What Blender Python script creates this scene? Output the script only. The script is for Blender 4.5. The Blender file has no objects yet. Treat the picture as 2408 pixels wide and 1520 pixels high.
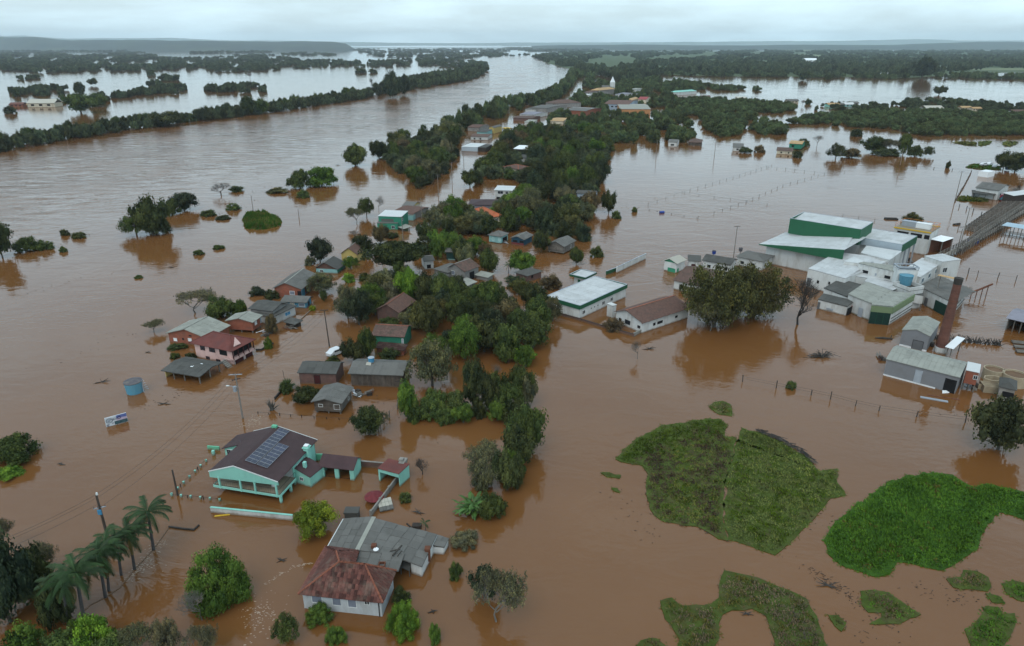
import bpy, math, random
import numpy as np
from mathutils import Vector, Matrix
random.seed(7)
C = bpy.context.scene.collection
sc = bpy.context.scene
R = math.radians
# ------------------------------------------------------------------ camera, world, sun, exposure
PITCH = 22.18
FPX = 1609.4
CAM_H = 60.0
cam_d = bpy.data.cameras.new('camera')
cam = bpy.data.objects.new('camera', cam_d)
C.objects.link(cam)
cam.location = (0, 0, CAM_H)
cam.rotation_euler = (R(90 - PITCH), 0, 0)
cam_d.sensor_width = 36
cam_d.lens = 36 * FPX / 2408
cam_d.clip_start = 0.5
cam_d.clip_end = 60000
sc.camera = cam
SUN_EL, SUN_ROT = 55, 200
w = bpy.data.worlds.new('World')
sc.world = w
w.use_nodes = True
nt = w.node_tree
for n in list(nt.nodes):
 nt.nodes.remove(n)
def N(nt, typ, **kw):
 n = nt.nodes.new(typ)
 for k, v in kw.items():
  if k in n.inputs:
   n.inputs[k].default_value = v
  else:
   setattr(n, k, v)
 return n
def L(nt, a, ai, b, bi):
 nt.links.new(a.outputs[ai], b.inputs[bi])
sky = N(nt, 'ShaderNodeTexSky', sky_type='NISHITA', sun_disc=False, sun_elevation=R(SUN_EL),
  sun_rotation=R(SUN_ROT), altitude=60, air_density=1.0, dust_density=2.5, ozone_density=1.5)
bg = N(nt, 'ShaderNodeBackground', Strength=0.09)
out = N(nt, 'ShaderNodeOutputWorld')
tc = N(nt, 'ShaderNodeTexCoord')
mp = N(nt, 'ShaderNodeMapping')
mp.inputs['Scale'].default_value = (1, 1, 5.0)
L(nt, tc, 'Generated', mp, 'Vector')
nz = N(nt, 'ShaderNodeTexNoise', Scale=4.2, Detail=7, Roughness=0.55)
nz.inputs['Distortion'].default_value = 0.25
L(nt, mp, 0, nz, 'Vector')
cr = N(nt, 'ShaderNodeMapRange')
cr.inputs['From Min'].default_value = 0.42
cr.inputs['From Max'].default_value = 0.72
cr.inputs['To Min'].default_value = 0.50
cr.inputs['To Max'].default_value = 0.88
L(nt, nz, 'Fac', cr, 'Value')
mx = N(nt, 'ShaderNodeMix', data_type='RGBA')
L(nt, cr, 0, mx, 0)
L(nt, sky, 0, mx, 6)
mx.inputs[7].default_value = (7.7, 10.0, 11.1, 1)      # lit cloud radiance
L(nt, mx, 2, bg, 'Color')
L(nt, bg, 0, out, 'Surface')
sd = bpy.data.lights.new('sun', 'SUN')
sd.energy = 0.6
sd.angle = R(35)
sd.color = (1, 0.96, 0.9)
so = bpy.data.objects.new('sun', sd)
C.objects.link(so)
_az = R(SUN_ROT)
_d = Vector((math.sin(_az) * math.cos(R(SUN_EL)), math.cos(_az) * math.cos(R(SUN_EL)), math.sin(R(SUN_EL))))
so.rotation_euler = (-_d).to_track_quat('-Z', 'Y').to_euler()
sc.view_settings.view_transform = 'Standard'
sc.view_settings.look = 'None'
sc.view_settings.exposure = 0.62
sc.view_settings.gamma = 1
sc.view_settings.use_curve_mapping = False
sc.cycles.max_bounces = 6
sc.cycles.diffuse_bounces = 3
sc.cycles.glossy_bounces = 3
sc.cycles.transmission_bounces = 2
sc.cycles.volume_bounces = 1
sc.cycles.transparent_max_bounces = 6
# ------------------------------------------------------------------ survey: picture coordinate -> place in the world
_cp, _sp = math.cos(R(PITCH)), math.sin(R(PITCH))
def P(x, y, z=0.0):
 dx = (x - 1204) / FPX
 dy = (760 - y) / FPX
 d = (dx, _cp + dy * _sp, -_sp + dy * _cp)
 t = (z - CAM_H) / d[2]
 return Vector((d[0] * t, d[1] * t, z))
def proj(v):
 rel = (v[0], v[1], v[2] - CAM_H)
 xc = rel[0]
 yc = rel[1] * _sp + rel[2] * _cp
 zc = rel[1] * _cp - rel[2] * _sp
 return 1204 + FPX * xc / zc, 760 - FPX * yc / zc, zc
ZO = {'A': (0, 620.8, .25), 'B': (602, 620.8, .25), 'C': (1204, 602, .25), 'D': (1806, 602, .25),
 '1': (602, 263.4, .25), '2': (1204, 263.4, .25), '3': (1806, 263.4, .25),
 'E': (376.25, 620.8, .1857), 'F': (564.4, 602, .1361), 'G': (940.6, 526.75, .1875),
 'H': (1062.9, 188.1, .2227), 'I': (2201, 413.9, .1238), 'J': (1015.9, 413.9, .15625),
 'K': (1542.6, 470.3, .16406), 'M': (1843.6, 470.3, .16406), 'N': (2069.4, 413.9, .16087),
 'O': (1862.4, 602, .17324), 'T': (2031.75, 714.9, .1733), 'U': (470.3, 978.25, .17968),
 'V': (658.4, 1185.2, .18562), 'W': (1655.5, 921.8, .39357), 'X': (1053.5, 921.8, .39346),
 'Y': (0, 978.25, .35642), 'Z': (470.3, 978.25, .35642), 'a': (0, 1166.4, .23274),
 'b': (771.3, 526.75, .20312), 'c': (733.7, 714.9, .29709), 'd': (1542.6, 564.4, .18565),
 'e': (0, 0, .33595), 'f': (799.5, 0, .33595), 'g': (1599, 0, .33595), 'D_': (0, 0, 1)}
def Q(k, x, y, z=0.0):
 o = ZO[k]
 return P(o[0] + x * o[2], o[1] + y * o[2], z)
def px(k, x, y):
 o = ZO[k]
 return o[0] + x * o[2], o[1] + y * o[2]
# ------------------------------------------------------------------ tags
def tag(o, label=None, cat=None, group=None, kind=None):
 if label: o['label'] = label
 if cat: o['category'] = cat
 if group: o['group'] = group
 if kind: o['kind'] = kind
 return o
def empty(name, loc=(0, 0, 0), rz=0, parent=None):
 o = bpy.data.objects.new(name, None)
 C.objects.link(o)
 o.location = loc
 o.rotation_euler = (0, 0, rz)
 o.empty_display_size = 0.2
 if parent: o.parent = parent
 return o
def thing(name, label, cat, loc=(0, 0, 0), rz=0, group=None):
 return tag(empty(name, loc, rz), label, cat, group)
# ------------------------------------------------------------------ mesh helpers
class MB:
 def __init__(s):
  s.v = []; s.f = []
 def poly(s, pts):
  i = len(s.v)
  s.v += [tuple(p) for p in pts]
  s.f.append(tuple(range(i, i + len(pts))))
  return s
 def box(s, a, b):
  x0, y0, z0 = a; x1, y1, z1 = b
  i = len(s.v)
  s.v += [(x0, y0, z0), (x1, y0, z0), (x1, y1, z0), (x0, y1, z0), (x0, y0, z1), (x1, y0, z1), (x1, y1, z1), (x0, y1, z1)]
  s.f += [(i, i+3, i+2, i+1), (i+4, i+5, i+6, i+7), (i, i+1, i+5, i+4), (i+1, i+2, i+6, i+5), (i+2, i+3, i+7, i+6), (i+3, i, i+4, i+7)]
  return s
 def bar(s, p, q, w=.1, h=None):
  h = h or w
  p = Vector(p); q = Vector(q); d = (q - p)
  if d.length < 1e-6: return s
  d.normalize()
  up = Vector((0, 0, 1)) if abs(d.z) < .95 else Vector((1, 0, 0))
  sx = d.cross(up).normalized() * (w / 2); sy = sx.cross(d).normalized() * (h / 2)
  i = len(s.v)
  for c in (p, q):
   s.v += [tuple(c - sx - sy), tuple(c + sx - sy), tuple(c + sx + sy), tuple(c - sx + sy)]
  s.f += [(i, i+1, i+2, i+3), (i+7, i+6, i+5, i+4), (i, i+4, i+5, i+1), (i+1, i+5, i+6, i+2), (i+2, i+6, i+7, i+3), (i+3, i+7, i+4, i)]
  return s
 def tube(s, pts, rad, n=6, cap=True):
  base = len(s.v); m = len(pts)
  for k, p in enumerate(pts):
   p = Vector(p)
   d = (Vector(pts[min(k+1, m-1)]) - Vector(pts[max(k-1, 0)]))
   d = d.normalized() if d.length > 1e-9 else Vector((0, 0, 1))
   up = Vector((0, 0, 1)) if abs(d.z) < .9 else Vector((1, 0, 0))
   a = d.cross(up).normalized(); b = d.cross(a)
   r = rad[k] if isinstance(rad, (list, tuple)) else rad
   for j in range(n):
    t = 2 * math.pi * j / n
    s.v.append(tuple(p + a * (r * math.cos(t)) + b * (r * math.sin(t))))
  for k in range(m - 1):
   for j in range(n):
    a0 = base + k*n + j; a1 = base + k*n + (j+1) % n
    s.f.append((a0, a1, a1 + n, a0 + n))
  if cap:
   s.f.append(tuple(base + j for j in range(n))[::-1])
   s.f.append(tuple(base + (m-1)*n + j for j in range(n)))
  return s
 def cyl(s, c, r0, z0, z1, r1=None, n=14, cap=True):
  return s.tube([(c[0], c[1], z0), (c[0], c[1], z1)], [r0, r0 if r1 is None else r1], n, cap)
 def slab(s, pts, t=.1):
  """polygon pts (3D, top side, ccw from above) given thickness t downwards"""
  i = len(s.v); n = len(pts)
  s.v += [tuple(p) for p in pts] + [(p[0], p[1], p[2] - t) for p in pts]
  s.f.append(tuple(range(i, i+n)))
  s.f.append(tuple(range(i+2*n-1, i+n-1, -1)))
  for k in range(n):
   k2 = (k+1) % n
   s.f.append((i+k, i+n+k, i+n+k2, i+k2))
  return s
 def mesh(s, name, m=None):
  me = bpy.data.meshes.new(name)
  me.from_pydata(s.v, [], s.f)
  if m: me.materials.append(m)
  return me
 def build(s, name, m=None, parent=None, loc=(0, 0, 0), rz=0):
  o = bpy.data.objects.new(name, s.mesh(name, m))
  C.objects.link(o)
  o.location = loc
  o.rotation_euler = (0, 0, rz)
  if parent: o.parent = parent
  return o
def inst(name, me, parent=None, loc=(0, 0, 0), rot=(0, 0, 0), scl=(1, 1, 1)):
 o = bpy.data.objects.new(name, me)
 C.objects.link(o)
 o.location = loc; o.rotation_euler = rot; o.scale = scl
 if parent: o.parent = parent
 return o
def fast_mesh(name, v, f, m=None, tint=None):
 """v (n,3), f (m,k) same-size faces"""
 me = bpy.data.meshes.new(name)
 v = np.asarray(v, dtype=np.float32); f = np.asarray(f, dtype=np.int32)
 k = f.shape[1]
 me.vertices.add(len(v)); me.vertices.foreach_set('co', v.ravel())
 me.loops.add(f.size); me.loops.foreach_set('vertex_index', f.ravel())
 me.polygons.add(len(f))
 me.polygons.foreach_set('loop_start', np.arange(0, f.size, k, dtype=np.int32))
 me.polygons.foreach_set('loop_total', np.full(len(f), k, dtype=np.int32))
 if tint is not None:
  a = me.attributes.new('tint', 'FLOAT', 'FACE')
  a.data.foreach_set('value', np.asarray(tint, dtype=np.float32))
 me.update()
 me.validate()
 if m: me.materials.append(m)
 return me
def inside(poly, x, y):
 c = False; n = len(poly); j = n - 1
 for i in range(n):
  xi, yi = poly[i][0], poly[i][1]; xj, yj = poly[j][0], poly[j][1]
  if (yi > y) != (yj > y) and x < (xj - xi) * (y - yi) / (yj - yi) + xi:
   c = not c
  j = i
 return c
def inside_np(poly, X, Y):
 c = np.zeros(X.shape, bool); n = len(poly); j = n - 1
 for i in range(n):
  xi, yi = poly[i][0], poly[i][1]; xj, yj = poly[j][0], poly[j][1]
  if yi != yj:
   m = ((yi > Y) != (yj > Y)) & (X < (xj - xi) * (Y - yi) / (yj - yi) + xi)
   c ^= m
  j = i
 return c
def dist_np(line, X, Y):
 best = np.full(X.shape, 1e9)
 for (a, b) in zip(line[:-1], line[1:]):
  ax, ay, bx, by = a[0], a[1], b[0], b[1]
  dx, dy = bx - ax, by - ay
  t = np.clip(((X - ax) * dx + (Y - ay) * dy) / (dx*dx + dy*dy + 1e-9), 0, 1)
  best = np.minimum(best, np.hypot(X - ax - t*dx, Y - ay - t*dy))
 return best
# ------------------------------------------------------------------ materials
M = {}
def mat(name, col, rough=.8, var=.12, nscale=.6, dirt=None, dirtamt=.35, dscale=.35, bump=0, bscale=6, metal=0, wave=None, objvar=.1, spec=.3, streak=False):
 m = bpy.data.materials.new(name)
 m.use_nodes = True
 nt = m.node_tree
 b = nt.nodes['Principled BSDF']
 b.inputs['Roughness'].default_value = rough
 b.inputs['Metallic'].default_value = metal
 b.inputs['Specular IOR Level'].default_value = spec
 tc = N(nt, 'ShaderNodeTexCoord')
 geo = N(nt, 'ShaderNodeNewGeometry')
 n1 = N(nt, 'ShaderNodeTexNoise', Scale=nscale, Detail=5, Roughness=.6)
 L(nt, geo, 'Position', n1, 'Vector')
 mr = N(nt, 'ShaderNodeMapRange')
 mr.inputs['From Min'].default_value = .3; mr.inputs['From Max'].default_value = .7
 mr.inputs['To Min'].default_value = 1 - var; mr.inputs['To Max'].default_value = 1 + var
 L(nt, n1, 'Fac', mr, 'Value')
 oi = N(nt, 'ShaderNodeObjectInfo')
 mo = N(nt, 'ShaderNodeMapRange')
 mo.inputs['To Min'].default_value = 1 - objvar; mo.inputs['To Max'].default_value = 1 + objvar
 L(nt, oi, 'Random', mo, 'Value')
 mu = N(nt, 'ShaderNodeMath', operation='MULTIPLY')
 L(nt, mr, 0, mu, 0); L(nt, mo, 0, mu, 1)
 vm = N(nt, 'ShaderNodeVectorMath', operation='SCALE')
 vm.inputs[0].default_value = col[:3]
 L(nt, mu, 0, vm, 'Scale')
 src = (vm, 0)
 if dirt:
  n2 = N(nt, 'ShaderNodeTexNoise', Scale=dscale, Detail=8, Roughness=.7)
  if streak:
   mp = N(nt, 'ShaderNodeMapping')
   mp.inputs['Scale'].default_value = (6, 1, 1) if streak == 'x' else (1, 1, .25)
   L(nt, tc, 'Object', mp, 'Vector')
   L(nt, mp, 0, n2, 'Vector')
  else:
   L(nt, geo, 'Position', n2, 'Vector')
  m2 = N(nt, 'ShaderNodeMapRange')
  m2.inputs['From Min'].default_value = .48; m2.inputs['From Max'].default_value = .66
  m2.inputs['To Min'].default_value = 0; m2.inputs['To Max'].default_value = dirtamt
  L(nt, n2, 'Fac', m2, 'Value')
  mx = N(nt, 'ShaderNodeMix', data_type='RGBA')
  L(nt, m2, 0, mx, 0)
  L(nt, vm, 0, mx, 6)
  mx.inputs[7].default_value = (*dirt, 1)
  src = (mx, 2)
 if 'wall' in name or name in ('concrete', 'forest_green', 'pole_concrete'):
  sp = N(nt, 'ShaderNodeSeparateXYZ'); L(nt, geo, 'Position', sp, 0)
  ns = N(nt, 'ShaderNodeTexNoise', Scale=1.4, Detail=3); L(nt, geo, 'Position', ns, 'Vector')
  ad = N(nt, 'ShaderNodeMath', operation='MULTIPLY_ADD'); ad.inputs[1].default_value = -.5; L(nt, ns, 'Fac', ad, 0); L(nt, sp, 2, ad, 2)
  ms = N(nt, 'ShaderNodeMapRange'); ms.inputs['From Min'].default_value = -.12; ms.inputs['From Max'].default_value = .14
  ms.inputs['To Min'].default_value = .75; ms.inputs['To Max'].default_value = 0; L(nt, ad, 0, ms, 'Value')
  m9 = N(nt, 'ShaderNodeMix', data_type='RGBA'); L(nt, ms, 0, m9, 0); L(nt, src[0], src[1], m9, 6); m9.inputs[7].default_value = (.16, .095, .05, 1)
  src = (m9, 2)
 L(nt, src[0], src[1], b, 'Base Color')
 h = None
 if bump:
  n3 = N(nt, 'ShaderNodeTexNoise', Scale=bscale, Detail=4)
  L(nt, tc, 'Object', n3, 'Vector')
  h = (n3, 'Fac')
  bp = N(nt, 'ShaderNodeBump', Strength=bump)
  bp.inputs['Distance'].default_value = .05
  L(nt, h[0], h[1], bp, 'Height')
  L(nt, bp, 0, b, 'Normal')
 if wave:
  wv = N(nt, 'ShaderNodeTexWave', Scale=wave[0], bands_direction=wave[1])
  wv.inputs['Distortion'].default_value = 0.0
  L(nt, tc, 'Object', wv, 'Vector')
  bp = N(nt, 'ShaderNodeBump', Strength=wave[2])
  bp.inputs['Distance'].default_value = .04
  L(nt, wv, 'Fac', bp, 'Height')
  L(nt, bp, 0, b, 'Normal')
 M[name] = m
 return m
DIRT = (.05, .042, .032)
mat('grey_sheet', (.135, .13, .118), .9, .16, .5, (.07, .068, .06), .6, .5, wave=(3.2, 'X', .5), objvar=.14)
mat('dark_sheet', (.082, .080, .072), .9, .18, .5, (.045, .043, .038), .6, .5, wave=(3.2, 'X', .5), objvar=.16)
mat('pale_sheet', (.28, .28, .24), .85, .1, .5, (.14, .14, .12), .5, .5, wave=(3.2, 'X', .4), objvar=.1)
mat('white_metal_sheet', (.52, .535, .525), .55, .05, .3, (.36, .37, .36), .45, .3, wave=(1.2, 'X', .25), objvar=.04)
mat('plant_roof', (.46, .47, .465), .6, .06, .25, (.28, .27, .25), .5, .35, wave=(1.2, 'X', .25), objvar=.07)
mat('grey_green_sheet', (.27, .275, .24), .85, .07, .3, (.16, .16, .14), .5, .4, wave=(1.6, 'X', .4), objvar=.05)
mat('plum_roof', (.052, .029, .029), .7, .14, .7, (.035, .02, .024), .4, .8, wave=(3.0, 'X', .45), objvar=.05)
mat('plum_tile', (.058, .030, .031), .7, .14, .7, (.035, .02, .024), .4, .8, wave=(2.2, 'Y', .7), objvar=.05)
mat('red_tile', (.15, .045, .036), .8, .2, 1.2, (.05, .03, .03), .5, .6, wave=(2.4, 'X', .5), objvar=.1)
mat('old_tile', (.088, .034, .026), .92, .35, 2.5, (.15, .125, .095), .55, .45, bump=.6, bscale=3, objvar=.6)
mat('mossy_tile', (.115, .068, .054), .92, .3, 2, (.05, .05, .035), .7, .8, wave=(2.4, 'X', .6), objvar=.1)
mat('brown_tile', (.12, .066, .050), .9, .25, 2, (.07, .05, .04), .6, .8, wave=(2.4, 'X', .6), objvar=.1)
mat('orange_tile', (.42, .115, .045), .8, .12, 2, (.22, .08, .05), .4, .8, wave=(2.4, 'X', .5), objvar=.08)
mat('ridge_tile', (.24, .085, .05), .85, .25, 2, objvar=.25)
mat('white_wall', (.55, .56, .54), .8, .05, .5, (.25, .21, .17), .5, .45, streak='z')
mat('cream_wall', (.55, .50, .38), .8, .06, .5, (.25, .2, .14), .5, .5, streak='z')
mat('offwhite_wood', (.50, .53, .54), .8, .08, .6, (.22, .2, .17), .5, .5, wave=(2.4, 'X', .5), streak='z')
mat('grey_wall', (.24, .23, .215), .9, .12, .7, (.11, .1, .085), .55, .6, bump=.2)
mat('concrete', (.25, .235, .21), .9, .15, .8, (.10, .085, .065), .6, .6, bump=.25)
mat('grey_metal_wall', (.20, .205, .215), .75, .05, .4, (.14, .135, .13), .4, .4, wave=(1.6, 'X', .35))
mat('lavender_wall', (.22, .215, .25), .85, .07, .6, (.14, .12, .12), .4, .5)
mat('mint_wall', (.25, .55, .46), .75, .05, .5, (.15, .3, .24), .35, .4, streak='z')
mat('deep_mint_wall', (.13, .42, .26), .75, .05, .5, (.1, .28, .18), .3, .4)
mat('teal_wall', (.03, .20, .125), .85, .1, .6, (.02, .09, .06), .5, .5)
mat('dark_teal_wall', (.012, .05, .045), .85, .12, .6, DIRT, .4, .5)
mat('cyan_wall', (.24, .46, .45), .8, .07, .6, (.16, .26, .25), .4, .5, wave=(2.4, 'X', .3))
mat('blue_wall', (.07, .23, .33), .85, .1, .6, (.06, .12, .16), .5, .5)
mat('dark_blue_wall', (.02, .07, .11), .85, .1, .6, DIRT, .3, .5)
mat('red_wall', (.17, .035, .03), .85, .1, .6, DIRT, .4, .5)
mat('pink_wall', (.55, .37, .335), .8, .06, .5, (.3, .2, .17), .45, .5, streak='z')
mat('yellow_wall', (.50, .38, .13), .8, .07, .5, (.3, .22, .1), .4, .5)
mat('brick_wall', (.24, .080, .048), .9, .16, 1.2, (.13, .075, .055), .5, .7, bump=.35, bscale=8)
mat('old_brick_wall', (.135, .075, .062), .9, .2, 1.2, (.09, .075, .065), .6, .7, bump=.35, bscale=8)
mat('chimney_brick', (.135, .060, .043), .9, .14, 1.6, (.07, .035, .03), .6, .35, bump=.3, bscale=9)
mat('wood_wall', (.085, .066, .052), .92, .3, 1.5, (.17, .15, .13), .5, .9, wave=(3.0, 'X', .6), streak='z', objvar=.22)
mat('grey_wood', (.16, .145, .125), .92, .25, 1.5, (.08, .07, .06), .5, .9, objvar=.25)
mat('dark_wood', (.045, .036, .03), .92, .25, 1.5, objvar=.2)
mat('forest_green', (.016, .095, .045), .6, .06, .3, (.012, .06, .03), .3, .4)
mat('dark_green_door', (.006, .03, .022), .6, .1, .5)
mat('sage_green', (.17, .23, .12), .75, .06, .4, (.1, .14, .08), .4, .4)
mat('green_paint', (.035, .23, .13), .7, .08, .5)
mat('bright_white', (.74, .76, .76), .5, .03, .4)
mat('dark_opening', (.008, .008, .009), .9, .1, 1)
mat('glass', (.02, .026, .034), .15, .05, 1, spec=.6)
mat('pale_shutter', (.17, .19, .23), .6, .1, 1)
mat('grey_door', (.13, .135, .14), .7, .1, 1)
mat('frame_white', (.6, .62, .6), .6, .05, 1)
mat('frame_dark', (.03, .025, .025), .6, .05, 1)
mat('maroon_door', (.05, .012, .013), .6, .1, 1)
mat('plastic_blue', (.05, .24, .42), .45, .08, .8, (.2, .3, .33), .3, .9)
mat('tank_blue', (.085, .25, .34), .5, .08, 1.2, (.18, .3, .32), .4, .9, streak='z')
mat('cobalt', (.02, .05, .25), .45, .05, 1)
mat('tank_lid', (.085, .08, .09), .85, .2, 1.5, (.2, .17, .12), .5, 1.5)
mat('rust', (.13, .05, .028), .9, .2, 1)
mat('pole_concrete', (.20, .18, .16), .9, .15, 1.2)
mat('pole_wood', (.07, .055, .045), .92, .2, 1.2)
mat('galvanised', (.30, .33, .36), .5, .08, 1)
mat('wire', (.03, .028, .027), .7, .05, 1)
mat('solar_cell', (.018, .02, .045), .18, .25, .8, spec=.7, objvar=.25)
mat('solar_frame', (.24, .25, .27), .5, .05, 1)
mat('palapa_red', (.16, .028, .032), .85, .15, 1.5, (.08, .02, .02), .5, 2)
mat('yellow_paint', (.60, .38, .03), .6, .06, .8)
mat('orange_paint', (.5, .17, .04), .6, .06, .8)
mat('floor_tile', (.24, .20, .14), .7, .1, 1)
mat('bark', (.085, .075, .062), .95, .3, 2, bump=.5, bscale=10)
mat('pale_bark', (.16, .15, .13), .95, .3, 2)
mat('twigs', (.125, .115, .10), .95, .25, 1, objvar=.2)
mat('dark_twigs', (.045, .04, .035), .95, .25, 1, objvar=.2)
mat('palm_trunk', (.085, .080, .078), .92, .2, 2, wave=(1.2, 'Z', .8))
mat('palm_leaf', (.030, .062, .018), .6, .25, 1.2, objvar=.3)
mat('palm_leaf_old', (.12, .085, .02), .7, .25, 1.2, objvar=.3)
mat('banana_leaf', (.05, .115, .02), .45, .25, 1.4, (.15, .12, .03), .3, 1.5, objvar=.3)
mat('foam', (.36, .27, .20), .8, .1, 1)
mat('red_gas', (.35, .02, .02), .5, .05, 1)
mat('vehicle_pink', (.45, .05, .10), .3, .05, 1)
mat('vehicle_teal', (.03, .12, .16), .3, .05, 1)
mat('vehicle_white', (.6, .62, .63), .3, .04, 1)
mat('rubber', (.015, .015, .015), .8, .1, 1)
mat('sandy_pale', (.40, .38, .32), .85, .08, .5, (.25, .22, .18), .4, .5)
mat('ground_grass', (.055, .085, .028), .95, .3, .15, (.1, .085, .05), .5, .05)
mat('far_field', (.10, .13, .06), .95, .35, .002, (.03, .05, .03), .8, .0015)
mat('mud', (.14, .085, .05), .9, .2, .5)
mat('sign_white', (.55, .58, .6), .5, .04, .5)
mat('sign_blue', (.10, .13, .32), .5, .1, .8)
mat('sign_navy', (.025, .03, .09), .5, .05, .8)
mat('sign_grey', (.17, .20, .24), .5, .1, 1)
mat('sign_teal', (.05, .10, .11), .5, .4, 2.5)
mat('sign_pink', (.42, .34, .42), .5, .05, .8)
def foliage_mat(name, col=None, lo=.6, hi=1.65, rough=.75):
 if name[:5] == 'blade': lo, hi = .62, 1.35
 m = bpy.data.materials.new(name)
 m.use_nodes = True
 nt = m.node_tree
 b = nt.nodes['Principled BSDF']
 b.inputs['Roughness'].default_value = rough
 b.inputs['Specular IOR Level'].default_value = .04
 at = N(nt, 'ShaderNodeAttribute', attribute_name='tint')
 mr = N(nt, 'ShaderNodeMapRange')
 mr.inputs['To Min'].default_value = lo; mr.inputs['To Max'].default_value = hi
 L(nt, at, 'Fac', mr, 'Value')
 oi = N(nt, 'ShaderNodeObjectInfo')
 geo = N(nt, 'ShaderNodeNewGeometry')
 n1 = N(nt, 'ShaderNodeTexNoise', Scale=.12, Detail=3)
 L(nt, geo, 'Position', n1, 'Vector')
 m2 = N(nt, 'ShaderNodeMapRange')
 m2.inputs['From Min'].default_value = .3; m2.inputs['From Max'].default_value = .7
 m2.inputs['To Min'].default_value = .75; m2.inputs['To Max'].default_value = 1.3
 L(nt, n1, 'Fac', m2, 'Value')
 mu = N(nt, 'ShaderNodeMath', operation='MULTIPLY')
 L(nt, mr, 0, mu, 0); L(nt, m2, 0, mu, 1)
 vm = N(nt, 'ShaderNodeVectorMath', operation='SCALE')
 if col is None:
  L(nt, oi, 'Color', vm, 0)
 else:
  hs = N(nt, 'ShaderNodeHueSaturation')
  hs.inputs['Color'].default_value = (*col, 1)
  m3 = N(nt, 'ShaderNodeMapRange')
  m3.inputs['To Min'].default_value = .465; m3.inputs['To Max'].default_value = .52
  m5 = N(nt, 'ShaderNodeMapRange'); m5.inputs['To Min'].default_value = .55; m5.inputs['To Max'].default_value = 1.5
  L(nt, oi, 'Random', m5, 'Value'); L(nt, m5, 0, hs, 'Value')
  L(nt, oi, 'Random', m3, 'Value')
  L(nt, m3, 0, hs, 'Hue')
  L(nt, hs, 0, vm, 0)
 L(nt, mu, 0, vm, 'Scale')
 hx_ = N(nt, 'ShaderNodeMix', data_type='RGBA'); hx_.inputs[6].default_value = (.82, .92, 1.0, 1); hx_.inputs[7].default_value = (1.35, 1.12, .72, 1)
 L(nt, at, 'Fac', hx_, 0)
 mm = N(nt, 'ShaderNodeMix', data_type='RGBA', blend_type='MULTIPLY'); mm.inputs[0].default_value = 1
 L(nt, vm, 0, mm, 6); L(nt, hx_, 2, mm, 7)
 L(nt, mm, 2, b, 'Base Color')
 M[name] = m
 return m
foliage_mat('leaves')
foliage_mat('wood_far', (.054, .070, .044), .6, 1.4)
foliage_mat('wood_scrub', (.062, .086, .044), .6, 1.4)
foliage_mat('wood_bluegum', (0.039, 0.057, 0.044), .6, 1.4)
foliage_mat('blades_bright', (.050, .100, .014))
foliage_mat('blades_dull', (.100, .112, .034))
foliage_mat('blades_dead', (.125, .100, .062))
m = bpy.data.materials.new('flood_water'); m.use_nodes = True
nt = m.node_tree; b = nt.nodes['Principled BSDF']
geo = N(nt, 'ShaderNodeNewGeometry')
at = N(nt, 'ShaderNodeAttribute', attribute_name='current')
n0 = N(nt, 'ShaderNodeTexNoise', Scale=.018, Detail=4, Roughness=.6)
L(nt, geo, 'Position', n0, 'Vector')
cmx = N(nt, 'ShaderNodeMix', data_type='RGBA')
mr0 = N(nt, 'ShaderNodeMapRange'); mr0.inputs['From Min'].default_value = .35; mr0.inputs['From Max'].default_value = .65
L(nt, n0, 'Fac', mr0, 'Value')
L(nt, mr0, 0, cmx, 0)
cmx.inputs[6].default_value = (.142, .060, .018, 1)
cmx.inputs[7].default_value = (.165, .073, .025, 1)
L(nt, cmx, 2, b, 'Base Color')
b.inputs['IOR'].default_value = 1.43
b.inputs['Specular IOR Level'].default_value = .5
mpA = N(nt, 'ShaderNodeMapping'); mpA.inputs['Scale'].default_value = (.55, 1, 1); mpA.inputs['Rotation'].default_value = (0, 0, .35)
L(nt, geo, 'Position', mpA, 'Vector')
nA = N(nt, 'ShaderNodeTexNoise', Scale=1.1, Detail=3, Roughness=.55)
L(nt, mpA, 0, nA, 'Vector')
nB = N(nt, 'ShaderNodeTexNoise', Scale=.16, Detail=4, Roughness=.6, Distortion=1.2)
L(nt, mpA, 0, nB, 'Vector')
nC = N(nt, 'ShaderNodeTexNoise', Scale=.03, Detail=3, Roughness=.6, Distortion=.6)
L(nt, geo, 'Position', nC, 'Vector')
mC = N(nt, 'ShaderNodeMapRange'); mC.inputs['From Min'].default_value = .42; mC.inputs['From Max'].default_value = .62
mC.inputs['To Min'].default_value = .25; mC.inputs['To Max'].default_value = 1.0
L(nt, nC, 'Fac', mC, 'Value')
sA = N(nt, 'ShaderNodeMapRange'); sA.inputs['To Min'].default_value = .030; sA.inputs['To Max'].default_value = .14
L(nt, at, 'Fac', sA, 'Value')
mulA = N(nt, 'ShaderNodeMath', operation='MULTIPLY'); L(nt, nA, 'Fac', mulA, 0); L(nt, mC, 0, mulA, 1)
mulA2 = N(nt, 'ShaderNodeMath', operation='MULTIPLY'); L(nt, mulA, 0, mulA2, 0); L(nt, sA, 0, mulA2, 1)
sB = N(nt, 'ShaderNodeMapRange'); sB.inputs['To Min'].default_value = .05; sB.inputs['To Max'].default_value = .62
L(nt, at, 'Fac', sB, 'Value')
mulB = N(nt, 'ShaderNodeMath', operation='MULTIPLY'); L(nt, nB, 'Fac', mulB, 0); L(nt, sB, 0, mulB, 1)
ad = N(nt, 'ShaderNodeMath', operation='ADD'); L(nt, mulA2, 0, ad, 0); L(nt, mulB, 0, ad, 1)
bp = N(nt, 'ShaderNodeBump', Strength=1.0); bp.inputs['Distance'].default_value = 1.0
L(nt, ad, 0, bp, 'Height'); L(nt, bp, 0, b, 'Normal')
rr = N(nt, 'ShaderNodeMapRange'); rr.inputs['To Min'].default_value = .03; rr.inputs['To Max'].default_value = .2
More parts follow.
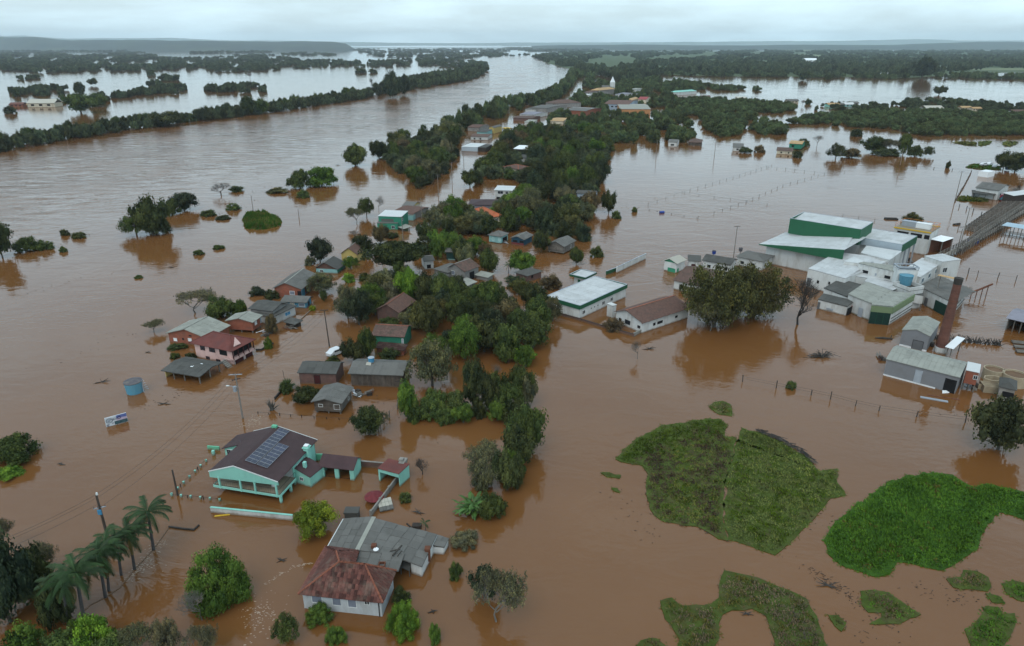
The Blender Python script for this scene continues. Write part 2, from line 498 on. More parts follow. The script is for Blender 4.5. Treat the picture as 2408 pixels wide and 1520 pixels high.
L(nt, at, 'Fac', rr, 'Value'); rm_ = N(nt, 'ShaderNodeMath', operation='MULTIPLY'); L(nt, rr, 0, rm_, 0); L(nt, mC, 0, rm_, 1); L(nt, rm_, 0, b, 'Roughness')
M['flood_water'] = m
m = bpy.data.materials.new('haze'); m.use_nodes = True
nt = m.node_tree
for n in list(nt.nodes): nt.nodes.remove(n)
pv = N(nt, 'ShaderNodeVolumePrincipled', Density=.00005)
pv.inputs['Color'].default_value = (.76, .92, 1.0, 1)
pv.inputs['Anisotropy'].default_value = 0.1
o_ = N(nt, 'ShaderNodeOutputMaterial')
L(nt, pv, 0, o_, 'Volume')
M['haze'] = m
# ------------------------------------------------------------------ water, hills, haze
RIVER = [P(*p) for p in [(-400, 420), (0, 357), (300, 316), (600, 270), (850, 225), (1000, 195), (1148, 168), (1152, 152), (1130, 140), (1180, 134), (1246, 130),
      (1290, 148), (1345, 165), (1335, 195), (1300, 220), (1230, 240), (1120, 268), (1030, 310), (870, 340), (760, 400), (620, 430), (470, 470),
      (300, 545), (150, 580), (-100, 640), (-600, 760)]]
RPOLY = [(p.x, p.y) for p in RIVER]
def water_grid():
 ys = [-260.0]
 while ys[-1] < 16000:
  y = ys[-1]
  ys.append(y + max(7.0, abs(y) * .02))
 ys = np.array(ys)
 us = np.linspace(-1, 1, 170)
 X = np.outer(260 + np.maximum(ys, 0) * 1.35, us)
 Y = np.repeat(ys[:, None], len(us), 1)
 ny, nx = X.shape
 v = np.stack([X.ravel(), Y.ravel(), np.zeros(X.size)], 1)
 idx = np.arange(ny * nx).reshape(ny, nx)
 f = np.stack([idx[:-1, :-1].ravel(), idx[:-1, 1:].ravel(), idx[1:, 1:].ravel(), idx[1:, :-1].ravel()], 1)
 me = fast_mesh('flood_water', v, f, M['flood_water'])
 ins = inside_np(RPOLY, X.ravel(), Y.ravel())
 d = dist_np(RPOLY[11:], X.ravel(), Y.ravel())
 cur = np.where(ins, np.clip(.25 + d / 90, 0, 1), np.clip(.25 - d / 160, 0, 1))
 cur = np.maximum(cur, .04 + .06 * np.clip(Y.ravel() / 400, 0, 1) * (Y.ravel() < 900))
 for (cx, cy, rx, ry, s) in CURRENT_SPOTS:
  e = ((X.ravel() - cx) / rx) ** 2 + ((Y.ravel() - cy) / ry) ** 2
  cur = np.maximum(cur, s * np.exp(-e))
 a = me.attributes.new('current', 'FLOAT', 'POINT')
 a.data.foreach_set('value', cur.astype(np.float32))
 return tag(inst('water', me), kind='structure')
CURRENT_SPOTS = []
for (x, y, rx, ry, s) in [(330, 1400, 14, 14, .45), (1640, 480, 45, 40, .35), (1500, 600, 40, 40, .35), (2380, 760, 30, 25, .3), (640, 860, 25, 30, .25)]:
 p = P(x, y)
 CURRENT_SPOTS.append((p.x, p.y, rx, ry, s))
water_grid()
def hill(name, pts, depth, mt, seed, label=None, nx=160, ny=14, rough=.22):
 """pts: (px x, base px y, top px y) along the foot; a real ridge behind it"""
 rnd = np.random.RandomState(seed)
 xs = np.interp(np.linspace(0, 1, nx), np.linspace(0, 1, len(pts)), [p[0] for p in pts])
 yb = np.interp(np.linspace(0, 1, nx), np.linspace(0, 1, len(pts)), [p[1] for p in pts])
 yt = np.interp(np.linspace(0, 1, nx), np.linspace(0, 1, len(pts)), [p[2] for p in pts])
 V = []
 ph = rnd.rand(12) * 6.28
 for i in range(nx):
  base = P(xs[i], yb[i], 0)
  dirn = Vector((base.x, base.y, 0)).normalized()
  dcr = base.length + depth * .45
  ang = (yt[i] - 760) / FPX
  el = -R(PITCH) - math.atan(ang)
  Hc = CAM_H + dcr * math.tan(el)
  wob = sum(math.sin(xs[i] * .012 * (k + 1) ** 1.35 + ph[k]) / (k + 1) for k in range(10)) * .1 * rough * 10
  Hc = max(4, Hc * (1 + wob * .12))
  for j in range(ny):
   t = j / (ny - 1)
   s = math.sin(math.pi * min(1, t / .9)) ** .8 if t < .9 else 0
   r = base.length + depth * t
   bumpy = math.sin(xs[i] * .05 + j * 1.7) * .08 + math.sin(xs[i] * .021 - j * 2.1) * .1
   V.append((dirn.x * r, dirn.y * r, max(-.5, Hc * s * (1 + bumpy * rough * (1 if t < .45 else .6)) - .5)))
 idx = np.arange(nx * ny).reshape(nx, ny)
 F = np.stack([idx[:-1, :-1].ravel(), idx[1:, :-1].ravel(), idx[1:, 1:].ravel(), idx[:-1, 1:].ravel()], 1)
 me = fast_mesh(name, V, F, mt)
 for p in me.polygons: p.use_smooth = True
 return tag(inst(name, me), kind='structure')
mat('hill_wood', (.020, .030, .024), .95, .35, .004, (.06, .08, .035), .5, .0025)
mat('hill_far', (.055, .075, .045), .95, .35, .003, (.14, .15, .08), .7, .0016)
hill('wooded_hills', [(-260, 117, 91), (0, 117, 90), (90, 118, 90), (150, 118, 95), (330, 119, 96), (500, 119, 97), (640, 119, 98), (780, 119, 98), (815, 119, 103), (840, 119, 118)], 2600, M['hill_wood'], 3)
hill('hills', [(-300, 110, 88), (60, 110, 88), (160, 110, 93), (300, 109, 92), (400, 109, 90), (520, 109, 95), (700, 109, 97), (860, 109, 100), (960, 108, 101), (1100, 108, 102), (1204, 108, 101), (1330, 108, 101.5)], 3800, M['hill_far'], 8)
hill('wooded_hills', [(1250, 116, 108), (1330, 116, 106), (1480, 116, 105), (1640, 116, 107), (1760, 116, 107), (1850, 116, 105), (2100, 116, 106), (2180, 116, 103), (2300, 115, 99), (2420, 115, 100), (2700, 115, 98)], 1900, M['hill_wood'], 5)
hill('hills', [(1180, 109, 101), (1400, 109, 100), (1500, 109, 99.5), (1650, 109, 99), (1800, 109, 98), (1950, 109, 97), (2080, 109, 95), (2150, 109, 93.5), (2250, 109, 97), (2400, 109, 97), (2750, 109, 96)], 3800, M['hill_far'], 6)
hz = MB().box((-30000, -900, -1.2), (30000, 20500, 320)).build('haze', M['haze'])
tag(hz, kind='stuff')
hz.data.materials[0] = M['haze']
def land(name, pts, mt, z=.06, kind='structure', jit=2.0, seed=1, n=10):
 rnd = random.Random(seed)
 W = [P(*p) for p in pts]
 outp = []
 m_ = len(W)
 for i in range(m_):
  a, b_ = W[i], W[(i+1) % m_]
  nseg = max(1, min(n, int((b_ - a).length / 6)))
  for k in range(nseg):
   q = a.lerp(b_, k / nseg)
   s = min(jit, (b_ - a).length * .08)
   outp.append((q.x + rnd.uniform(-s, s), q.y + rnd.uniform(-s, s) * 1.5, z))
 me = MB(); me.slab(outp, z + .05)
 o = me.build(name, mt)
 return tag(o, kind=kind)
# ------------------------------------------------------------------ vegetation prototypes (unit size: radius 1, height 1)
def leaf_cloud(rnd, centers, radii, per, size, tint_c, flat=.0, up=.35):
 n = len(centers)
 tot = n * per
 d = rnd.normal(size=(tot, 3))
 d[:, 2] = d[:, 2] * .9 + up * np.abs(d[:, 2])
 d /= np.linalg.norm(d, axis=1)[:, None]
 ci = np.repeat(np.arange(n), per)
 r = radii[ci] * (1.18 - .7 * rnd.rand(tot, 1) ** 1.3)
 pos = centers[ci] + d * r
 nrm = d + rnd.normal(size=(tot, 3)) * .55
 nrm /= np.linalg.norm(nrm, axis=1)[:, None]
 a = np.cross(nrm, rnd.normal(size=(tot, 3)))
 a /= np.linalg.norm(a, axis=1)[:, None] + 1e-9
 b = np.cross(nrm, a)
 s = size * (.6 + .8 * rnd.rand(tot, 1))
 asp = np.array([[1, 1, 1.0]])
 v = np.stack([pos - a*s, pos - b*s*.55, pos + a*s, pos + b*s*.55], 1).reshape(-1, 3)
 f = np.arange(tot * 4).reshape(-1, 4)
 t = np.clip(tint_c[ci] + rnd.normal(size=tot) * .16, 0, 1)
 return v, f, t
SPH = None
def blob(rnd, c, r, nu=7, nv=5):
 v = []; f = []
 for i in range(nv + 1):
  th = math.pi * i / nv
  for j in range(nu):
   ph = 2 * math.pi * j / nu
   k = .8 + .3 * rnd.rand()
   v.append((c[0] + r[0]*k*math.sin(th)*math.cos(ph), c[1] + r[1]*k*math.sin(th)*math.sin(ph), c[2] + r[2]*k*math.cos(th)))
 for i in range(nv):
  for j in range(nu):
   a = i*nu + j; b = i*nu + (j+1) % nu
   f.append((a, a + nu, b + nu, b))
 return np.array(v), np.array(f)
CR = {}
def crown_proto(key, seed, ncl, per, leaf, shape='round', cr=(.22, .34), z0=.12, core=True, gap=0., vsq=.8):
 rnd = np.random.RandomState(seed)
 cs = []
 k = 0
 while len(cs) < ncl and k < 9000:
  k += 1
  u = rnd.normal(size=3); u /= np.linalg.norm(u)
  rr = rnd.rand() ** .45
  p = u * rr
  if shape == 'round':
   q = np.array([p[0] * .82, p[1] * .82, .5 + z0/2 + p[2] * (.5 - z0/2) * .86])
  elif shape == 'dome':
   q = np.array([p[0] * .82, p[1] * .82, z0 + abs(p[2]) * (1 - z0) * .86])
  elif shape == 'umbrella':
   q = np.array([p[0] * .86, p[1] * .86, .72 + p[2] * .14 + .12 * (1 - rr)])
  elif shape == 'tall':
   wz = .45 + .55 * math.sin(math.pi * min(1, (p[2] + 1) / 2 * .9 + .12))
   q = np.array([p[0] * wz * .8, p[1] * wz * .8, .5 + z0/2 + p[2] * (.5 - z0/2) * .9])
  elif shape == 'wide':
   q = np.array([p[0] * .85, p[1] * .85, z0 + .1 + (rnd.rand() * .75) * (1 - z0) * math.sqrt(max(0.05, 1 - p[0]**2 - p[1]**2)) * (.8 + .4 * rnd.rand())])
  if cs and min(np.linalg.norm((q - c) * np.array([1, 1, 1.3])) for c in cs) < .14 * (24 / max(24, ncl)) ** .33:
   continue
  cs.append(q)
 cs = np.array(cs)
 r = rnd.uniform(cr[0], cr[1], size=(len(cs), 1)) * np.array([[1, 1, vsq]])
 tc_ = np.clip(.5 + rnd.normal(size=len(cs)) * .2, 0, 1)
 v, f, t = leaf_cloud(rnd, cs, r, per, leaf, tc_)
 if gap:
  keep = np.repeat(rnd.rand(len(f)) > gap, 4).reshape(-1, 4)[:, 0]
  f = f[keep]; t = t[keep]
 v[:, 2] = np.maximum(v[:, 2], .004)
 if core:
  vs = [v]; fs = [f]; ts = [t]; off = len(v)
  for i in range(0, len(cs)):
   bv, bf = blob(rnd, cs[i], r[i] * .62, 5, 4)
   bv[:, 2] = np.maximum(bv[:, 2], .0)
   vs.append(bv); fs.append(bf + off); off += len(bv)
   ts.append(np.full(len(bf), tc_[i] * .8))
  v = np.concatenate(vs); f = np.concatenate(fs); t = np.concatenate(ts)
 me = fast_mesh('crown', v, f, M['leaves'], t)
 CR[key] = (me, cs)
 return me
def limb_mesh(key, cs, seed, mt, r0=.045, nl=9, droop=0, base=0.0):
 rnd = random.Random(seed)
 mb = MB()
 fork = .3 + rnd.random() * .15
 mb.tube([(0, 0, -.05), (.01, .01, fork * .6), (.02, -.01, fork)], [r0 * 1.25, r0, r0 * .85], 7)
 ids = list(range(len(cs))); rnd.shuffle(ids)
 for i in ids[:nl]:
  c = cs[i]
  m1 = (c[0] * .45, c[1] * .45, fork + (c[2] - fork) * .55 + .03)
  mb.tube([(.02, -.01, fork * .85), m1, tuple(c)], [r0 * .6, r0 * .38, r0 * .16], 5)
 return mb.mesh('trunk', mt)
def twig_tree(key, seed, mt, levels=5, spread=.55, r0=.035, kids=3, leafy=0, dome=True, lean=0):
 """leafless tree: recursive branches with real thickness"""
 rnd = random.Random(seed)
 mb = MB(); tips = []
 def grow(p, d, ln, r, lv):
  q = p + d * ln
  mid = p + d * ln * .5 + Vector((rnd.uniform(-1, 1), rnd.uniform(-1, 1), rnd.uniform(-.3, .6))) * ln * .08
  mb.tube([p, mid, q], [r, r * .82, r * .66], 5 if lv > 2 else 3, cap=False)
  if lv == 0:
   tips.append(q); return
  k = kids + (1 if rnd.random() < .4 else 0)
  for i in range(k):
   a = Vector((rnd.uniform(-1, 1), rnd.uniform(-1, 1), rnd.uniform(-.25, .9)))
   nd = (d * (1 - spread) + a.normalized() * spread).normalized()
   if nd.z < -.05: nd.z = .05
   grow(q - d * ln * rnd.uniform(0, .35), nd.normalized(), ln * rnd.uniform(.62, .82), r * .6, lv - 1)
 grow(Vector((0, 0, -.03)), Vector((lean, 0, 1)).normalized(), .27, r0, levels)
 xs = [t.x for t in tips]; ys = [t.y for t in tips]; zs = [t.z for t in tips]
 sx = max(max(map(abs, xs)), max(map(abs, ys))); sz = max(zs)
 mb.v = [(v[0] / sx, v[1] / sx, v[2] / sz if v[2] > 0 else v[2]) for v in mb.v]
 me = mb.mesh('branches', mt)
 tips = np.array([(t.x / sx, t.y / sx, max(.03, t.z / sz)) for t in tips])
 CR[key] = (me, tips)
 if leafy:
  rn = np.random.RandomState(seed)
  sel = tips[rn.rand(len(tips)) < leafy]
  v, f, t = leaf_cloud(rn, sel, np.full((len(sel), 1), .06), 9, .022, np.clip(.5 + rn.normal(size=len(sel)) * .2, 0, 1))
  CR[key + '_leaf'] = (fast_mesh('crown', v, f, M['leaves'], t), sel)
 return me
for i, sd_ in enumerate((11, 12, 13)):
 crown_proto('round%d' % i, sd_, 52, 150, .040, 'round', z0=.12, cr=(.15, .30))
 crown_proto('dome%d' % i, sd_ + 10, 46, 140, .042, 'dome', z0=.03, cr=(.15, .3))
 crown_proto('tall%d' % i, sd_ + 20, 50, 140, .042, 'tall', z0=.08, cr=(.15, .3))
 crown_proto('wide%d' % i, sd_ + 30, 58, 130, .038, 'wide', z0=.06, cr=(.13, .26))
for i in range(2):
 crown_proto('lump%d' % i, 60 + i, 50, 240, .030, 'round', z0=.12, cr=(.15, .25))
 crown_proto('fine%d' % i, 70 + i, 90, 260, .022, 'dome', z0=.02, cr=(.12, .22))
 crown_proto('umbrella%d' % i, 80 + i, 60, 170, .034, 'umbrella', cr=(.16, .26), vsq=.32, core=False)
 crown_proto('sparse%d' % i, 90 + i, 120, 110, .022, 'round', z0=.0, cr=(.09, .19), core=False)
 crown_proto('open%d' % i, 95 + i, 90, 100, .028, 'wide', z0=.15, cr=(.09, .19), core=False)
twig_tree('bare0', 5, M['twigs'], 6, .5, .02)
twig_tree('bare1', 6, M['dark_twigs'], 6, .5, .020)
twig_tree('bare2', 8, M['twigs'], 6, .62, .014)
twig_tree('mist0', 15, M['twigs'], 6, .55, .015, 3, leafy=.4)
twig_tree('mist1', 17, M['twigs'], 6, .6, .015, 3, leafy=.6)
TR = {}
for k in list(CR):
 if k[:4] in ('bare', 'mist'): continue
 TR[k] = limb_mesh(k, CR[k][1], hash(k) % 1000 if False else sum(map(ord, k)), M['bark'], .05 if k[:4] in ('umbr',) else .04, 12 if k[:4] in ('spar', 'open', 'umbr') else 7)
COL = {'dark': (.036, .046, .022), 'mid': (.048, .068, .025), 'green': (.058, .100, .024), 'bright': (.082, .150, .024),
 'olive': (.062, .066, .030), 'grey': (.088, .092, .058), 'yellow': (.115, .150, .022), 'brown': (.078, .064, .040), 'blue': (.030, .042, .028)}
WORD = {'dark': 'dark green', 'mid': 'green', 'green': 'fresh green', 'bright': 'bright green', 'olive': 'olive', 'grey': 'grey-green',
  'yellow': 'yellow-green', 'brown': 'brownish', 'blue': 'blackish green'}
SHAPE = {'round': 'rounded', 'dome': 'low domed', 'tall': 'tall', 'wide': 'broad', 'lump': 'clumpy', 'fine': 'dense', 'umbrella': 'flat-topped',
  'sparse': 'thin-leaved', 'open': 'open-crowned', 'bare': 'leafless', 'mist': 'half-bare'}
TREES = []
FOOT = []         # building outlines in the world (kept clear of trees)
LANDMARK = []     # (px x, px y, short phrase)
def tree_box(kind, x0, x1, yt, yb, col='mid', label=None, name=None, rz=None, single=None, group=None):
 """stands a tree so that it fills the picture box seen in the photograph"""
 cx = (x0 + x1) / 2; wpx = (x1 - x0)
 dep = R(PITCH) - math.atan((760 - yb) / FPX)
 ybase = yb - .30 * wpx * math.sin(dep)
 g = P(cx, ybase)
 _, _, zc = proj(g)
 mpx = FPX / zc
 dep = R(PITCH) - math.atan((760 - ybase) / FPX)
 h = max(.5, (ybase - yt - .12 * wpx * math.sin(dep)) / (mpx * math.cos(dep)))
 rr_ = wpx / mpx / 2
 return plant(kind, g, rr_, h, col, label, name, rz, (cx, (yt + yb) / 2, wpx), single, group)
_cnt = {}
def plant(kind, g, rad, h, col='mid', label=None, name=None, rz=None, pxy=None, single=None, group=None):
 rnd = random.Random(int(g.x * 13 + g.y * 7) & 0xffff)
 base = kind.rstrip('0123456789')
 var = [k for k in CR if k.rstrip('0123456789') == base and not k.endswith('leaf')]
 key = kind if kind in CR else var[rnd.randrange(len(var))]
 if pxy is None:
  a, b_, zc = proj(g)
  pxy = (a, b_ - h * FPX / zc * .4, 2 * rad * FPX / zc)
 rz = rnd.uniform(0, 6.28) if rz is None else rz
 bush = h < 3.2 and base not in ('bare', 'mist')
 nm = name or ('bush' if bush else ('bare_tree' if base == 'bare' else 'tree'))
 c = COL[col]
 j = rnd.uniform(.85, 1.18); j2 = rnd.uniform(.92, 1.08)
 c4 = (c[0] * j, c[1] * j * j2, c[2] * j, 1)
 if single is None: single = pxy[2] < 34
 if single:
  o = inst(nm, CR[key][0], None, g, (0, 0, rz), (rad, rad, h))
  o.color = c4
 else:
  o = empty(nm, g, rz)
  o.scale = (rad, rad, h)
  if base in ('bare', 'mist'):
   inst('trunk', CR[key][0], o)
   if base == 'mist':
    q = inst('crown', CR[key + '_leaf'][0], o); q.color = c4
  else:
   q = inst('crown', CR[key][0], o); q.color = c4
   inst('trunk', TR[key], o)
 TREES.append(dict(o=o, px=pxy, col=col, base=base, h=h, rad=rad, label=label, bush=bush, g=g, group=group))
 o['category'] = 'bush' if bush else 'tree'
 if label: o['label'] = label
 if group: o['group'] = group
 return o
# ------------------------------------------------------------------ buildings
def frame3(A, B, Cc):
 """rectangle from three roof-edge corners: origin, axis angle, length, depth"""
 u = Vector((B.x - A.x, B.y - A.y, 0)); Lx = u.length; u.normalize()
 n = Vector((-u.y, u.x, 0))
 W = Vector((Cc.x - B.x, Cc.y - B.y, 0)).dot(n)
 if W < 0: W = abs(W)
 c = Vector((A.x, A.y, 0)) + u * (Lx / 2) + n * (W / 2)
 return c, math.atan2(u.y, u.x), Lx, W
def foot(c, rz, Lx, W, pad=1.5):
 u = Vector((math.cos(rz), math.sin(rz))); n = Vector((-u.y, u.x))
 cc = Vector((c.x, c.y))
 FOOT.append([tuple(cc + u * sx * (Lx/2 + pad) + n * sy * (W/2 + pad)) for sx, sy in ((-1, -1), (1, -1), (1, 1), (-1, 1))])
_sheet_cache = {}
def roof_plane(root, name, pts, mt, t=.1, sheets=None, capm=None, jit=.012, seed=0):
 """pts: eave-left, eave-right, ridge-right, ridge-left (local, 3D). A thin deck with separate sheets laid over it."""
 rnd = random.Random(seed + int(abs(pts[1][0]) * 100))
 deck = MB().slab(pts, t).build(name, mt, root)
 if not sheets: return deck
 nx, ny = sheets
 e0, e1, r1, r0 = [Vector(p) for p in pts]
 ux = (e1 - e0); uy = (r0 - e0)
 lx, ly = ux.length, uy.length
 ux.normalize(); uy.normalize(); uz = ux.cross(uy).normalized()
 sx, sy = lx / nx, ly / ny
 key = (round(sx, 3), round(sy, 3), mt.name)
 if key not in _sheet_cache:
  _sheet_cache[key] = MB().box((.015, -.03, 0), (sx - .015, sy + .02, .03)).mesh('sheet', mt)
 me = _sheet_cache[key]
 for i in range(nx):
  for j in range(ny):
   o = bpy.data.objects.new('sheet', me); C.objects.link(o); o.parent = deck
   p = e0 + ux * (i * sx) + uy * (j * sy) + uz * (.012 + .022 * ((j + 1) % 2) + .011 * (i % 2) + rnd.uniform(0, .006))
   a = rnd.uniform(-jit, jit)
   X = (ux + uy * a).normalized(); Y = (uy - ux * a).normalized(); Z = X.cross(Y)
   m4 = Matrix(((X.x, Y.x, Z.x, p.x), (X.y, Y.y, Z.y, p.y), (X.z, Y.z, Z.z, p.z), (0, 0, 0, 1)))
   o.matrix_local = m4
 return deck
def opening(root, L_, W_, side, u, z, w_, h_, kind='win', wallx=0, fm='frame_white', pm='glass'):
 """side f/r/b/l; u = position along that wall in metres from its left end; z = bottom"""
 hx, hy = L_/2, W_/2
 t = .06
 lim = (L_ if side in 'fb' else W_) - .02
 w_ = min(w_, max(.1, lim - u))
 if u > lim - .1: return None
 def bx(mb, u0, u1, z0, z1, d0, d1):
  if side == 'f': mb.box((-hx + u0, -hy - d1, z0), (-hx + u1, -hy - d0, z1))
  elif side == 'b': mb.box((-hx + u0, hy + d0, z0), (-hx + u1, hy + d1, z1))
  elif side == 'r': mb.box((hx + d0, -hy + u0, z0), (hx + d1, -hy + u1, z1))
  else: mb.box((-hx - d1, -hy + u0, z0), (-hx - d0, -hy + u1, z1))
 mb = MB()
 nm = 'window' if kind in ('win', 'hole', 'shut') else kind
 if kind == 'hole' or kind == 'opening':
  bx(mb, u, u + w_, z, z + h_, -.05, .012)
  return mb.build('opening' if kind == 'opening' else 'window', M['dark_opening'], root)
 f = .07
 for a in ((u - f, u, z - f, z + h_ + f), (u + w_, u + w_ + f, z - f, z + h_ + f)): bx(mb, *a, -.02, t)
 for a in ((u, u + w_, z + h_, z + h_ + f), (u, u + w_, z - f, z)): bx(mb, *a, -.02, t)
 if kind == 'win': bx(mb, u + w_/2 - .025, u + w_/2 + .025, z, z + h_, -.02, .045)
 fr = mb.build(nm, M[fm], root)
 m2 = MB(); bx(m2, u, u + w_, z, z + h_, -.03, .02)
 m2.build('pane' if kind == 'win' else ('leaf' if kind == 'door' else 'shutter'), M[pm], fr)
 return fr
def house(label, A, B, Cc, ez, roof='gx', rh=1.2, rf=.5, ov=.4, wall='white_wall', rm='grey_sheet', sheets=None, wins=(), base=-.4,
  name='house', cat='house', gable=None, cap='concrete', group=None, lm=None, posts=None, skip=(), t=.09, stilts=0, ovf=None, pad=1.5):
 c, rz, Lx, W = frame3(A, B, Cc)
 root = thing(name, label, cat, c, rz, group)
 foot(c, rz, Lx, W, pad)
 if lm: LANDMARK.append((*proj((c.x, c.y, ez))[:2], lm))
 hx, hy = Lx/2, W/2
 wx, wy = hx - ov, hy - ov
 e = ez - .02
 wz = e - t
 mb = MB(); th = .15
 if 'f' not in skip: mb.box((-wx, -wy, base), (wx, -wy + th, wz))
 if 'b' not in skip: mb.box((-wx, wy - th, base), (wx, wy, wz))
 if 'l' not in skip: mb.box((-wx, -wy + th, base), (-wx + th, wy - th, wz))
 if 'r' not in skip: mb.box((wx - th, -wy + th, base), (wx, wy - th, wz))
 gmb = MB()
 rfy = -hy + W * rf; rfx = -hx + Lx * rf
 def gy(yy):   # roof underside height for gx
  return e - t + rh * ((yy + hy) / (rfy + hy) if yy < rfy else (hy - yy) / (hy - rfy))
 def gx_(xx):
  return e - t + rh * ((xx + hx) / (rfx + hx) if xx < rfx else (hx - xx) / (hx - rfx))
 if roof == 'gx':
  for s_ in (-1, 1):
   if ('l' if s_ < 0 else 'r') in skip: continue
   x0 = -wx if s_ < 0 else wx - th
   prof = [(-wy, wz), (wy, wz), (wy, gy(wy)), (rfy, gy(rfy) - .01), (-wy, gy(-wy))]
   i = len(gmb.v); n_ = 5
   gmb.v += [(x0, p[0], p[1]) for p in prof] + [(x0 + th, p[0], p[1]) for p in prof]
   gmb.f += [tuple(range(i + 4, i - 1, -1)), tuple(range(i + 5, i + 10))] + [(i + k, i + (k+1) % 5, i + 5 + (k+1) % 5, i + 5 + k) for k in range(5)]
  for yy in (-wy, wy - th):
   zz = gy(-wy if yy < 0 else wy)
   gmb.box((-wx + th, yy, wz), (wx - th, yy + th, zz - .02))
 elif roof == 'gy':
  for s_ in (-1, 1):
   if ('f' if s_ < 0 else 'b') in skip: continue
   y0 = -wy if s_ < 0 else wy - th
   prof = [(-wx, wz), (wx, wz), (wx, gx_(wx)), (rfx, gx_(rfx) - .01), (-wx, gx_(-wx))]
   i = len(gmb.v)
   gmb.v += [(p[0], y0, p[1]) for p in prof] + [(p[0], y0 + th, p[1]) for p in prof]
   gmb.f += [tuple(range(i, i + 5)), tuple(range(i + 9, i + 4, -1))] + [(i + k, i + 5 + k, i + 5 + (k+1) % 5, i + (k+1) % 5) for k in range(5)]
  for xx in (-wx, wx - th):
   zz = gx_(-wx if xx < 0 else wx)
   gmb.box((xx, -wy + th, wz), (xx + th, wy - th, zz - .02))
 elif roof in ('sf', 'sb', 'sl', 'sr'):
  def zs(x, y):
   k = {'sf': (y + hy) / W, 'sb': (hy - y) / W, 'sl': (x + hx) / Lx, 'sr': (hx - x) / Lx}[roof]
   return e - t + rh * k - .01
  for (xa, ya, xb, yb_) in ((-wx, -wy, wx, -wy + th), (-wx, wy - th, wx, wy), (-wx, -wy + th, -wx + th, wy - th), (wx - th, -wy + th, wx, wy - th)):
   i = len(gmb.v)
   cs = [(xa, ya), (xb, ya), (xb, yb_), (xa, yb_)]
   gmb.v += [(p[0], p[1], wz) for p in cs] + [(p[0], p[1], max(wz + .001, zs(*p))) for p in cs]
   gmb.f += [(i+3, i+2, i+1, i), (i+4, i+5, i+6, i+7)] + [(i + k, i + (k+1) % 4, i + 4 + (k+1) % 4, i + 4 + k) for k in range(4)]
 if gable and gmb.v:
  mb.build('wall', M[wall], root)
  gmb.build('gable', M[gable], root)
 else:
  for f_ in gmb.f: mb.f.append(tuple(k + len(mb.v) for k in f_))
  mb.v += gmb.v
  if mb.v: mb.build('wall', M[wall], root)
 r = M[rm]
 sx = sheets
 g = .004
 if roof == 'gx':
  roof_plane(root, 'roof', [(-hx, -hy, e), (hx, -hy, e), (hx, rfy - g, e + rh), (-hx, rfy - g, e + rh)], r, t, sx)
  roof_plane(root, 'roof', [(hx, hy, e), (-hx, hy, e), (-hx, rfy + g, e + rh), (hx, rfy + g, e + rh)], r, t, sx)
  if cap: MB().box((-hx - .02, rfy - .13, e + rh - .02), (hx + .02, rfy + .13, e + rh + .06)).build('ridge_cap', M[cap], root)
 elif roof == 'gy':
  roof_plane(root, 'roof', [(-hx, hy, e), (-hx, -hy, e), (rfx - g, -hy, e + rh), (rfx - g, hy, e + rh)], r, t, sx)
  roof_plane(root, 'roof', [(hx, -hy, e), (hx, hy, e), (rfx + g, hy, e + rh), (rfx + g, -hy, e + rh)], r, t, sx)
  if cap: MB().box((rfx - .13, -hy - .02, e + rh - .02), (rfx + .13, hy + .02, e + rh + .06)).build('ridge_cap', M[cap], root)
 elif roof == 'hip':
  k = min(hx, hy)
  if hx >= hy: a, b_ = (-hx + k, 0, e + rh), (hx - k, 0, e + rh)
  else: a, b_ = (0, -hy + k, e + rh), (0, hy - k, e + rh)
  c4 = [(-hx, -hy, e), (hx, -hy, e), (hx, hy, e), (-hx, hy, e)]
  if hx >= hy: fs = [[c4[0], c4[1], b_, a], [c4[1], c4[2], b_], [c4[2], c4[3], a, b_], [c4[3], c4[0], a]]
  else: fs = [[c4[0], c4[1], a], [c4[1], c4[2], b_, a], [c4[2], c4[3], b_], [c4[3], c4[0], a, b_]]
  for q in fs: MB().slab(q, t).build('roof', r, root)
  if cap:
   rb = MB()
   for p_, q_ in ((a, b_), (c4[0], a), (c4[3], a if hx >= hy else b_), (c4[1], b_ if hx >= hy else a), (c4[2], b_)):
    if (Vector(p_) - Vector(q_)).length > .1: rb.bar((p_[0], p_[1], p_[2] + .02), (q_[0], q_[1], q_[2] + .02), .2, .1)
   rb.build('ridge_cap', M[cap], root)
 elif roof in ('sf', 'sb', 'sl', 'sr'):
  Z = {'sf': (0, 0, 1, 1), 'sb': (1, 1, 0, 0), 'sl': (0, 1, 1, 0), 'sr': (1, 0, 0, 1)}[roof]
  cs = [(-hx, -hy, e + rh * Z[0]), (hx, -hy, e + rh * Z[1]), (hx, hy, e + rh * Z[2]), (-hx, hy, e + rh * Z[3])]
  if roof in ('sl', 'sr'): cs = cs[1:] + cs[:1]
  roof_plane(root, 'roof', cs, r, t, sx)
 elif roof == 'flat':
  MB().box((-hx, -hy, e - t), (hx, hy, e)).build('roof', r, root)
 for o_ in wins:
  opening(root, 2*wx, 2*wy, *o_[:5], **(o_[5] if len(o_) > 5 else {}))
 if posts:
  for (x, y) in posts:
   MB().box((x*wx - .09, y*wy - .09, -1.2), (x*wx + .09, y*wy + .09, wz)).build('post', M['grey_wood'], root)
 if stilts:
  for x in (-.9, 0, .9):
   for y in (-.9, .9):
    MB().box((x*wx - .1, y*wy - .1, -1.2), (x*wx + .1, y*wy + .1, base)).build('stilt', M['grey_wood'], root)
 root['_w'] = (wx, wy)
 return root
def W_(kind='win', **k):
 d = dict(kind=kind); d.update(k); return d
def local(root, x, y, z): return (x, y, z)
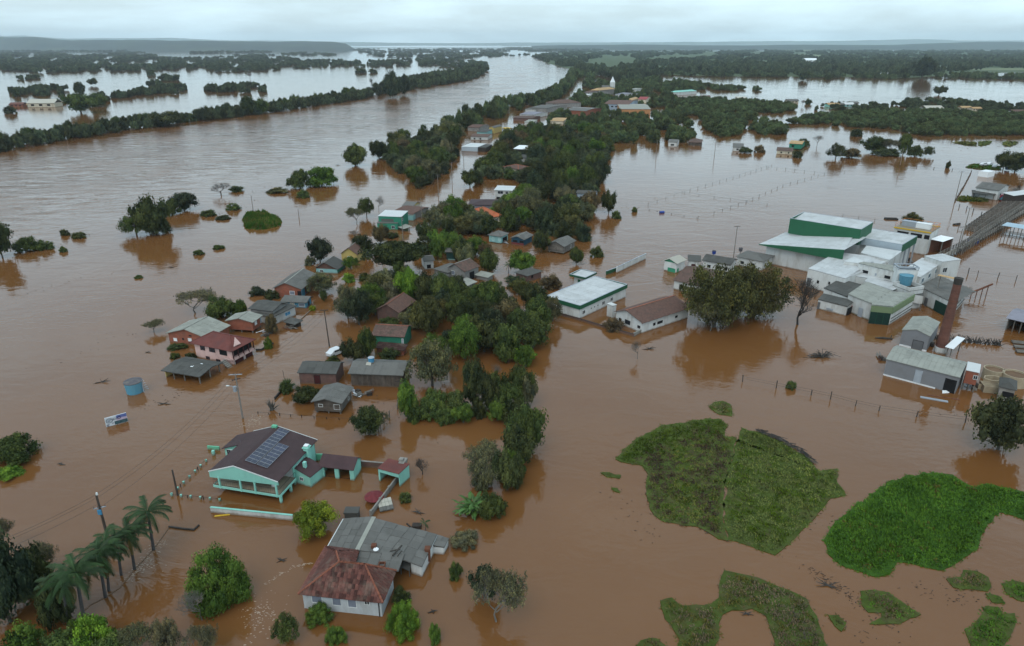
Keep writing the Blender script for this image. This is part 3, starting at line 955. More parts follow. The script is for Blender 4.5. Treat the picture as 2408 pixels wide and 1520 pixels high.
shut = W_('shut', pm='pale_shutter'); hole = W_('hole'); win = W_('win'); door = W_('door', pm='grey_door', fm='frame_dark'); dwin = W_('win', fm='frame_dark')
def q3(k, a, b, c, z): return Q(k, *a, z), Q(k, *b, z), Q(k, *c, z)
ez = 3.7
A, B, Cc = Q('U', 110, 725, ez), Q('U', 1020, 865, ez), Q('U', 1455, 305, ez)
c, rz, Lx, W = frame3(A, B, Cc)
mint = thing('house', 'mint green two-storey house with dark plum roof and solar panels', 'house', c, rz)
foot(c, rz, Lx, W, 4); LANDMARK.append((600, 1080, 'the mint green house'))
hx, hy = Lx/2, W/2
rx = -hx + Lx * .385; rh = 1.55
xl = -hx + .1
deckz = 1.35
yv = -hy + 3.0             # veranda depth
for pts in ([(-hx, hy, ez), (-hx, -hy, ez), (rx - .004, -hy, ez + rh), (rx - .004, hy, ez + rh)], [(hx, -hy, ez), (hx, hy, ez), (rx + .004, hy, ez + rh), (rx + .004, -hy, ez + rh)]):
 roof_plane(mint, 'roof', pts, M['plum_roof'], .1, None)
kx = rh / (rx + hx)
wl = 3.1
y0 = -hy + W * .64
MB().slab([(-hx - wl, hy, ez - kx * wl), (-hx - wl, y0, ez - kx * wl), (-hx - .01, y0, ez - .01), (-hx - .01, hy, ez - .01)], .1).build('roof', M['plum_roof'], mint)
b_ = MB()
b_.v += [(-hx - wl + .3, y0 + .3, -.5), (-hx + .4, y0 + .3, -.5), (-hx + .4, y0 + .3, ez - .12), (-hx - wl + .3, y0 + .3, ez - kx * wl - .02),
  (-hx - wl + .3, y0 + .45, -.5), (-hx + .4, y0 + .45, -.5), (-hx + .4, y0 + .45, ez - .12), (-hx - wl + .3, y0 + .45, ez - kx * wl - .02)]
b_.f += [(0, 1, 2, 3), (7, 6, 5, 4), (0, 4, 5, 1), (1, 5, 6, 2), (2, 6, 7, 3), (3, 7, 4, 0)]
b_.box((-hx - wl + .3, y0 + .45, -.5), (-hx - wl + .45, hy - .3, ez - kx * wl - .12))
b_.build('wall', M['mint_wall'], mint)
w_ = MB(); w_.box((-hx - wl + .7, y0 + .2, 1.3), (-hx - wl + 1.75, y0 + .29, 2.4)); w_ = w_.build('window', M['bright_white'], mint)
for k in range(3): MB().box((-hx - wl + .74 + k * .34, y0 + .17, 1.34), (-hx - wl + 1.03 + k * .34, y0 + .2, 2.36)).build('pane', M['glass'], w_)
g_ = MB()
pf = [(-hx + .03, ez - 1.0), (hx - .9, ez - .62), (hx - .03, ez - .62), (hx - .03, ez - .08), (rx, ez + rh - .1), (-hx + .03, ez - .08)]
i0 = 0
g_.v = [(p[0], -hy + .02, p[1]) for p in pf] + [(p[0], -hy + .14, p[1]) for p in pf]
g_.f = [tuple(range(6)), tuple(range(11, 5, -1))] + [(k, k + 6, (k+1) % 6 + 6, (k+1) % 6) for k in range(6)]
g_.build('gable', M['mint_wall'], mint)
for (a, b2) in (((-hx, ez), (rx, ez + rh)), ((rx, ez + rh), (hx, ez))):
 for yy in (-hy - .03, hy + .03): MB().bar((a[0], yy, a[1] + .0), (b2[0], yy, b2[1] + .0), .06, .14).build('verge_board', M['frame_white'], mint)
mb = MB()
mb.box((-hx + 1.3, yv, deckz - .1), (hx - 2.6, yv + .15, ez + .05)); mb.build('wall', M['deep_mint_wall'], mint)
mb = MB()
mb.box((-hx + .5, y0 - .2, -.5), (-hx + .65, hy - .3, ez - .1)); mb.box((-hx + .5, hy - .45, -.5), (hx - .4, hy - .3, ez - .05))
mb.box((-hx + 1.3, yv + .15, -.5), (-hx + 1.45, y0, ez - .1))
mb.build('wall', M['mint_wall'], mint)
mb = MB(); yr = -hy + W * .40
mb.box((hx - .55, yr, -.5), (hx - .4, hy - .3, ez - .12)); mb.build('wall', M['mint_wall'], mint)
mb = MB(); mb.box((hx - 2.6, yv, deckz - .1), (hx - 2.45, yr, ez + .1)); mb.box((hx - 2.6, yr, deckz), (hx - .55, yr + .12, ez)); mb.build('wall', M['white_wall'], mint)
MB().box((-hx + .35, -hy + .12, deckz - .12), (hx - .12, yv + .2, deckz)).box((hx - 2.7, yv + .2, deckz - .12), (hx - .12, yr, deckz)).build('veranda_floor', M['floor_tile'], mint)
eb = MB(); eb.box((-hx + .3, -hy + .02, deckz - .3), (hx - .06, -hy + .12, deckz + .04)); eb.box((hx - .12, -hy + .12, deckz - .3), (hx - .02, yr, deckz + .04))
eb.box((-hx + .25, -hy + .12, deckz - .3), (-hx + .35, yv, deckz + .04)); eb.build('deck_edge', M['mint_wall'], mint)
for fx in (.13, .44, .65, .955):
 x = -hx + Lx * fx
 MB().box((x - .11, -hy - .02 + .0, deckz - .32), (x + .11, -hy + .2, ez - .6)).build('column', M['mint_wall'], mint)
for (x, y) in ((hx - .12, -hy + .25), (hx - .12, yr - 1.6)):
 MB().box((x - .16, y - .16, -1), (x + .16, y + .16, deckz - .3)).build('column', M['mint_wall'], mint)
MB().box((hx - 2.35, yv - .3, deckz), (hx - 2.12, yv - .07, ez - .4)).build('column', M['mint_wall'], mint)
MB().box((-hx + 2.3, yv - 1.0, -.6), (hx - 3.2, yv - .85, .55)).build('wall', M['mint_wall'], mint)
rl = MB()
for (p, q) in (((-hx + .3, -hy + .2), (hx - .15, -hy + .2)), ((hx - .15, -hy + .2), (hx - .15, yr)), ((-hx + .3, -hy + .2), (-hx + .3, yv))):
 for z in (.95, .1): rl.bar((*p, deckz + z), (*q, deckz + z), .035)
 n = int((Vector(q) - Vector(p)).length / .35)
 for k in range(n + 1):
  a = Vector(p).lerp(Vector(q), k / n); rl.bar((a.x, a.y, deckz), (a.x, a.y, deckz + .95), .012)
rl.build('railing', M['frame_dark'], mint)
ch = MB(); ch.box((hx - 2.35, yv - 1.3, deckz + .01), (hx - 1.85, yv - .85, deckz + .45)); ch.box((hx - 2.35, yv - .9, deckz + .45), (hx - 1.85, yv - .84, deckz + .9))
tag(ch.build('chair', M['bright_white'], None, (0, 0, 0)), 'white plastic chair standing on the veranda of the mint house', 'chair')
o = bpy.data.objects['chair']; o.location = c; o.rotation_euler = (0, 0, rz)
cm = MB().box((hx - .5, hy - W*.30, -.5), (hx + .25, hy - W*.30 + .8, ez + .75)).box((hx - .62, hy - W*.30 - .12, ez + .5), (hx + .37, hy - W*.30 + .92, ez + .62)).build('chimney', M['mint_wall'], mint)
MB().box((hx - .45, hy - W*.30 + .08, ez + .8), (hx + .2, hy - W*.30 + .72, ez + .92)).build('chimney_cap', M['bright_white'], cm)
for (u, z_, w2, h2) in ((yr + 1.0, 1.9, 1.3, .9), (yr + 3.2, 1.9, 1.0, .9), (hy - 2.4, 1.9, .5, .5)):
 fr = MB().box((hx - .42, u, z_), (hx - .34, u + w2, z_ + h2)).build('window', M['bright_white'], mint)
 MB().box((hx - .36, u + .08, z_ + .08), (hx - .32, u + w2 - .08, z_ + h2 - .08)).build('pane', M['glass'], fr)
for k, x in enumerate((-hx + 1.6, -hx + 3.4, 0.2)):
 MB().box((x, yv - .04, deckz + .95), (x + 1.1, yv + .02, deckz + 1.75)).build('window', M['deep_mint_wall'], mint)
MB().box((rx - .5, hy - .6, ez + rh - .1), (rx + .3, hy - .1, ez + rh + .28)).build('roof_vent', M['deep_mint_wall'], mint)
sl = rh / (hx - rx)
def on_roof(x, y, dz=0): return Vector((x, y, ez + (hx - x) * sl + dz))
pw, ph_ = (W - 2.0) / 11, 1.72
sm_f = MB().box((0, 0, 0), (ph_ - .04, pw - .04, .04)).mesh('solar_panel', M['solar_frame'])
sm_c = MB().box((.04, .04, .04), (ph_/2 - .035, pw - .08, .048)).box((ph_/2 - .005, .04, .04), (ph_ - .08, pw - .08, .048)).mesh('cell_sheet', M['solar_cell'])
ang = math.atan(sl)
arr = thing('solar_array', 'long array of dark solar panels on the plum roof of the mint house', 'solar panels', c, rz)
ystart = -hy + 1.7
for row in range(11):
 cols = [0, 1] if row < 11 else [0]
 for cidx in cols:
  if cidx == 1 and row > 6: continue
  for h in (0,):
   x = rx + .75 + cidx * 1.78
   y = ystart + row * pw + (0 if cidx == 0 else 0)
   p_ = on_roof(x, y, .12)
   o = inst('solar_panel', sm_f, arr, p_, (0, ang, 0))
   inst('cell_sheet', sm_c, o)
house('small lean-to room with plum roof and tiny square window, attached to the mint house', Q('U', 1225, 740, 1.9), Q('U', 1440, 805, 1.9), Q('U', 1560, 640, 1.9), 1.9,
 'sr', .9, wall='mint_wall', rm='plum_tile', wins=[('f', .9, .8, .5, .5, win)], ov=.12, name='lean_to', cat='outbuilding', lm='the mint lean-to')
p = Q('U', 1400, 850, 0)
tag(MB().box((-.22, -.22, -1), (.22, .22, 3.3)).build('gate_pillar', M['mint_wall'], None, p, rz), 'tall slim mint pillar beside the small lean-to room', 'pillar')
p = Q('U', 1548, 805, 0)
tag(MB().box((-.28, -.28, -1), (.28, .28, 1.0)).build('gate_pillar', M['mint_wall'], None, p, rz), 'short mint pillar in the yard between lean-to and open shed', 'pillar')
carp = house('long open shed with plum tiled roof and mint pillars', Q('U', 1540, 660, 2.0), Q('U', 2010, 712, 2.0), Q('U', 2120, 552, 2.0), 2.0, 'gx', 1.0, .6, .18,
   'mint_wall', 'plum_tile', skip=('f',), name='shed', cat='shed', lm='the mint shed', cap=None)
wx, wy = carp['_w']
for fx in (-.88, .0, .9):
 MB().box((fx*wx - .32, -wy, -.8), (fx*wx + .32, -wy + .3, 1.88)).build('pillar', M['mint_wall'], carp)
MB().box((-wx, -wy + .31, -.7), (wx, -wy + .4, .02)).build('floor_edge', M['dark_opening'], carp)
car2 = house('small open carport with a faded red roof and mint front', Q('Z', 1168, 345, 2.3), Q('Z', 1312, 388, 2.3), Q('Z', 1335, 306, 2.3), 2.3, 'sl', .15, wall='mint_wall', rm='red_tile', ov=.1, skip=('f',), name='carport', cat='carport', lm='the red carport', cap=None)
wx, wy = car2['_w']
MB().box((-wx, -wy, 1.65), (wx, -wy + .14, 2.2)).box((-wx, -wy, -.8), (-wx + .25, -wy + .25, 1.65)).build('fascia', M['mint_wall'], car2)
p = Q('Z', 1342, 385, 0)
st = MB()
for k in range(9):
 st.box((-.35 + .05*(k % 2), -.8, k*.32 - .4), (.4 + .06*(k % 3), .8, k*.32 - .1))
st.box((-.45, -.35, 2.45), (.2, .3, 2.8))
tag(st.build('chimney_stack', M['concrete'], None, p, rz), 'weathered stone chimney block standing against the red carport', 'chimney')
ez = 2.35
A, B, Cc = Q('V', 228, 1145, ez), Q('V', 1305, 1258, ez), Q('V', 1485, 850, ez)
c, rz, Lx, W = frame3(A, B, Cc)
th_ = thing('house', 'white plank house with weathered red clay tile roof and four shuttered windows', 'house', c, rz)
foot(c, rz, Lx, W, 1); LANDMARK.append((860, 1400, 'the clay tiled house'))
hx, hy = Lx/2, W/2; ov = .35; wx, wy = hx - ov, hy - ov
MB().box((-wx, -wy, -.5), (wx, -wy + .15, ez - .1)).box((-wx, wy - .15, -.5), (wx, wy, ez - .1)).box((-wx, -wy + .15, -.5), (-wx + .15, wy - .15, ez - .1)).box((wx - .15, -wy + .15, -.5), (wx, wy - .15, ez - .1)).build('wall', M['offwhite_wood'], th_)
rh = 2.3
ra, rb_ = Vector((-hx + 3.9, -hy + W*.62, ez + rh)), Vector((hx - 3.0, -hy + W*.62, ez + rh))
c4 = [Vector((-hx, -hy, ez)), Vector((hx, -hy, ez)), Vector((hx, hy, ez)), Vector((-hx, hy, ez))]
Lb = (Q('V', 590, 555, ez) - c); cz, sz = math.cos(-rz), math.sin(-rz)
def tol(v): return Vector((v.x*cz - v.y*sz, v.x*sz + v.y*cz, v.z))
lb = tol(Vector((Lb.x, Lb.y, ez)))
yb2 = max(lb.y, hy + 3)
slopes = [('front', [c4[0], c4[1], rb_, ra]), ('side', [c4[1], c4[2], rb_]), ('rear', [c4[2], Vector((ra.x, hy, ez)), ra, rb_])]
E_ = Q('V', 712, 600, ez + rh) - c; E_ = tol(E_); E_.z = ez + rh
pa_ = tol(Q('V', 945, 778, 3.4) - c); pb2 = tol(Q('V', 1000, 592, 3.4) - c)
side2 = [Vector((-hx, yb2, ez)), c4[0], ra, E_]
slopes.append(('river', side2)); slopes.append(('patch', [pa_, pb2, E_, ra])); slopes.append(('hipend', [Vector((pb2.x, pb2.y, 3.4)), Vector((-hx, yb2, ez)), E_]))
back2 = [Vector((ra.x + .01, hy + .02, ez + .0)), Vector((2.0 + ra.x, hy + .02, ez)), Vector((2.0 + ra.x, yb2, ez + rh*.6)), Vector((ra.x + .01, yb2, ez + rh))]
tile_me = MB()
tile_me.v = [(-.2, -.03, 0), (-.07, -.03, .055), (.07, -.03, .055), (.2, -.03, 0), (-.2, .58, -.012), (-.07, .58, .04), (.07, .58, .04), (.2, .58, -.012)]
tile_me.f = [(0, 1, 5, 4), (1, 2, 6, 5), (2, 3, 7, 6), (0, 3, 2, 1)]
for f_ in list(tile_me.f): pass
tile_mesh = tile_me.mesh('roof_tile', M['old_tile'])
rnd = random.Random(3)
nt_single = 0
for nm, pts in slopes:
 deck = MB().slab(pts, .08).build('roof', M['old_tile'], th_)
 e0, e1 = pts[0], pts[1]
 ux = (e1 - e0).normalized(); top = pts[2]
 uy = (top - e0) - ux * (top - e0).dot(ux); ly = uy.length; uy.normalize(); uz = ux.cross(uy).normalized()
 P2 = [((p - e0).dot(ux), (p - e0).dot(uy)) for p in pts]
 xs0 = min(p[0] for p in P2); xs1 = max(p[0] for p in P2)
 rest = MB()
 pitchx, pitchy = .40, .55
 ny = int(ly / pitchy) + 1; nx = int((xs1 - xs0) / pitchx) + 1
 for j in range(ny):
  for i in range(nx):
   x = xs0 + (i + .5) * pitchx; y = j * pitchy
   if not inside(P2, x, y + .25) or not inside(P2, x - .12, y + .1) or not inside(P2, x + .12, y + .1): continue
   p = e0 + ux*x + uy*y + uz * (.03 + rnd.uniform(0, .03))
   a = rnd.uniform(-.07, .07); X = (ux + uy*a).normalized(); Y = (uy - ux*a + uz * rnd.uniform(.0, .06)).normalized(); Z = X.cross(Y).normalized()
   if nm == 'front' and nt_single < 298:
    nt_single += 1
    o = bpy.data.objects.new('tile', tile_mesh); C.objects.link(o); o.parent = deck
    o.matrix_local = Matrix(((X.x, Y.x, Z.x, p.x), (X.y, Y.y, Z.y, p.y), (X.z, Y.z, Z.z, p.z), (0, 0, 0, 1)))
   else:
    b0 = len(rest.v)
    for v in tile_me.v: rest.v.append(tuple(p + X*v[0] + Y*v[1] + Z*v[2]))
    rest.f += [tuple(b0 + k for k in f) for f in tile_me.f]
 if rest.v:
  o = rest.build('tile', M['old_tile'], deck); o['kind'] = 'stuff'
rb2 = MB()
for a, b2 in ((ra, rb_), (c4[0], ra), (c4[1], rb_), (c4[2], rb_), (ra, side2[3])):
 n = int((b2 - a).length / .45)
 for k in range(n):
  p, q = a.lerp(b2, k/n), a.lerp(b2, (k+.93)/n)
  rb2.tube([p + Vector((0, 0, .06)), q + Vector((0, 0, .075))], [.13, .11], 6)
rb2.build('ridge_tiles', M['ridge_tile'], th_)
MB().bar(side2[0] + Vector((0, 0, .05)), c4[0] + Vector((0, 0, .05)), .1, .12).build('verge', M['ridge_tile'], th_)
for (u, w2, h2, pm_) in ((1.2, 1.15, 1.0, 'pale_shutter'), (3.9, .95, 1.1, 'pale_shutter'), (5.9, .95, 1.15, 'pale_shutter'), (8.1, .5, .5, 'dark_opening')):
 opening(th_, 2*wx, 2*wy, 'f', u * (2*wx) / 10.2, ez - .25 - h2, w2, h2, 'shut' if pm_ != 'dark_opening' else 'win', fm='frame_white', pm=pm_)
MB().box((wx - .35, -wy - .1, -.4), (wx - .25, -wy, ez - .1)).build('drainpipe', M['frame_dark'], th_)
zr = 2.6
def sheetroof(root, nm, corners, nx, ny, mt, z=None, name='roof'):
 return roof_plane(root, name, corners, mt, .08, (nx, ny))
base_pt = Q('V', 1000, 590, 2.6)
ws = thing('workshop', 'rambling workshop roofed in large grey fibre cement sheets', 'workshop', Vector((base_pt.x, base_pt.y, 0)), 0)
LANDMARK.append((930, 1280, 'the grey sheeted workshop'))
o0 = ws.location
def lo(k, x, y, z): return Q(k, x, y, z) - Vector((o0.x, o0.y, 0))
d1 = [lo('V', 600, 562, 2.3), lo('V', 965, 588, 3.1), lo('V', 1175, 165, 3.1), lo('V', 800, 190, 2.3)]
d2 = [lo('V', 1010, 592, 3.12), lo('V', 1370, 640, 2.7), lo('V', 1640, 305, 2.5), lo('V', 1205, 185, 3.12)]
d3 = [lo('V', 955, 770, 2.75), lo('V', 1500, 855, 2.35), lo('V', 1580, 632, 2.6), lo('V', 1012, 600, 2.95)]
d4 = [lo('V', 1375, 640, 2.65), lo('V', 1800, 800, 1.75), lo('V', 1990, 390, 1.75), lo('V', 1645, 300, 2.45)]
d5 = [lo('V', 1905, 520, 1.4), lo('V', 2080, 555, 1.1), lo('V', 2140, 440, 1.1), lo('V', 1995, 395, 1.4)]
for d, nx, ny in ((d1, 4, 5), (d2, 3, 5), (d3, 4, 2), (d4, 3, 5), (d5, 2, 2)):
 def bil(u, v, d=d): return d[0].lerp(d[1], u).lerp(d[3].lerp(d[2], u), v)
 deck = MB().slab(d, .08).build('roof', M['grey_sheet'], ws)
 for i in range(nx):
  for j in range(ny):
   u0, u1, v0, v1 = i/nx + .004, (i+1)/nx - .004, j/ny, (j+1)/ny + .012 * (j < ny-1)
   k = .03 + .03 * ((i + j) % 2) + rnd.uniform(0, .015)
   q = [bil(u0, v0), bil(u1, v0), bil(u1, v1), bil(u0, v1)]
   cpt = (q[0] + q[2]) / 2
   ux_ = (q[1] - q[0]).normalized(); a_ = math.atan2(ux_.y, ux_.x)
   m_ = MB(); ca, sa = math.cos(-a_), math.sin(-a_)
   pts_ = []
   for p in q:
    dl = p - cpt; pts_.append((dl.x*ca - dl.y*sa, dl.x*sa + dl.y*ca, dl.z + k + .03))
   m_.slab(pts_, .03)
   m_.build('sheet', M['grey_sheet'], deck, cpt, a_)
MB().bar(lo('V', 975, 590, 3.2), lo('V', 1190, 165, 3.2), .55, .08).build('ridge_cap', M['pale_sheet'], ws)
MB().bar(lo('V', 590, 565, 2.35), lo('V', 800, 195, 2.35), .1, .14).build('fascia', M['frame_white'], ws)
wb = MB()
def wallseg(mb, p, q, z0, z1, t=.15):
 mb.bar((p.x, p.y, (z0+z1)/2), (q.x, q.y, (z0+z1)/2), t, z1 - z0)
wallseg(wb, lo('V', 1660, 720, 1.9), lo('V', 1790, 790, 1.6), -.4, 1.6); wallseg(wb, lo('V', 1790, 790, 1.6), lo('V', 1985, 395, 1.6), -.4, 1.6)
wallseg(wb, lo('V', 1915, 530, 1.2), lo('V', 2070, 560, 1.0), -.4, 1.0); wallseg(wb, lo('V', 2070, 560, 1.0), lo('V', 2125, 455, 1.0), -.4, 1.0)
wallseg(wb, lo('V', 620, 555, 2.2), lo('V', 815, 200, 2.2), -.4, 2.15)
wallseg(wb, lo('V', 1190, 185, 2.9), lo('V', 1640, 310, 2.3), -.4, 2.3); wallseg(wb, lo('V', 830, 195, 2.3), lo('V', 1180, 180, 2.9), -.4, 2.2)
wallseg(wb, lo('V', 1640, 310, 2.3), lo('V', 1980, 400, 1.6), -.4, 1.6)
wb.build('wall', M['white_wall'], ws)
an = [lo('V', 1530, 800, 1.1), lo('V', 1640, 850, .9), lo('V', 1690, 720, 1.1), lo('V', 1570, 690, 1.3)]
aw = MB().slab(an, .06); aw.bar(an[1], (an[1].x, an[1].y, -.5), .1).bar(an[0], (an[0].x, an[0].y, -.5), .1); aw.build('awning', M['dark_sheet'], ws)
def on(k, x, y, z, mb, name, mt, label, cat, rz=0, **kw):
 p = Q(k, x, y, z); return tag(mb.build(name, M[mt], None, p, rz), label, cat, **kw)
on('V', 1190, 545, 3.15, MB().box((-.3, -.3, 0), (.3, .3, .35)), 'chimney', 'rust', 'small orange flue box poking through the middle of the workshop roof', 'chimney')
on('V', 1215, 575, 3.1, MB().cyl((0, 0), .35, 0, .16, .2), 'roof_vent', 'bright_white', 'small white dome vent beside the orange flue on the workshop roof', 'vent')
on('V', 1490, 610, 2.9, MB().bar((-.5, -.7, .05), (.4, .9, .25), .16).bar((-.9, .1, .04), (.3, .3, .2), .12).bar((.1, -.8, .05), (.5, .1, .1), .1), 'timber_scraps', 'dark_twigs', 'loose dark branch tangle lying on the grey sheet roof', 'branches')
on('V', 1292, 785, 2.8, MB().box((-.4, -.4, 0), (-.3, .4, .3)).box((.3, -.4, 0), (.4, .4, .3)).box((-.3, .3, 0), (.3, .4, .3)).box((-.3, -.4, 0), (.3, -.3, .3)), 'hatch', 'rust', 'rusty square hatch frame on the lower grey sheets', 'hatch')
on('V', 1870, 590, 1.9, MB().box((-.3, -.3, -1.5), (.3, .3, .2)).box((-.34, -.34, .2), (.34, .34, .45)), 'chimney', 'rust', 'short chimney with orange cap at the field edge of the workshop', 'chimney')
on('V', 920, 178, 0, MB().box((-.9, -.6, -.5), (.9, .6, 1.2)).box((-1.0, -.7, 1.2), (1.0, .7, 1.35)), 'water_box', 'dark_sheet', 'dark square tank box standing behind the workshop roof', 'tank')
on('V', 1735, 300, 0, MB().box((-.6, -.4, -.5), (.6, .4, .5)).bar((-1.3, -.3, .9), (-.4, -.9, .5), .15), 'crate', 'dark_wood', 'dark wooden box with white board leaning on it behind workshop', 'box')
BOARDS = {'the timber barn': [('f', 'wood_wall', .34, .1, 2.5, 0), ('r', 'wood_wall', .36, .1, 2.5, 0)], 'the small plank house': [('f', 'wood_wall', .24, .5, 2.2, 1), ('r', 'grey_wood', .4, .5, 2.2, 0)],
  'the brown stilt house': [('f', 'grey_wood', .3, .4, 2.3, 1), ('r', 'grey_wood', .4, .4, 2.3, 0)], 'the turquoise house': [('f', 'cyan_wall', .35, .2, 2.3, 0)], 'the red fronted house': [('r', 'dark_blue_wall', .4, .0, 2.0, 0)]}
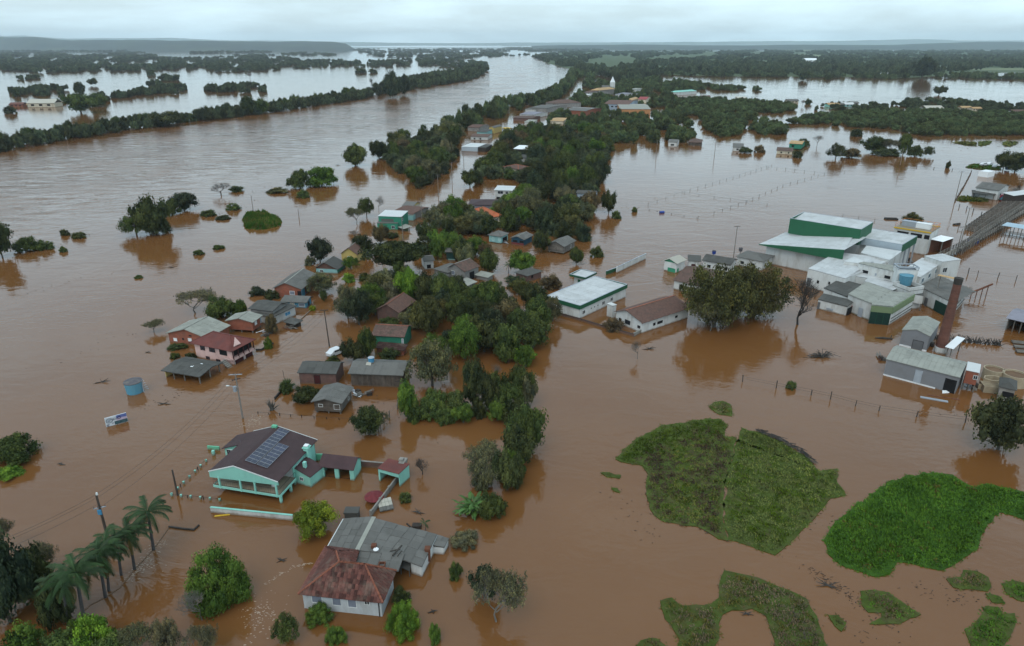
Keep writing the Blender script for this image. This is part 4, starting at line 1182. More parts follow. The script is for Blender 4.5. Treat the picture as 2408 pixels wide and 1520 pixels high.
HS = [
 ('B', 'small grey plank house on short stilts with two-slope sheet roof and air conditioner', (515, 1300), (805, 1318), (925, 1160), 2.35, dict(roof='gy', rh=.75, rf=.46, wall='wood_wall', rm='grey_sheet', sheets=(5, 3), base=.45, stilts=1, lm='the small plank house', cap=None, wins=[('f', 3.6, 1.0, 1.0, .9, dict(kind='shut', pm='pale_shutter')), ('f', .8, 1.35, .7, .45, dict(kind='shut', pm='bright_white')), ('r', 3.6, .9, .5, .5, shut)])),
 ('B', 'long dark timber barn with open bay, hipped grey sheet roof and blue tank', (862, 1032), (1385, 1052), (1448, 912), 2.75, dict(roof='gx', rh=.9, rf=.55, wall='wood_wall', rm='grey_sheet', sheets=(7, 2), lm='the timber barn', name='barn', cat='barn', cap=None, wins=[('f', 1.1, .2, 2.6, 1.9, dict(kind='opening')), ('f', 8.5, 1.3, .9, .7, dict(kind='win', fm='frame_dark'))])),
 ('B', 'brick shed with rust red side wall and long grey sheet roof by the road', (385, 1024), (755, 1036), (848, 925), 2.45, dict(roof='gx', rh=.8, rf=.62, wall='old_brick_wall', rm='dark_sheet', sheets=(5, 2), lm='the brick shed', name='shed', cat='shed', ov=.25, cap=None, wins=[('f', 2.9, .2, 1.1, 1.7, dict(kind='door', pm='maroon_door', fm='frame_dark')), ('l', .6, .8, 1.5, 1.0, hole)])),
 ('B', 'teal walled house under an old mossy tile roof with white window', (1080, 672), (1395, 690), (1450, 575), 3.0, dict(roof='gx', rh=1.2, rf=.5, wall='teal_wall', rm='mossy_tile', lm='the teal house', cap='ridge_tile', wins=[('f', 6.2, 1.3, 1.1, 1.1, dict(kind='win', fm='bright_white', pm='pale_shutter')), ('f', 3.4, 1.2, 1.9, 1.1, dict(kind='shut', pm='teal_wall', fm='teal_wall'))])),
 ('B', 'low tiled annex with rust coloured roof below the teal house', (1110, 790), (1395, 815), (1405, 765), 1.5, dict(roof='sf', rh=.35, wall='brick_wall', rm='old_tile', name='annex', cat='annex', cap=None)),
 ('B', 'steep brown tiled house with its gable among dark trees', (1115, 432), (1345, 462), (1400, 330), 2.6, dict(roof='gy', rh=1.7, rf=.5, wall='old_brick_wall', rm='brown_tile', lm='the brown tiled house', cap='ridge_tile')),
 ('E', 'wide brick house with pale two-slope sheet roof behind the pink house', (65, 880), (600, 948), (870, 775), 2.2, dict(roof='gy', rh=1.55, rf=.48, wall='brick_wall', rm='pale_sheet', sheets=(5, 5), lm='the wide brick house', cap='dark_sheet', wins=[('f', 1.2, .5, .8, .6, dict(kind='shut', pm='bright_white')), ('f', 5.0, .9, .8, .6, dict(kind='shut', pm='bright_white')), ('f', 3.4, .9, .5, .5, hole), ('f', 5.3, 2.0, .7, .3, hole)])),
 ('E', 'narrow brick house raised on concrete piers with pale sheet roof', (820, 722), (1175, 745), (1325, 652), 2.8, dict(roof='gy', rh=.8, wall='brick_wall', rm='pale_sheet', sheets=(4, 3), base=.65, stilts=1, cap='dark_sheet', lm='the brick house on piers', wins=[('r', 1.0, 1.6, .8, .8, dict(kind='shut', pm='bright_white')), ('r', 3.4, 1.2, .9, 1.2, dict(kind='shut', pm='blue_wall'))])),
 ('F', 'house under the biggest dark grey sheet roof of the riverside row', (135, 912), (565, 962), (770, 800), 3.1, dict(roof='gx', rh=.7, rf=.6, wall='grey_wall', rm='dark_sheet', sheets=(6, 3), lm='the big dark roofed house', cap=None)),
 ('F', 'lower dark lean-to roof with blue window stepping down from the big dark roof', (215, 990), (548, 1068), (820, 838), 2.2, dict(roof='sf', rh=.25, wall='white_wall', rm='dark_sheet', sheets=(5, 3), name='annex', cat='annex', cap=None, wins=[('r', 4.0, .9, 1.6, .8, dict(kind='win', pm='plastic_blue'))])),
 ('F', 'low bright blue house with white shutters and grey sheet roof', (690, 792), (1150, 812), (1300, 715), 1.65, dict(roof='gx', rh=.7, rf=.7, wall='blue_wall', rm='grey_sheet', sheets=(5, 2), lm='the bright blue house', cap=None, wins=[('f', 2.0, .5, 1.0, .8, dict(kind='win', fm='bright_white', pm='cream_wall')), ('f', 4.2, .5, 1.4, .7, dict(kind='shut', pm='pale_shutter')), ('r', 1.2, .2, 1.0, 1.1, hole)])),
 ('F', 'brick fronted house with long blue side porch and steep grey gable', (560, 562), (1065, 582), (1335, 325), 2.5, dict(roof='gy', rh=1.6, rf=.44, ov=.35, wall='brick_wall', rm='grey_sheet', sheets=(7, 4), lm='the blue porch house', cap='pale_sheet', wins=[('f', 4.0, .9, 1.2, .9, dict(kind='shut', pm='pale_shutter', fm='bright_white')), ('f', 6.0, .0, 1.1, 1.9, dict(kind='opening')), ('r', .1, .2, 2.0, 1.9, dict(kind='shut', pm='blue_wall', fm='blue_wall')), ('r', 2.7, .3, 1.2, 1.5, hole)])),
 ('F', 'pale green house with deep front gable and worn dark roof at the river edge', (1278, 217), (1690, 238), (1850, 118), 1.4, dict(roof='gy', rh=1.9, rf=.45, wall='cyan_wall', gable='brown_tile', rm='dark_sheet', lm='the pale green house', wins=[('f', 1.2, .2, .8, .8, dict(kind='win')), ('r', .2, -.2, 3.5, 1.2, dict(kind='shut', pm='teal_wall', fm='teal_wall'))])),
 ('F', 'tiny collapsed grey shelter roof at the roadside with dark underside', (745, 1140), (950, 1195), (1020, 1115), .95, dict(roof='sf', rh=.3, wall='dark_wood', rm='dark_sheet', name='shelter', cat='shelter', cap=None, sheets=(2, 2))),
 ('1', 'yellow gabled wooden house tucked under trees at the river edge', (785, 1338), (955, 1345), (985, 1270), 2.6, dict(roof='gy', rh=2.0, rf=.5, wall='yellow_wall', rm='brown_tile', lm='the yellow house', wins=[('f', 1.9, .9, 1.1, 1.0, dict(kind='shut', pm='bright_white')), ('f', 4.0, .0, 1.4, 1.6, dict(kind='opening'))])),
 ('1', 'green two-storey house with flat white roof beside the flooded road', (1145, 978), (1368, 987), (1398, 938), 4.6, dict(roof='sf', rh=.35, wall='teal_wall', rm='white_metal_sheet', lm='the green two-storey house', ov=.15, cap=None, wins=[('f', 1.0, 2.6, 4.5, 1.0, dict(kind='shut', pm='grey_sheet', fm='teal_wall')), ('r', .8, 2.9, .9, .8, win)])),
 ('1', 'lower green block with grey roof stepping down from the two-storey house', (1135, 1046), (1332, 1048), (1345, 1000), 2.5, dict(roof='sf', rh=.3, wall='teal_wall', rm='grey_sheet', name='annex', cat='annex', cap=None, ov=.12, wins=[('f', 5, .6, 1.1, .9, win)])),
 ('1', 'little tilted pale awning roof on posts at the water in front of green house', (1322, 1078), (1385, 1102), (1420, 1068), 1.1, dict(roof='sf', rh=.4, rm='pale_sheet', name='awning', cat='awning', cap=None, skip='fblr', posts=[(-.8, -.8), (.8, -.8), (.8, .8)])),
 ('1', 'brown roofed house with one bright white sheet patched on its roof', (1272, 940), (1475, 962), (1482, 882), 2.5, dict(roof='gx', rh=.6, rf=.7, wall='grey_wall', rm='brown_tile', lm='the patched brown roof', cap=None)),
 ('1', 'small pale blue box shop standing in the water by the road', (1392, 968), (1478, 972), (1496, 946), 2.2, dict(roof='sf', rh=.15, wall='cyan_wall', rm='pale_sheet', name='shop', cat='shop', ov=.1, cap=None)),
 ('1', 'small grey roofed cottage with yellow gable beside a leaning pole', (1368, 884), (1478, 892), (1512, 850), 2.5, dict(roof='gx', rh=1.0, wall='cream_wall', rm='grey_sheet', gable='yellow_wall')),
 ('J', 'long lavender house with plum sheet roof behind the orange roof', (540, 437), (1055, 442), (1085, 352), 2.3, dict(roof='hip', rh=.9, wall='lavender_wall', rm='plum_roof', lm='the lavender house', cap=None, wins=[('f', 1.0, .9, 1.2, 1.0, win), ('f', 9.0, .2, 1.3, 1.7, dict(kind='opening')), ('f', 12, .9, 1.2, 1.0, win)])),
 ('J', 'house with bright new orange tile roof and cream wall among trees', (630, 497), (898, 622), (1028, 572), 2.9, dict(roof='hip', rh=1.1, wall='cream_wall', rm='orange_tile', lm='the orange roofed house', cap='orange_tile', wins=[('r', 1.2, 1.0, 1.0, 1.0, win)])),
 ('J', 'white two-storey house with dark windows and cream ground floor', (930, 212), (1215, 222), (1235, 165), 3.9, dict(roof='sf', rh=.4, wall='white_wall', rm='white_metal_sheet', lm='the white two-storey house', cap=None, wins=[('f', 1.2, 2.3, 2.2, 1.1, dict(kind='win', fm='frame_white')), ('f', 4.5, 2.3, 1.0, 1.0, win), ('f', .6, -.2, 1.6, 1.2, dict(kind='opening')), ('f', 4.2, .1, .8, .9, hole), ('f', 6.0, .1, .8, .9, hole)])),
 ('J', 'light turquoise plank house with grey hip roof and dark open window', (835, 888), (1045, 918), (1238, 872), 2.5, dict(roof='hip', rh=1.25, wall='cyan_wall', rm='grey_sheet', lm='the turquoise house', cap='grey_sheet', base=.15, stilts=1, wins=[('f', 1.1, .8, .7, 1.0, dict(kind='shut', pm='bright_white')), ('f', 3.6, .9, .5, 1.0, dict(kind='win', fm='bright_white')), ('r', 1.0, .2, 3.0, 1.5, hole)])),
 ('J', 'red fronted house with dark blue side and patchy grey roof', (1168, 937), (1388, 967), (1540, 893), 2.2, dict(roof='gy', rh=.9, wall='dark_blue_wall', rm='grey_sheet', sheets=(4, 3), lm='the red fronted house', cap='pale_sheet', wins=[('f', .15, .0, 5.2, .85, dict(kind='shut', pm='red_wall', fm='red_wall')), ('f', .6, 1.0, 1.6, .7, hole), ('f', 3.0, 1.0, 1.6, .7, hole)])),
 ('J', 'brown plank house on stilts with barred porch and grey gable roof', (1722, 1030), (1990, 1072), (2168, 975), 2.5, dict(roof='gy', rh=1.3, wall='grey_wood', rm='grey_sheet', sheets=(4, 3), base=.35, stilts=1, lm='the brown stilt house', cap=None, wins=[('f', .5, .8, 2.4, 1.2, dict(kind='win', fm='frame_dark')), ('r', 4.6, 1.0, .8, .9, win)])),
 ('G', 'bare grey rendered house with steep mossy roof and leaning planks', (592, 548), (812, 602), (960, 517), 3.1, dict(roof='gy', rh=1.6, rf=.42, wall='grey_wall', rm='mossy_tile', lm='the grey rendered house', wins=[('f', .9, 1.3, 1.1, 1.1, dict(kind='shut', pm='pale_shutter')), ('r', 2.0, .0, 2.0, 2.2, dict(kind='opening'))])),
 ('G', 'plain grey hip roof close beside the steep mossy roof', (405, 563), (600, 613), (690, 500), 2.2, dict(roof='hip', rh=.8, wall='grey_wall', rm='grey_sheet', lm='the grey hip roof', cap=None)),
 ('G', 'low pale sheet roof with kinked edge just beyond the steep mossy roof', (932, 640), (1105, 678), (1168, 636), 1.3, dict(roof='sf', rh=.35, wall='grey_wall', rm='pale_sheet', sheets=(4, 2), name='shed', cat='shed', cap=None)),
 ('G', 'half sunken pale sheet roof in front of the grey rendered house', (722, 722), (852, 778), (905, 720), 1.2, dict(roof='sf', rh=.5, wall='grey_wall', rm='pale_sheet', sheets=(3, 2), name='shed', cat='shed', cap=None)),
 ('G', 'small moss grey roof beside the bright green round tree', (345, 668), (510, 700), (562, 625), 2.0, dict(roof='hip', rh=.7, wall='concrete', rm='dark_sheet', cap=None)),
 ('G', 'small white house with two dark windows beneath the umbrella tree', (298, 472), (440, 458), (398, 392), 2.6, dict(roof='gx', rh=.8, wall='white_wall', rm='dark_sheet', wins=[('f', .5, .3, 1.2, 1.1, hole), ('f', 3.0, .9, .9, .9, win)])),
 ('G', 'dark green wooden hut with grey roof between two big trees', (560, 352), (702, 358), (712, 316), 2.7, dict(roof='gx', rh=.8, rf=.4, wall='dark_teal_wall', rm='grey_sheet', name='hut', cat='hut', wins=[('f', .5, .0, 3.5, .5, dict(kind='shut', pm='cyan_wall', fm='dark_teal_wall'))])),
 ('G', 'brown brick cottage with dark hip roof half hidden by bushes', (1432, 606), (1600, 656), (1778, 585), 2.0, dict(roof='hip', rh=1.0, wall='old_brick_wall', rm='dark_sheet', lm='the brick cottage', cap=None, wins=[('r', 1.5, .8, .8, .8, hole)])),
 ('H', 'long pale blue flat building at the flooded street corner', (98, 705), (268, 712), (275, 668), 2.8, dict(roof='flat', rh=.1, wall='pale_wall', rm='white_metal_sheet', ov=.1, lm='the pale blue corner building', name='building', cat='building')),
 ('H', 'dark open shop front next to the pale blue corner building', (272, 712), (358, 715), (362, 680), 2.6, dict(roof='flat', rh=.1, wall='dark_wood', rm='dark_sheet', ov=.1, name='shop', cat='shop')),
 ('H', 'low white fronted house with brown roof across the flooded yard', (190, 598), (382, 602), (388, 570), 2.4, dict(roof='gx', rh=.7, wall='white_wall', rm='mossy_tile', wins=[('f', 2, .5, 1.2, 1.0, hole), ('f', 6, .5, 1.2, 1.0, hole)], cap=None)),
 ('H', 'small teal and white house in a huddle of roofs near the river', (255, 548), (360, 552), (365, 525), 3.0, dict(roof='sf', rh=.3, wall='cyan_wall', rm='dark_sheet', cap=None)),
 ('H', 'brown gabled house beside the river trees above the huddle', (160, 500), (285, 505), (295, 470), 3.0, dict(roof='gx', rh=1.0, wall='grey_wall', rm='brown_tile', cap=None)),
 ('H', 'narrow yellow fronted house with grey pitched roof', (385, 505), (445, 508), (455, 482), 4.2, dict(roof='gy', rh=1.0, wall='yellow_wall', rm='grey_sheet', cap=None)),
 ('H', 'bright yellow canopy roof on slim posts at the street', (572, 512), (632, 508), (634, 497), 3.6, dict(roof='flat', rh=.1, rm='yellow_paint', t=.5, skip='fblr', posts=[(-.9, -.9), (0, -.9), (.9, -.9), (.9, .9)], name='canopy', cat='canopy')),
 ('H', 'dark house with a gleaming white sheet roof deep in the trees', (640, 728), (805, 735), (818, 698), 3.6, dict(roof='sf', rh=.3, wall='dark_wood', rm='bright_white', lm='the gleaming white roof', cap=None)),
 ('H', 'small grey roof just in front of the gleaming white one', (655, 822), (800, 828), (815, 790), 2.4, dict(roof='gx', rh=.7, wall='white_wall', rm='dark_sheet', cap=None)),
 ('H', 'cream house with faded orange hip roof inside the grove', (535, 918), (700, 945), (738, 905), 2.8, dict(roof='hip', rh=1.3, wall='cream_wall', rm='brown_tile', lm='the faded orange hip roof', cap='orange_tile')),
 ('H', 'wide grey warehouse roof beside the river bank trees', (825, 292), (1000, 302), (1048, 262), 4.2, dict(roof='gx', rh=1.2, wall='grey_wall', rm='grey_sheet', lm='the riverbank warehouse', name='warehouse', cat='warehouse', cap=None)),
 ('H', 'low white edged roof in front of the wide warehouse', (770, 308), (885, 312), (895, 290), 3.0, dict(roof='sf', rh=.3, wall='white_wall', rm='grey_sheet', cap=None)),
 ('H', 'blue grey roofed house with white wall near the flooded crossing', (708, 362), (868, 370), (880, 335), 3.2, dict(roof='gx', rh=1.0, rf=.6, wall='white_wall', rm='lavender_wall', lm='the blue grey roof', cap=None)),
 ('H', 'dark brown low roof below the blue grey roofed house', (640, 400), (850, 408), (862, 380), 2.6, dict(roof='gx', rh=.7, wall='old_brick_wall', rm='mossy_tile', cap=None)),
 ('H', 'pale little roofs by the crossing with white trim', (760, 442), (860, 445), (868, 425), 2.6, dict(roof='sf', rh=.4, wall='white_wall', rm='pale_sheet', cap=None)),
 ('H', 'dark pyramid roofed hall where the road meets the river wood', (985, 238), (1080, 252), (1128, 208), 4.4, dict(roof='hip', rh=3.0, wall='grey_wall', rm='mossy_tile', lm='the pyramid roofed hall', cap=None)),
 ('H', 'brick hall with long grey roof and white ridge by the road', (1180, 318), (1412, 330), (1415, 290), 5.0, dict(roof='gx', rh=1.2, wall='brick_wall', rm='grey_sheet', lm='the long brick hall', name='hall', cat='hall', cap='bright_white')),
 ('H', 'long pale roofed school hall with orange brick front', (1775, 308), (2102, 310), (2105, 255), 5.0, dict(roof='gx', rh=1.5, wall='orange_brick', rm='pale_sheet', lm='the long school hall', name='hall', cat='hall', cap=None)),
 ('H', 'school wing with brown tiled roof and blue and white walls', (1600, 255), (1870, 262), (1880, 215), 6.0, dict(roof='gx', rh=1.8, wall='blue_white_wall', rm='brown_tile', name='school', cat='school', cap=None, wins=[('f', 3 + 4*i, 3.2, 2.2, 1.2, hole) for i in range(9)])),
 ('H', 'beige roofed low house next to the blue water of the crossing', (1035, 432), (1180, 436), (1185, 400), 2.8, dict(roof='gx', rh=.9, wall='cream_wall', rm='sandy_roof', cap=None)),
 ('H', 'orange pyramid roof on a brown house by the far road', (1462, 108), (1552, 112), (1556, 88), 7.0, dict(roof='hip', rh=2.4, wall='grey_wall', rm='sandy_roof', lm='the orange pyramid roof', cap=None)),
 ('H', 'low white roof strip before the orange pyramid roof', (1380, 156), (1448, 158), (1450, 146), 3.2, dict(roof='sf', rh=.3, wall='white_wall', rm='bright_white', cap=None)),
 ('H', 'brown gabled house beside the orange pyramid roof', (1385, 130), (1450, 134), (1456, 104), 5.2, dict(roof='gx', rh=2, wall='grey_wall', rm='brown_tile', cap=None)),
 ('H', 'slate grey roofed house beyond the school', (1718, 152), (1812, 158), (1820, 134), 3.6, dict(roof='gx', rh=1.4, wall='white_wall', rm='lavender_wall', cap=None)),
 ('H', 'sandy roofed house partly hidden behind the school hall', (1840, 212), (1905, 214), (1908, 192), 3.6, dict(roof='hip', rh=1.6, wall='cream_wall', rm='sandy_roof', cap=None)),
 ('H', 'house with dull red roof behind the long school hall', (1962, 206), (2055, 208), (2058, 180), 4.0, dict(roof='gx', rh=1.5, wall='cream_wall', rm='red_metal', cap=None)),
 ('H', 'mint green roofed house by the back street', (2298, 128), (2365, 132), (2372, 104), 4.2, dict(roof='hip', rh=1.6, wall='white_wall', rm='mint_wall', cap=None)),
 ('H', 'white flat roofed building where the back street bends', (1870, 100), (1948, 102), (1950, 86), 3.4, dict(roof='flat', rh=.1, wall='white_wall', rm='pale_sheet', cap=None)),
 ('2', 'white house with pale grey gable at the shore of the flooded field', (2075, 330), (2180, 334), (2208, 305), 2.6, dict(roof='gx', rh=1.4, wall='white_wall', rm='grey_sheet', lm='the white shore house', cap=None, wins=[('f', 2, .7, 1.2, 1.0, hole)])),
 ('2', 'tiny white porch house among bushes on the field shore', (1465, 282), (1558, 286), (1565, 262), 3.0, dict(roof='gx', rh=1.0, wall='white_wall', rm='grey_sheet', cap=None, wins=[('f', 1.5, .7, 2.2, 1.0, hole)])),
 ('2', 'brown hip roofed hut by the channel mouth', (1658, 285), (1785, 290), (1802, 262), 2.4, dict(roof='hip', rh=1.3, wall='wood_wall', rm='mossy_tile', cap=None)),
 ('2', 'hidden blue and white house at the grove edge', (600, 765), (790, 775), (800, 745), 3.2, dict(roof='gx', rh=.8, wall='blue_white_wall', rm='dark_sheet', cap=None)),
 ('3', 'teal wooden house with pale yellow roof and jetty on the flood', (195, 296), (322, 304), (332, 276), 3.6, dict(roof='gx', rh=1.0, wall='teal_wall', rm='sandy_roof', lm='the teal jetty house', cap=None, base=.6, stilts=1, wins=[('f', 1.5, 1.4, 1.4, 1.2, hole)])),
 ('3', 'cream house with mossy roof next to the teal jetty house', (78, 362), (235, 370), (248, 338), 2.2, dict(roof='gx', rh=.9, wall='cream_wall', rm='mossy_tile', cap=None, wins=[('f', 2, .6, 1.0, .9, hole), ('f', 6, .6, 1.0, .9, hole)])),
 ('3', 'white site trailer standing in the flood near parked cars', (1985, 556), (2078, 568), (2092, 548), 2.6, dict(roof='flat', rh=.1, wall='bright_white', rm='bright_white', ov=.05, name='trailer', cat='trailer', cap=None, wins=[('f', 6, 0, 1.0, 1.9, dict(kind='door'))])),
 ('I', 'white farm building with weathered grey roof above the cattle pens', (742, 222), (1215, 282), (1420, 195), 4.2, dict(roof='gx', rh=1.3, rf=.6, wall='white_wall', rm='grey_sheet', sheets=(8, 3), lm='the white farm building', name='farm_building', cat='farm building', cap=None, wins=[('r', 3, 1.6, 1.8, .8, hole)])),
 ('I', 'open veranda shed with dark roof along the farm building', (680, 322), (1142, 362), (1180, 330), 2.5, dict(roof='sf', rh=.5, wall='grey_wall', rm='dark_sheet', name='shed', cat='shed', skip='f', cap=None, posts=[(-.95, -.95), (-.4, -.95), (.2, -.95), (.95, -.95)], wins=[])),
 ('I', 'white roofed loading shed beyond the cattle pens at the frame edge', (1480, 378), (1900, 325), (1960, 250), 3.2, dict(roof='sf', rh=.4, wall='dark_wood', rm='white_metal_sheet', name='shed', cat='shed', cap=None)),
 ('I', 'open cattle shelter with pale blue sheet roof over the pens', (1248, 938), (1900, 1040), (1960, 972), 3.8, dict(roof='flat', rh=.1, rm='pale_blue_sheet', skip='fblr', name='cattle_shelter', cat='shelter', posts=[(-.95, -.9), (-.5, -.9), (0, -.9), (.5, -.9), (-.95, .9), (-.5, .9), (0, .9)], pad=.2)),
 ('T', 'blue grey roofed open shed in the flow at the frame edge', (1925, 190), (2300, 278), (2400, 130), 3.0, dict(roof='gx', rh=.8, wall='grey_wood', rm='lavender_wall', name='shed', cat='shed', skip='f', cap=None, posts=[(-.95, -.95), (-.4, -.95), (.2, -.95)])),
]
mat('orange_brick', (.42, .20, .085), .9, .12, 1)
mat('sandy_roof', (.42, .27, .13), .85, .12, .6, (.2, .15, .1), .4, .5)
mat('red_metal', (.28, .05, .05), .8, .1, .6)
mat('pale_wall', (.36, .42, .46), .8, .08, .5)
mat('blue_white_wall', (.34, .42, .50), .8, .15, .4)
mat('pale_blue_sheet', (.30, .40, .46), .6, .06, .4, wave=(1.6, 'X', .3))
for k, label, a, b, c3, ez, kw in HS:
 kw = dict(kw)
 kw.setdefault('sheets', None)
 if isinstance(kw.get('skip'), str): kw['skip'] = tuple(kw['skip'])
 r_ = house(label, *q3(k, a, b, c3, ez), ez, **kw)
 if kw.get('lm') in BOARDS:
  wx, wy = r_['_w']; bs = BOARDS[kw['lm']]; rnd = random.Random(5)
  for (side, mt_, pitch, z0, z1, horiz) in bs:
   n_ = int((z1 - z0)/pitch) if horiz else int((2*wx if side == 'f' else 2*wy)/pitch)
   for j in range(n_):
    d_ = .02 + rnd.uniform(0, .035); g_ = .025
    if horiz: a_, b_ = (-wx, z0 + j*pitch), (wx, z0 + (j+1)*pitch - g_)
    else:
     w2 = wx if side == 'f' else wy
     a_, b_ = (-w2 + j*pitch, z0 + rnd.uniform(-.06, .06)), (-w2 + (j+1)*pitch - g_, z1)
    mb_ = MB()
    if side == 'f': mb_.box((a_[0], -wy - d_, a_[1]), (b_[0], -wy - .002, b_[1]))
    else: mb_.box((wx + .002, a_[0], a_[1]), (wx + d_, b_[0], b_[1]))
    mb_.build('plank', M[mt_], r_)
A, B, Cc = q3('E', (362, 998), (905, 1112), (1205, 952), 3.4)
pk = house('pink two-storey house with burgundy tiled hip roof and wraparound balcony', A, B, Cc, 3.4, 'hip', 1.7, wall='pink_wall', rm='red_tile', ov=.7, cap='red_tile', lm='the pink house',
  wins=[('f', 1.6, 2.0, 1.1, 1.0, dict(kind='win', fm='maroon_door')), ('f', 4.0, 2.0, 1.4, .95, dict(kind='win', fm='maroon_door')), ('f', 2.7, .15, .9, .5, dict(kind='win', fm='maroon_door')), ('f', 5.4, -.1, 1.0, .6, dict(kind='win', fm='maroon_door')),
    ('r', .4, 1.75, 6.2, 1.35, dict(kind='opening')), ('r', .4, -.3, 2.4, 1.15, dict(kind='shut', pm='maroon_door')), ('r', 3.3, -.3, 3.6, 1.2, dict(kind='shut', pm='maroon_door')), ('f', 6.6, 1.75, 2.0, 1.3, dict(kind='opening'))])
wx, wy = pk['_w']
b_ = MB()
b_.box((wx + .01, -wy - .5, 1.25), (wx + .7, wy, 1.4)).box((wx + .6, -wy - .5, 1.4), (wx + .7, wy, 1.75)).box((wx - 2.6, -wy - .6, 1.25), (wx + .01, -wy - .01, 1.4)).box((wx - 2.6, -wy - .6, 1.4), (wx + .6, -wy - .5, 1.7))
b_.build('balcony', M['pink_wall'], pk)
b2 = MB()
for k in range(5):
 y = -wy - .4 + k * (2*wy + .3) / 4
 b2.box((wx + .58, y - .08, 1.4), (wx + .72, y + .08, 3.3))
for z in (2.0, 2.25): b2.bar((wx + .65, -wy - .5, z), (wx + .65, wy, z), .05)
b2.build('railing', M['maroon_door'], pk)
MB().slab([(wx - 3.2, -wy - .72, 3.42), (wx + .1, -wy - .72, 3.42), (wx - 1.4, -wy + 1.6, 4.55), (wx - 1.9, -wy + 1.6, 4.55)], .1).build('roof', M['red_tile'], pk)
MB().slab([(wx + .2, -wy + .5, 3.95), (wx + .35, -wy + 2.3, 3.95), (wx - 1.2, -wy + 2.5, 5.0)], .12).build('gable', M['pink_wall'], pk)
stp = MB()
for k in range(6): stp.box((wx - 1.6 + k*.33, -wy - 1.7, 1.3 - (k+1)*.24), (wx - 1.6 + (k+1)*.33, -wy - .61, 1.3 - k*.24))
stp.build('stairs', M['concrete'], pk)
for (lab, a, b, c3, ez, rh, sh) in (('wide dark grey shed roof on posts half sunk before the pink house', (8, 1352), (500, 1435), (822, 1255), 1.7, .5, (7, 3)),):
 sh_ = house(lab, *q3('E', a, b, c3, ez), ez, 'gx', rh, .55, wall='yellow_wall', rm='dark_sheet', sheets=sh, skip=('f', 'r', 'b'), name='shed', cat='shed', cap=None, posts=[(-.5, -.95), (.1, -.95), (.95, -.95), (.95, 0), (.95, .9), (0, .2)], lm='the dark shed roof')
 wx, wy = sh_['_w']
 s1 = MB().box((-.2, -.5, 0), (.25, .55, .02))
 for (x, y) in ((.5, -.3), (1.6, .4)):
  MB().slab([(x - .25, y - .5, 2.12), (x + .25, y - .5, 2.12), (x + .25, y + .5, 2.2), (x - .25, y + .5, 2.2)], .03).build('skylight', M['bright_white'], sh_)
# ------------------------------------------------------------------ green and white flat building, tiled house, yard walls
def flat_fascia(label, A, B, Cc, z, fh, wallm='white_wall', fm='forest_green', rm='plant_roof', wins=(), name='building', cat='building', lm=None, drop=.35, sheets=None, inset=.25):
 c, rz, Lx, W = frame3(A, B, Cc)
 r = thing(name, label, cat, c, rz); foot(c, rz, Lx, W)
 if lm: LANDMARK.append((*proj((c.x, c.y, z))[:2], lm))
 hx, hy = Lx/2, W/2; t = .18
 fb = MB().box((-hx, -hy, z - fh), (hx, -hy + t, z)).box((-hx, hy - t, z - fh), (hx, hy, z)).box((-hx, -hy + t, z - fh), (-hx + t, hy - t, z)).box((hx - t, -hy + t, z - fh), (hx, hy - t, z))
 fb.build('fascia', M[fm], r)
 if sheets: roof_plane(r, 'roof', [(-hx + t, -hy + t, z - drop), (hx - t, -hy + t, z - drop), (hx - t, hy - t, z - .08), (-hx + t, hy - t, z - .08)], M[rm], .08, sheets, jit=.001)
 else: MB().slab([(-hx + t, -hy + t, z - drop), (hx - t, -hy + t, z - drop), (hx - t, hy - t, z - .08), (-hx + t, hy - t, z - .08)], .08).build('roof', M[rm], r)
 cp = MB()
 for a, b_ in (((-hx, -hy + t/2), (hx, -hy + t/2)), ((-hx, hy - t/2), (hx, hy - t/2)), ((-hx + t/2, -hy), (-hx + t/2, hy)), ((hx - t/2, -hy), (hx - t/2, hy))):
  cp.bar((*a, z + .03), (*b_, z + .03), .26, .05)
 cp.build('coping', M['galvanised'], r)
 w = inset
 MB().box((-hx + w, -hy + w, -.5), (hx - w, -hy + w + .15, z - fh + .05)).box((-hx + w, hy - w - .15, -.5), (hx - w, hy - w, z - fh + .05)).box((-hx + w, -hy + w + .15, -.5), (-hx + w + .15, hy - w - .15, z - fh + .05)).box((hx - w - .15, -hy + w + .15, -.5), (hx - w, hy - w - .15, z - fh + .05)).build('wall', M[wallm], r)
 for o_ in wins: opening(r, 2*(hx - w), 2*(hy - w), *o_[:5], **(o_[5] if len(o_) > 5 else {}))
 r['_w'] = (hx, hy)
 return r
offm = flat_fascia('long white office with dark green fascia band and pale flat roof', Q('C', 640, 470, 3.5), Q('C', 1088, 268, 3.5), Q('C', 762, 196, 3.5), 3.5, 1.0, lm='the green banded office', sheets=(10, 5), drop=.3,
 wins=[('f', 1.2, .9, 1.0, .8, win), ('f', 4.6, 1.2, .35, .3, hole), ('f', 6.0, 1.2, .35, .3, hole), ('f', 7.4, 1.2, .35, .3, hole), ('f', 9.4, .9, 1.0, .8, win), ('f', 13.0, .9, 1.0, .8, win), ('l', 6, 1.1, .6, .6, hole)])
flat_fascia('small square guardhouse with green fascia behind the long office', Q('C', 540, 172, 3.3), Q('C', 692, 206, 3.3), Q('C', 812, 158, 3.3), 3.3, .5, inset=.9, name='guardhouse', cat='guardhouse', wins=[('f', 1.2, .2, .9, 1.9, dict(kind='door', pm='forest_green'))])
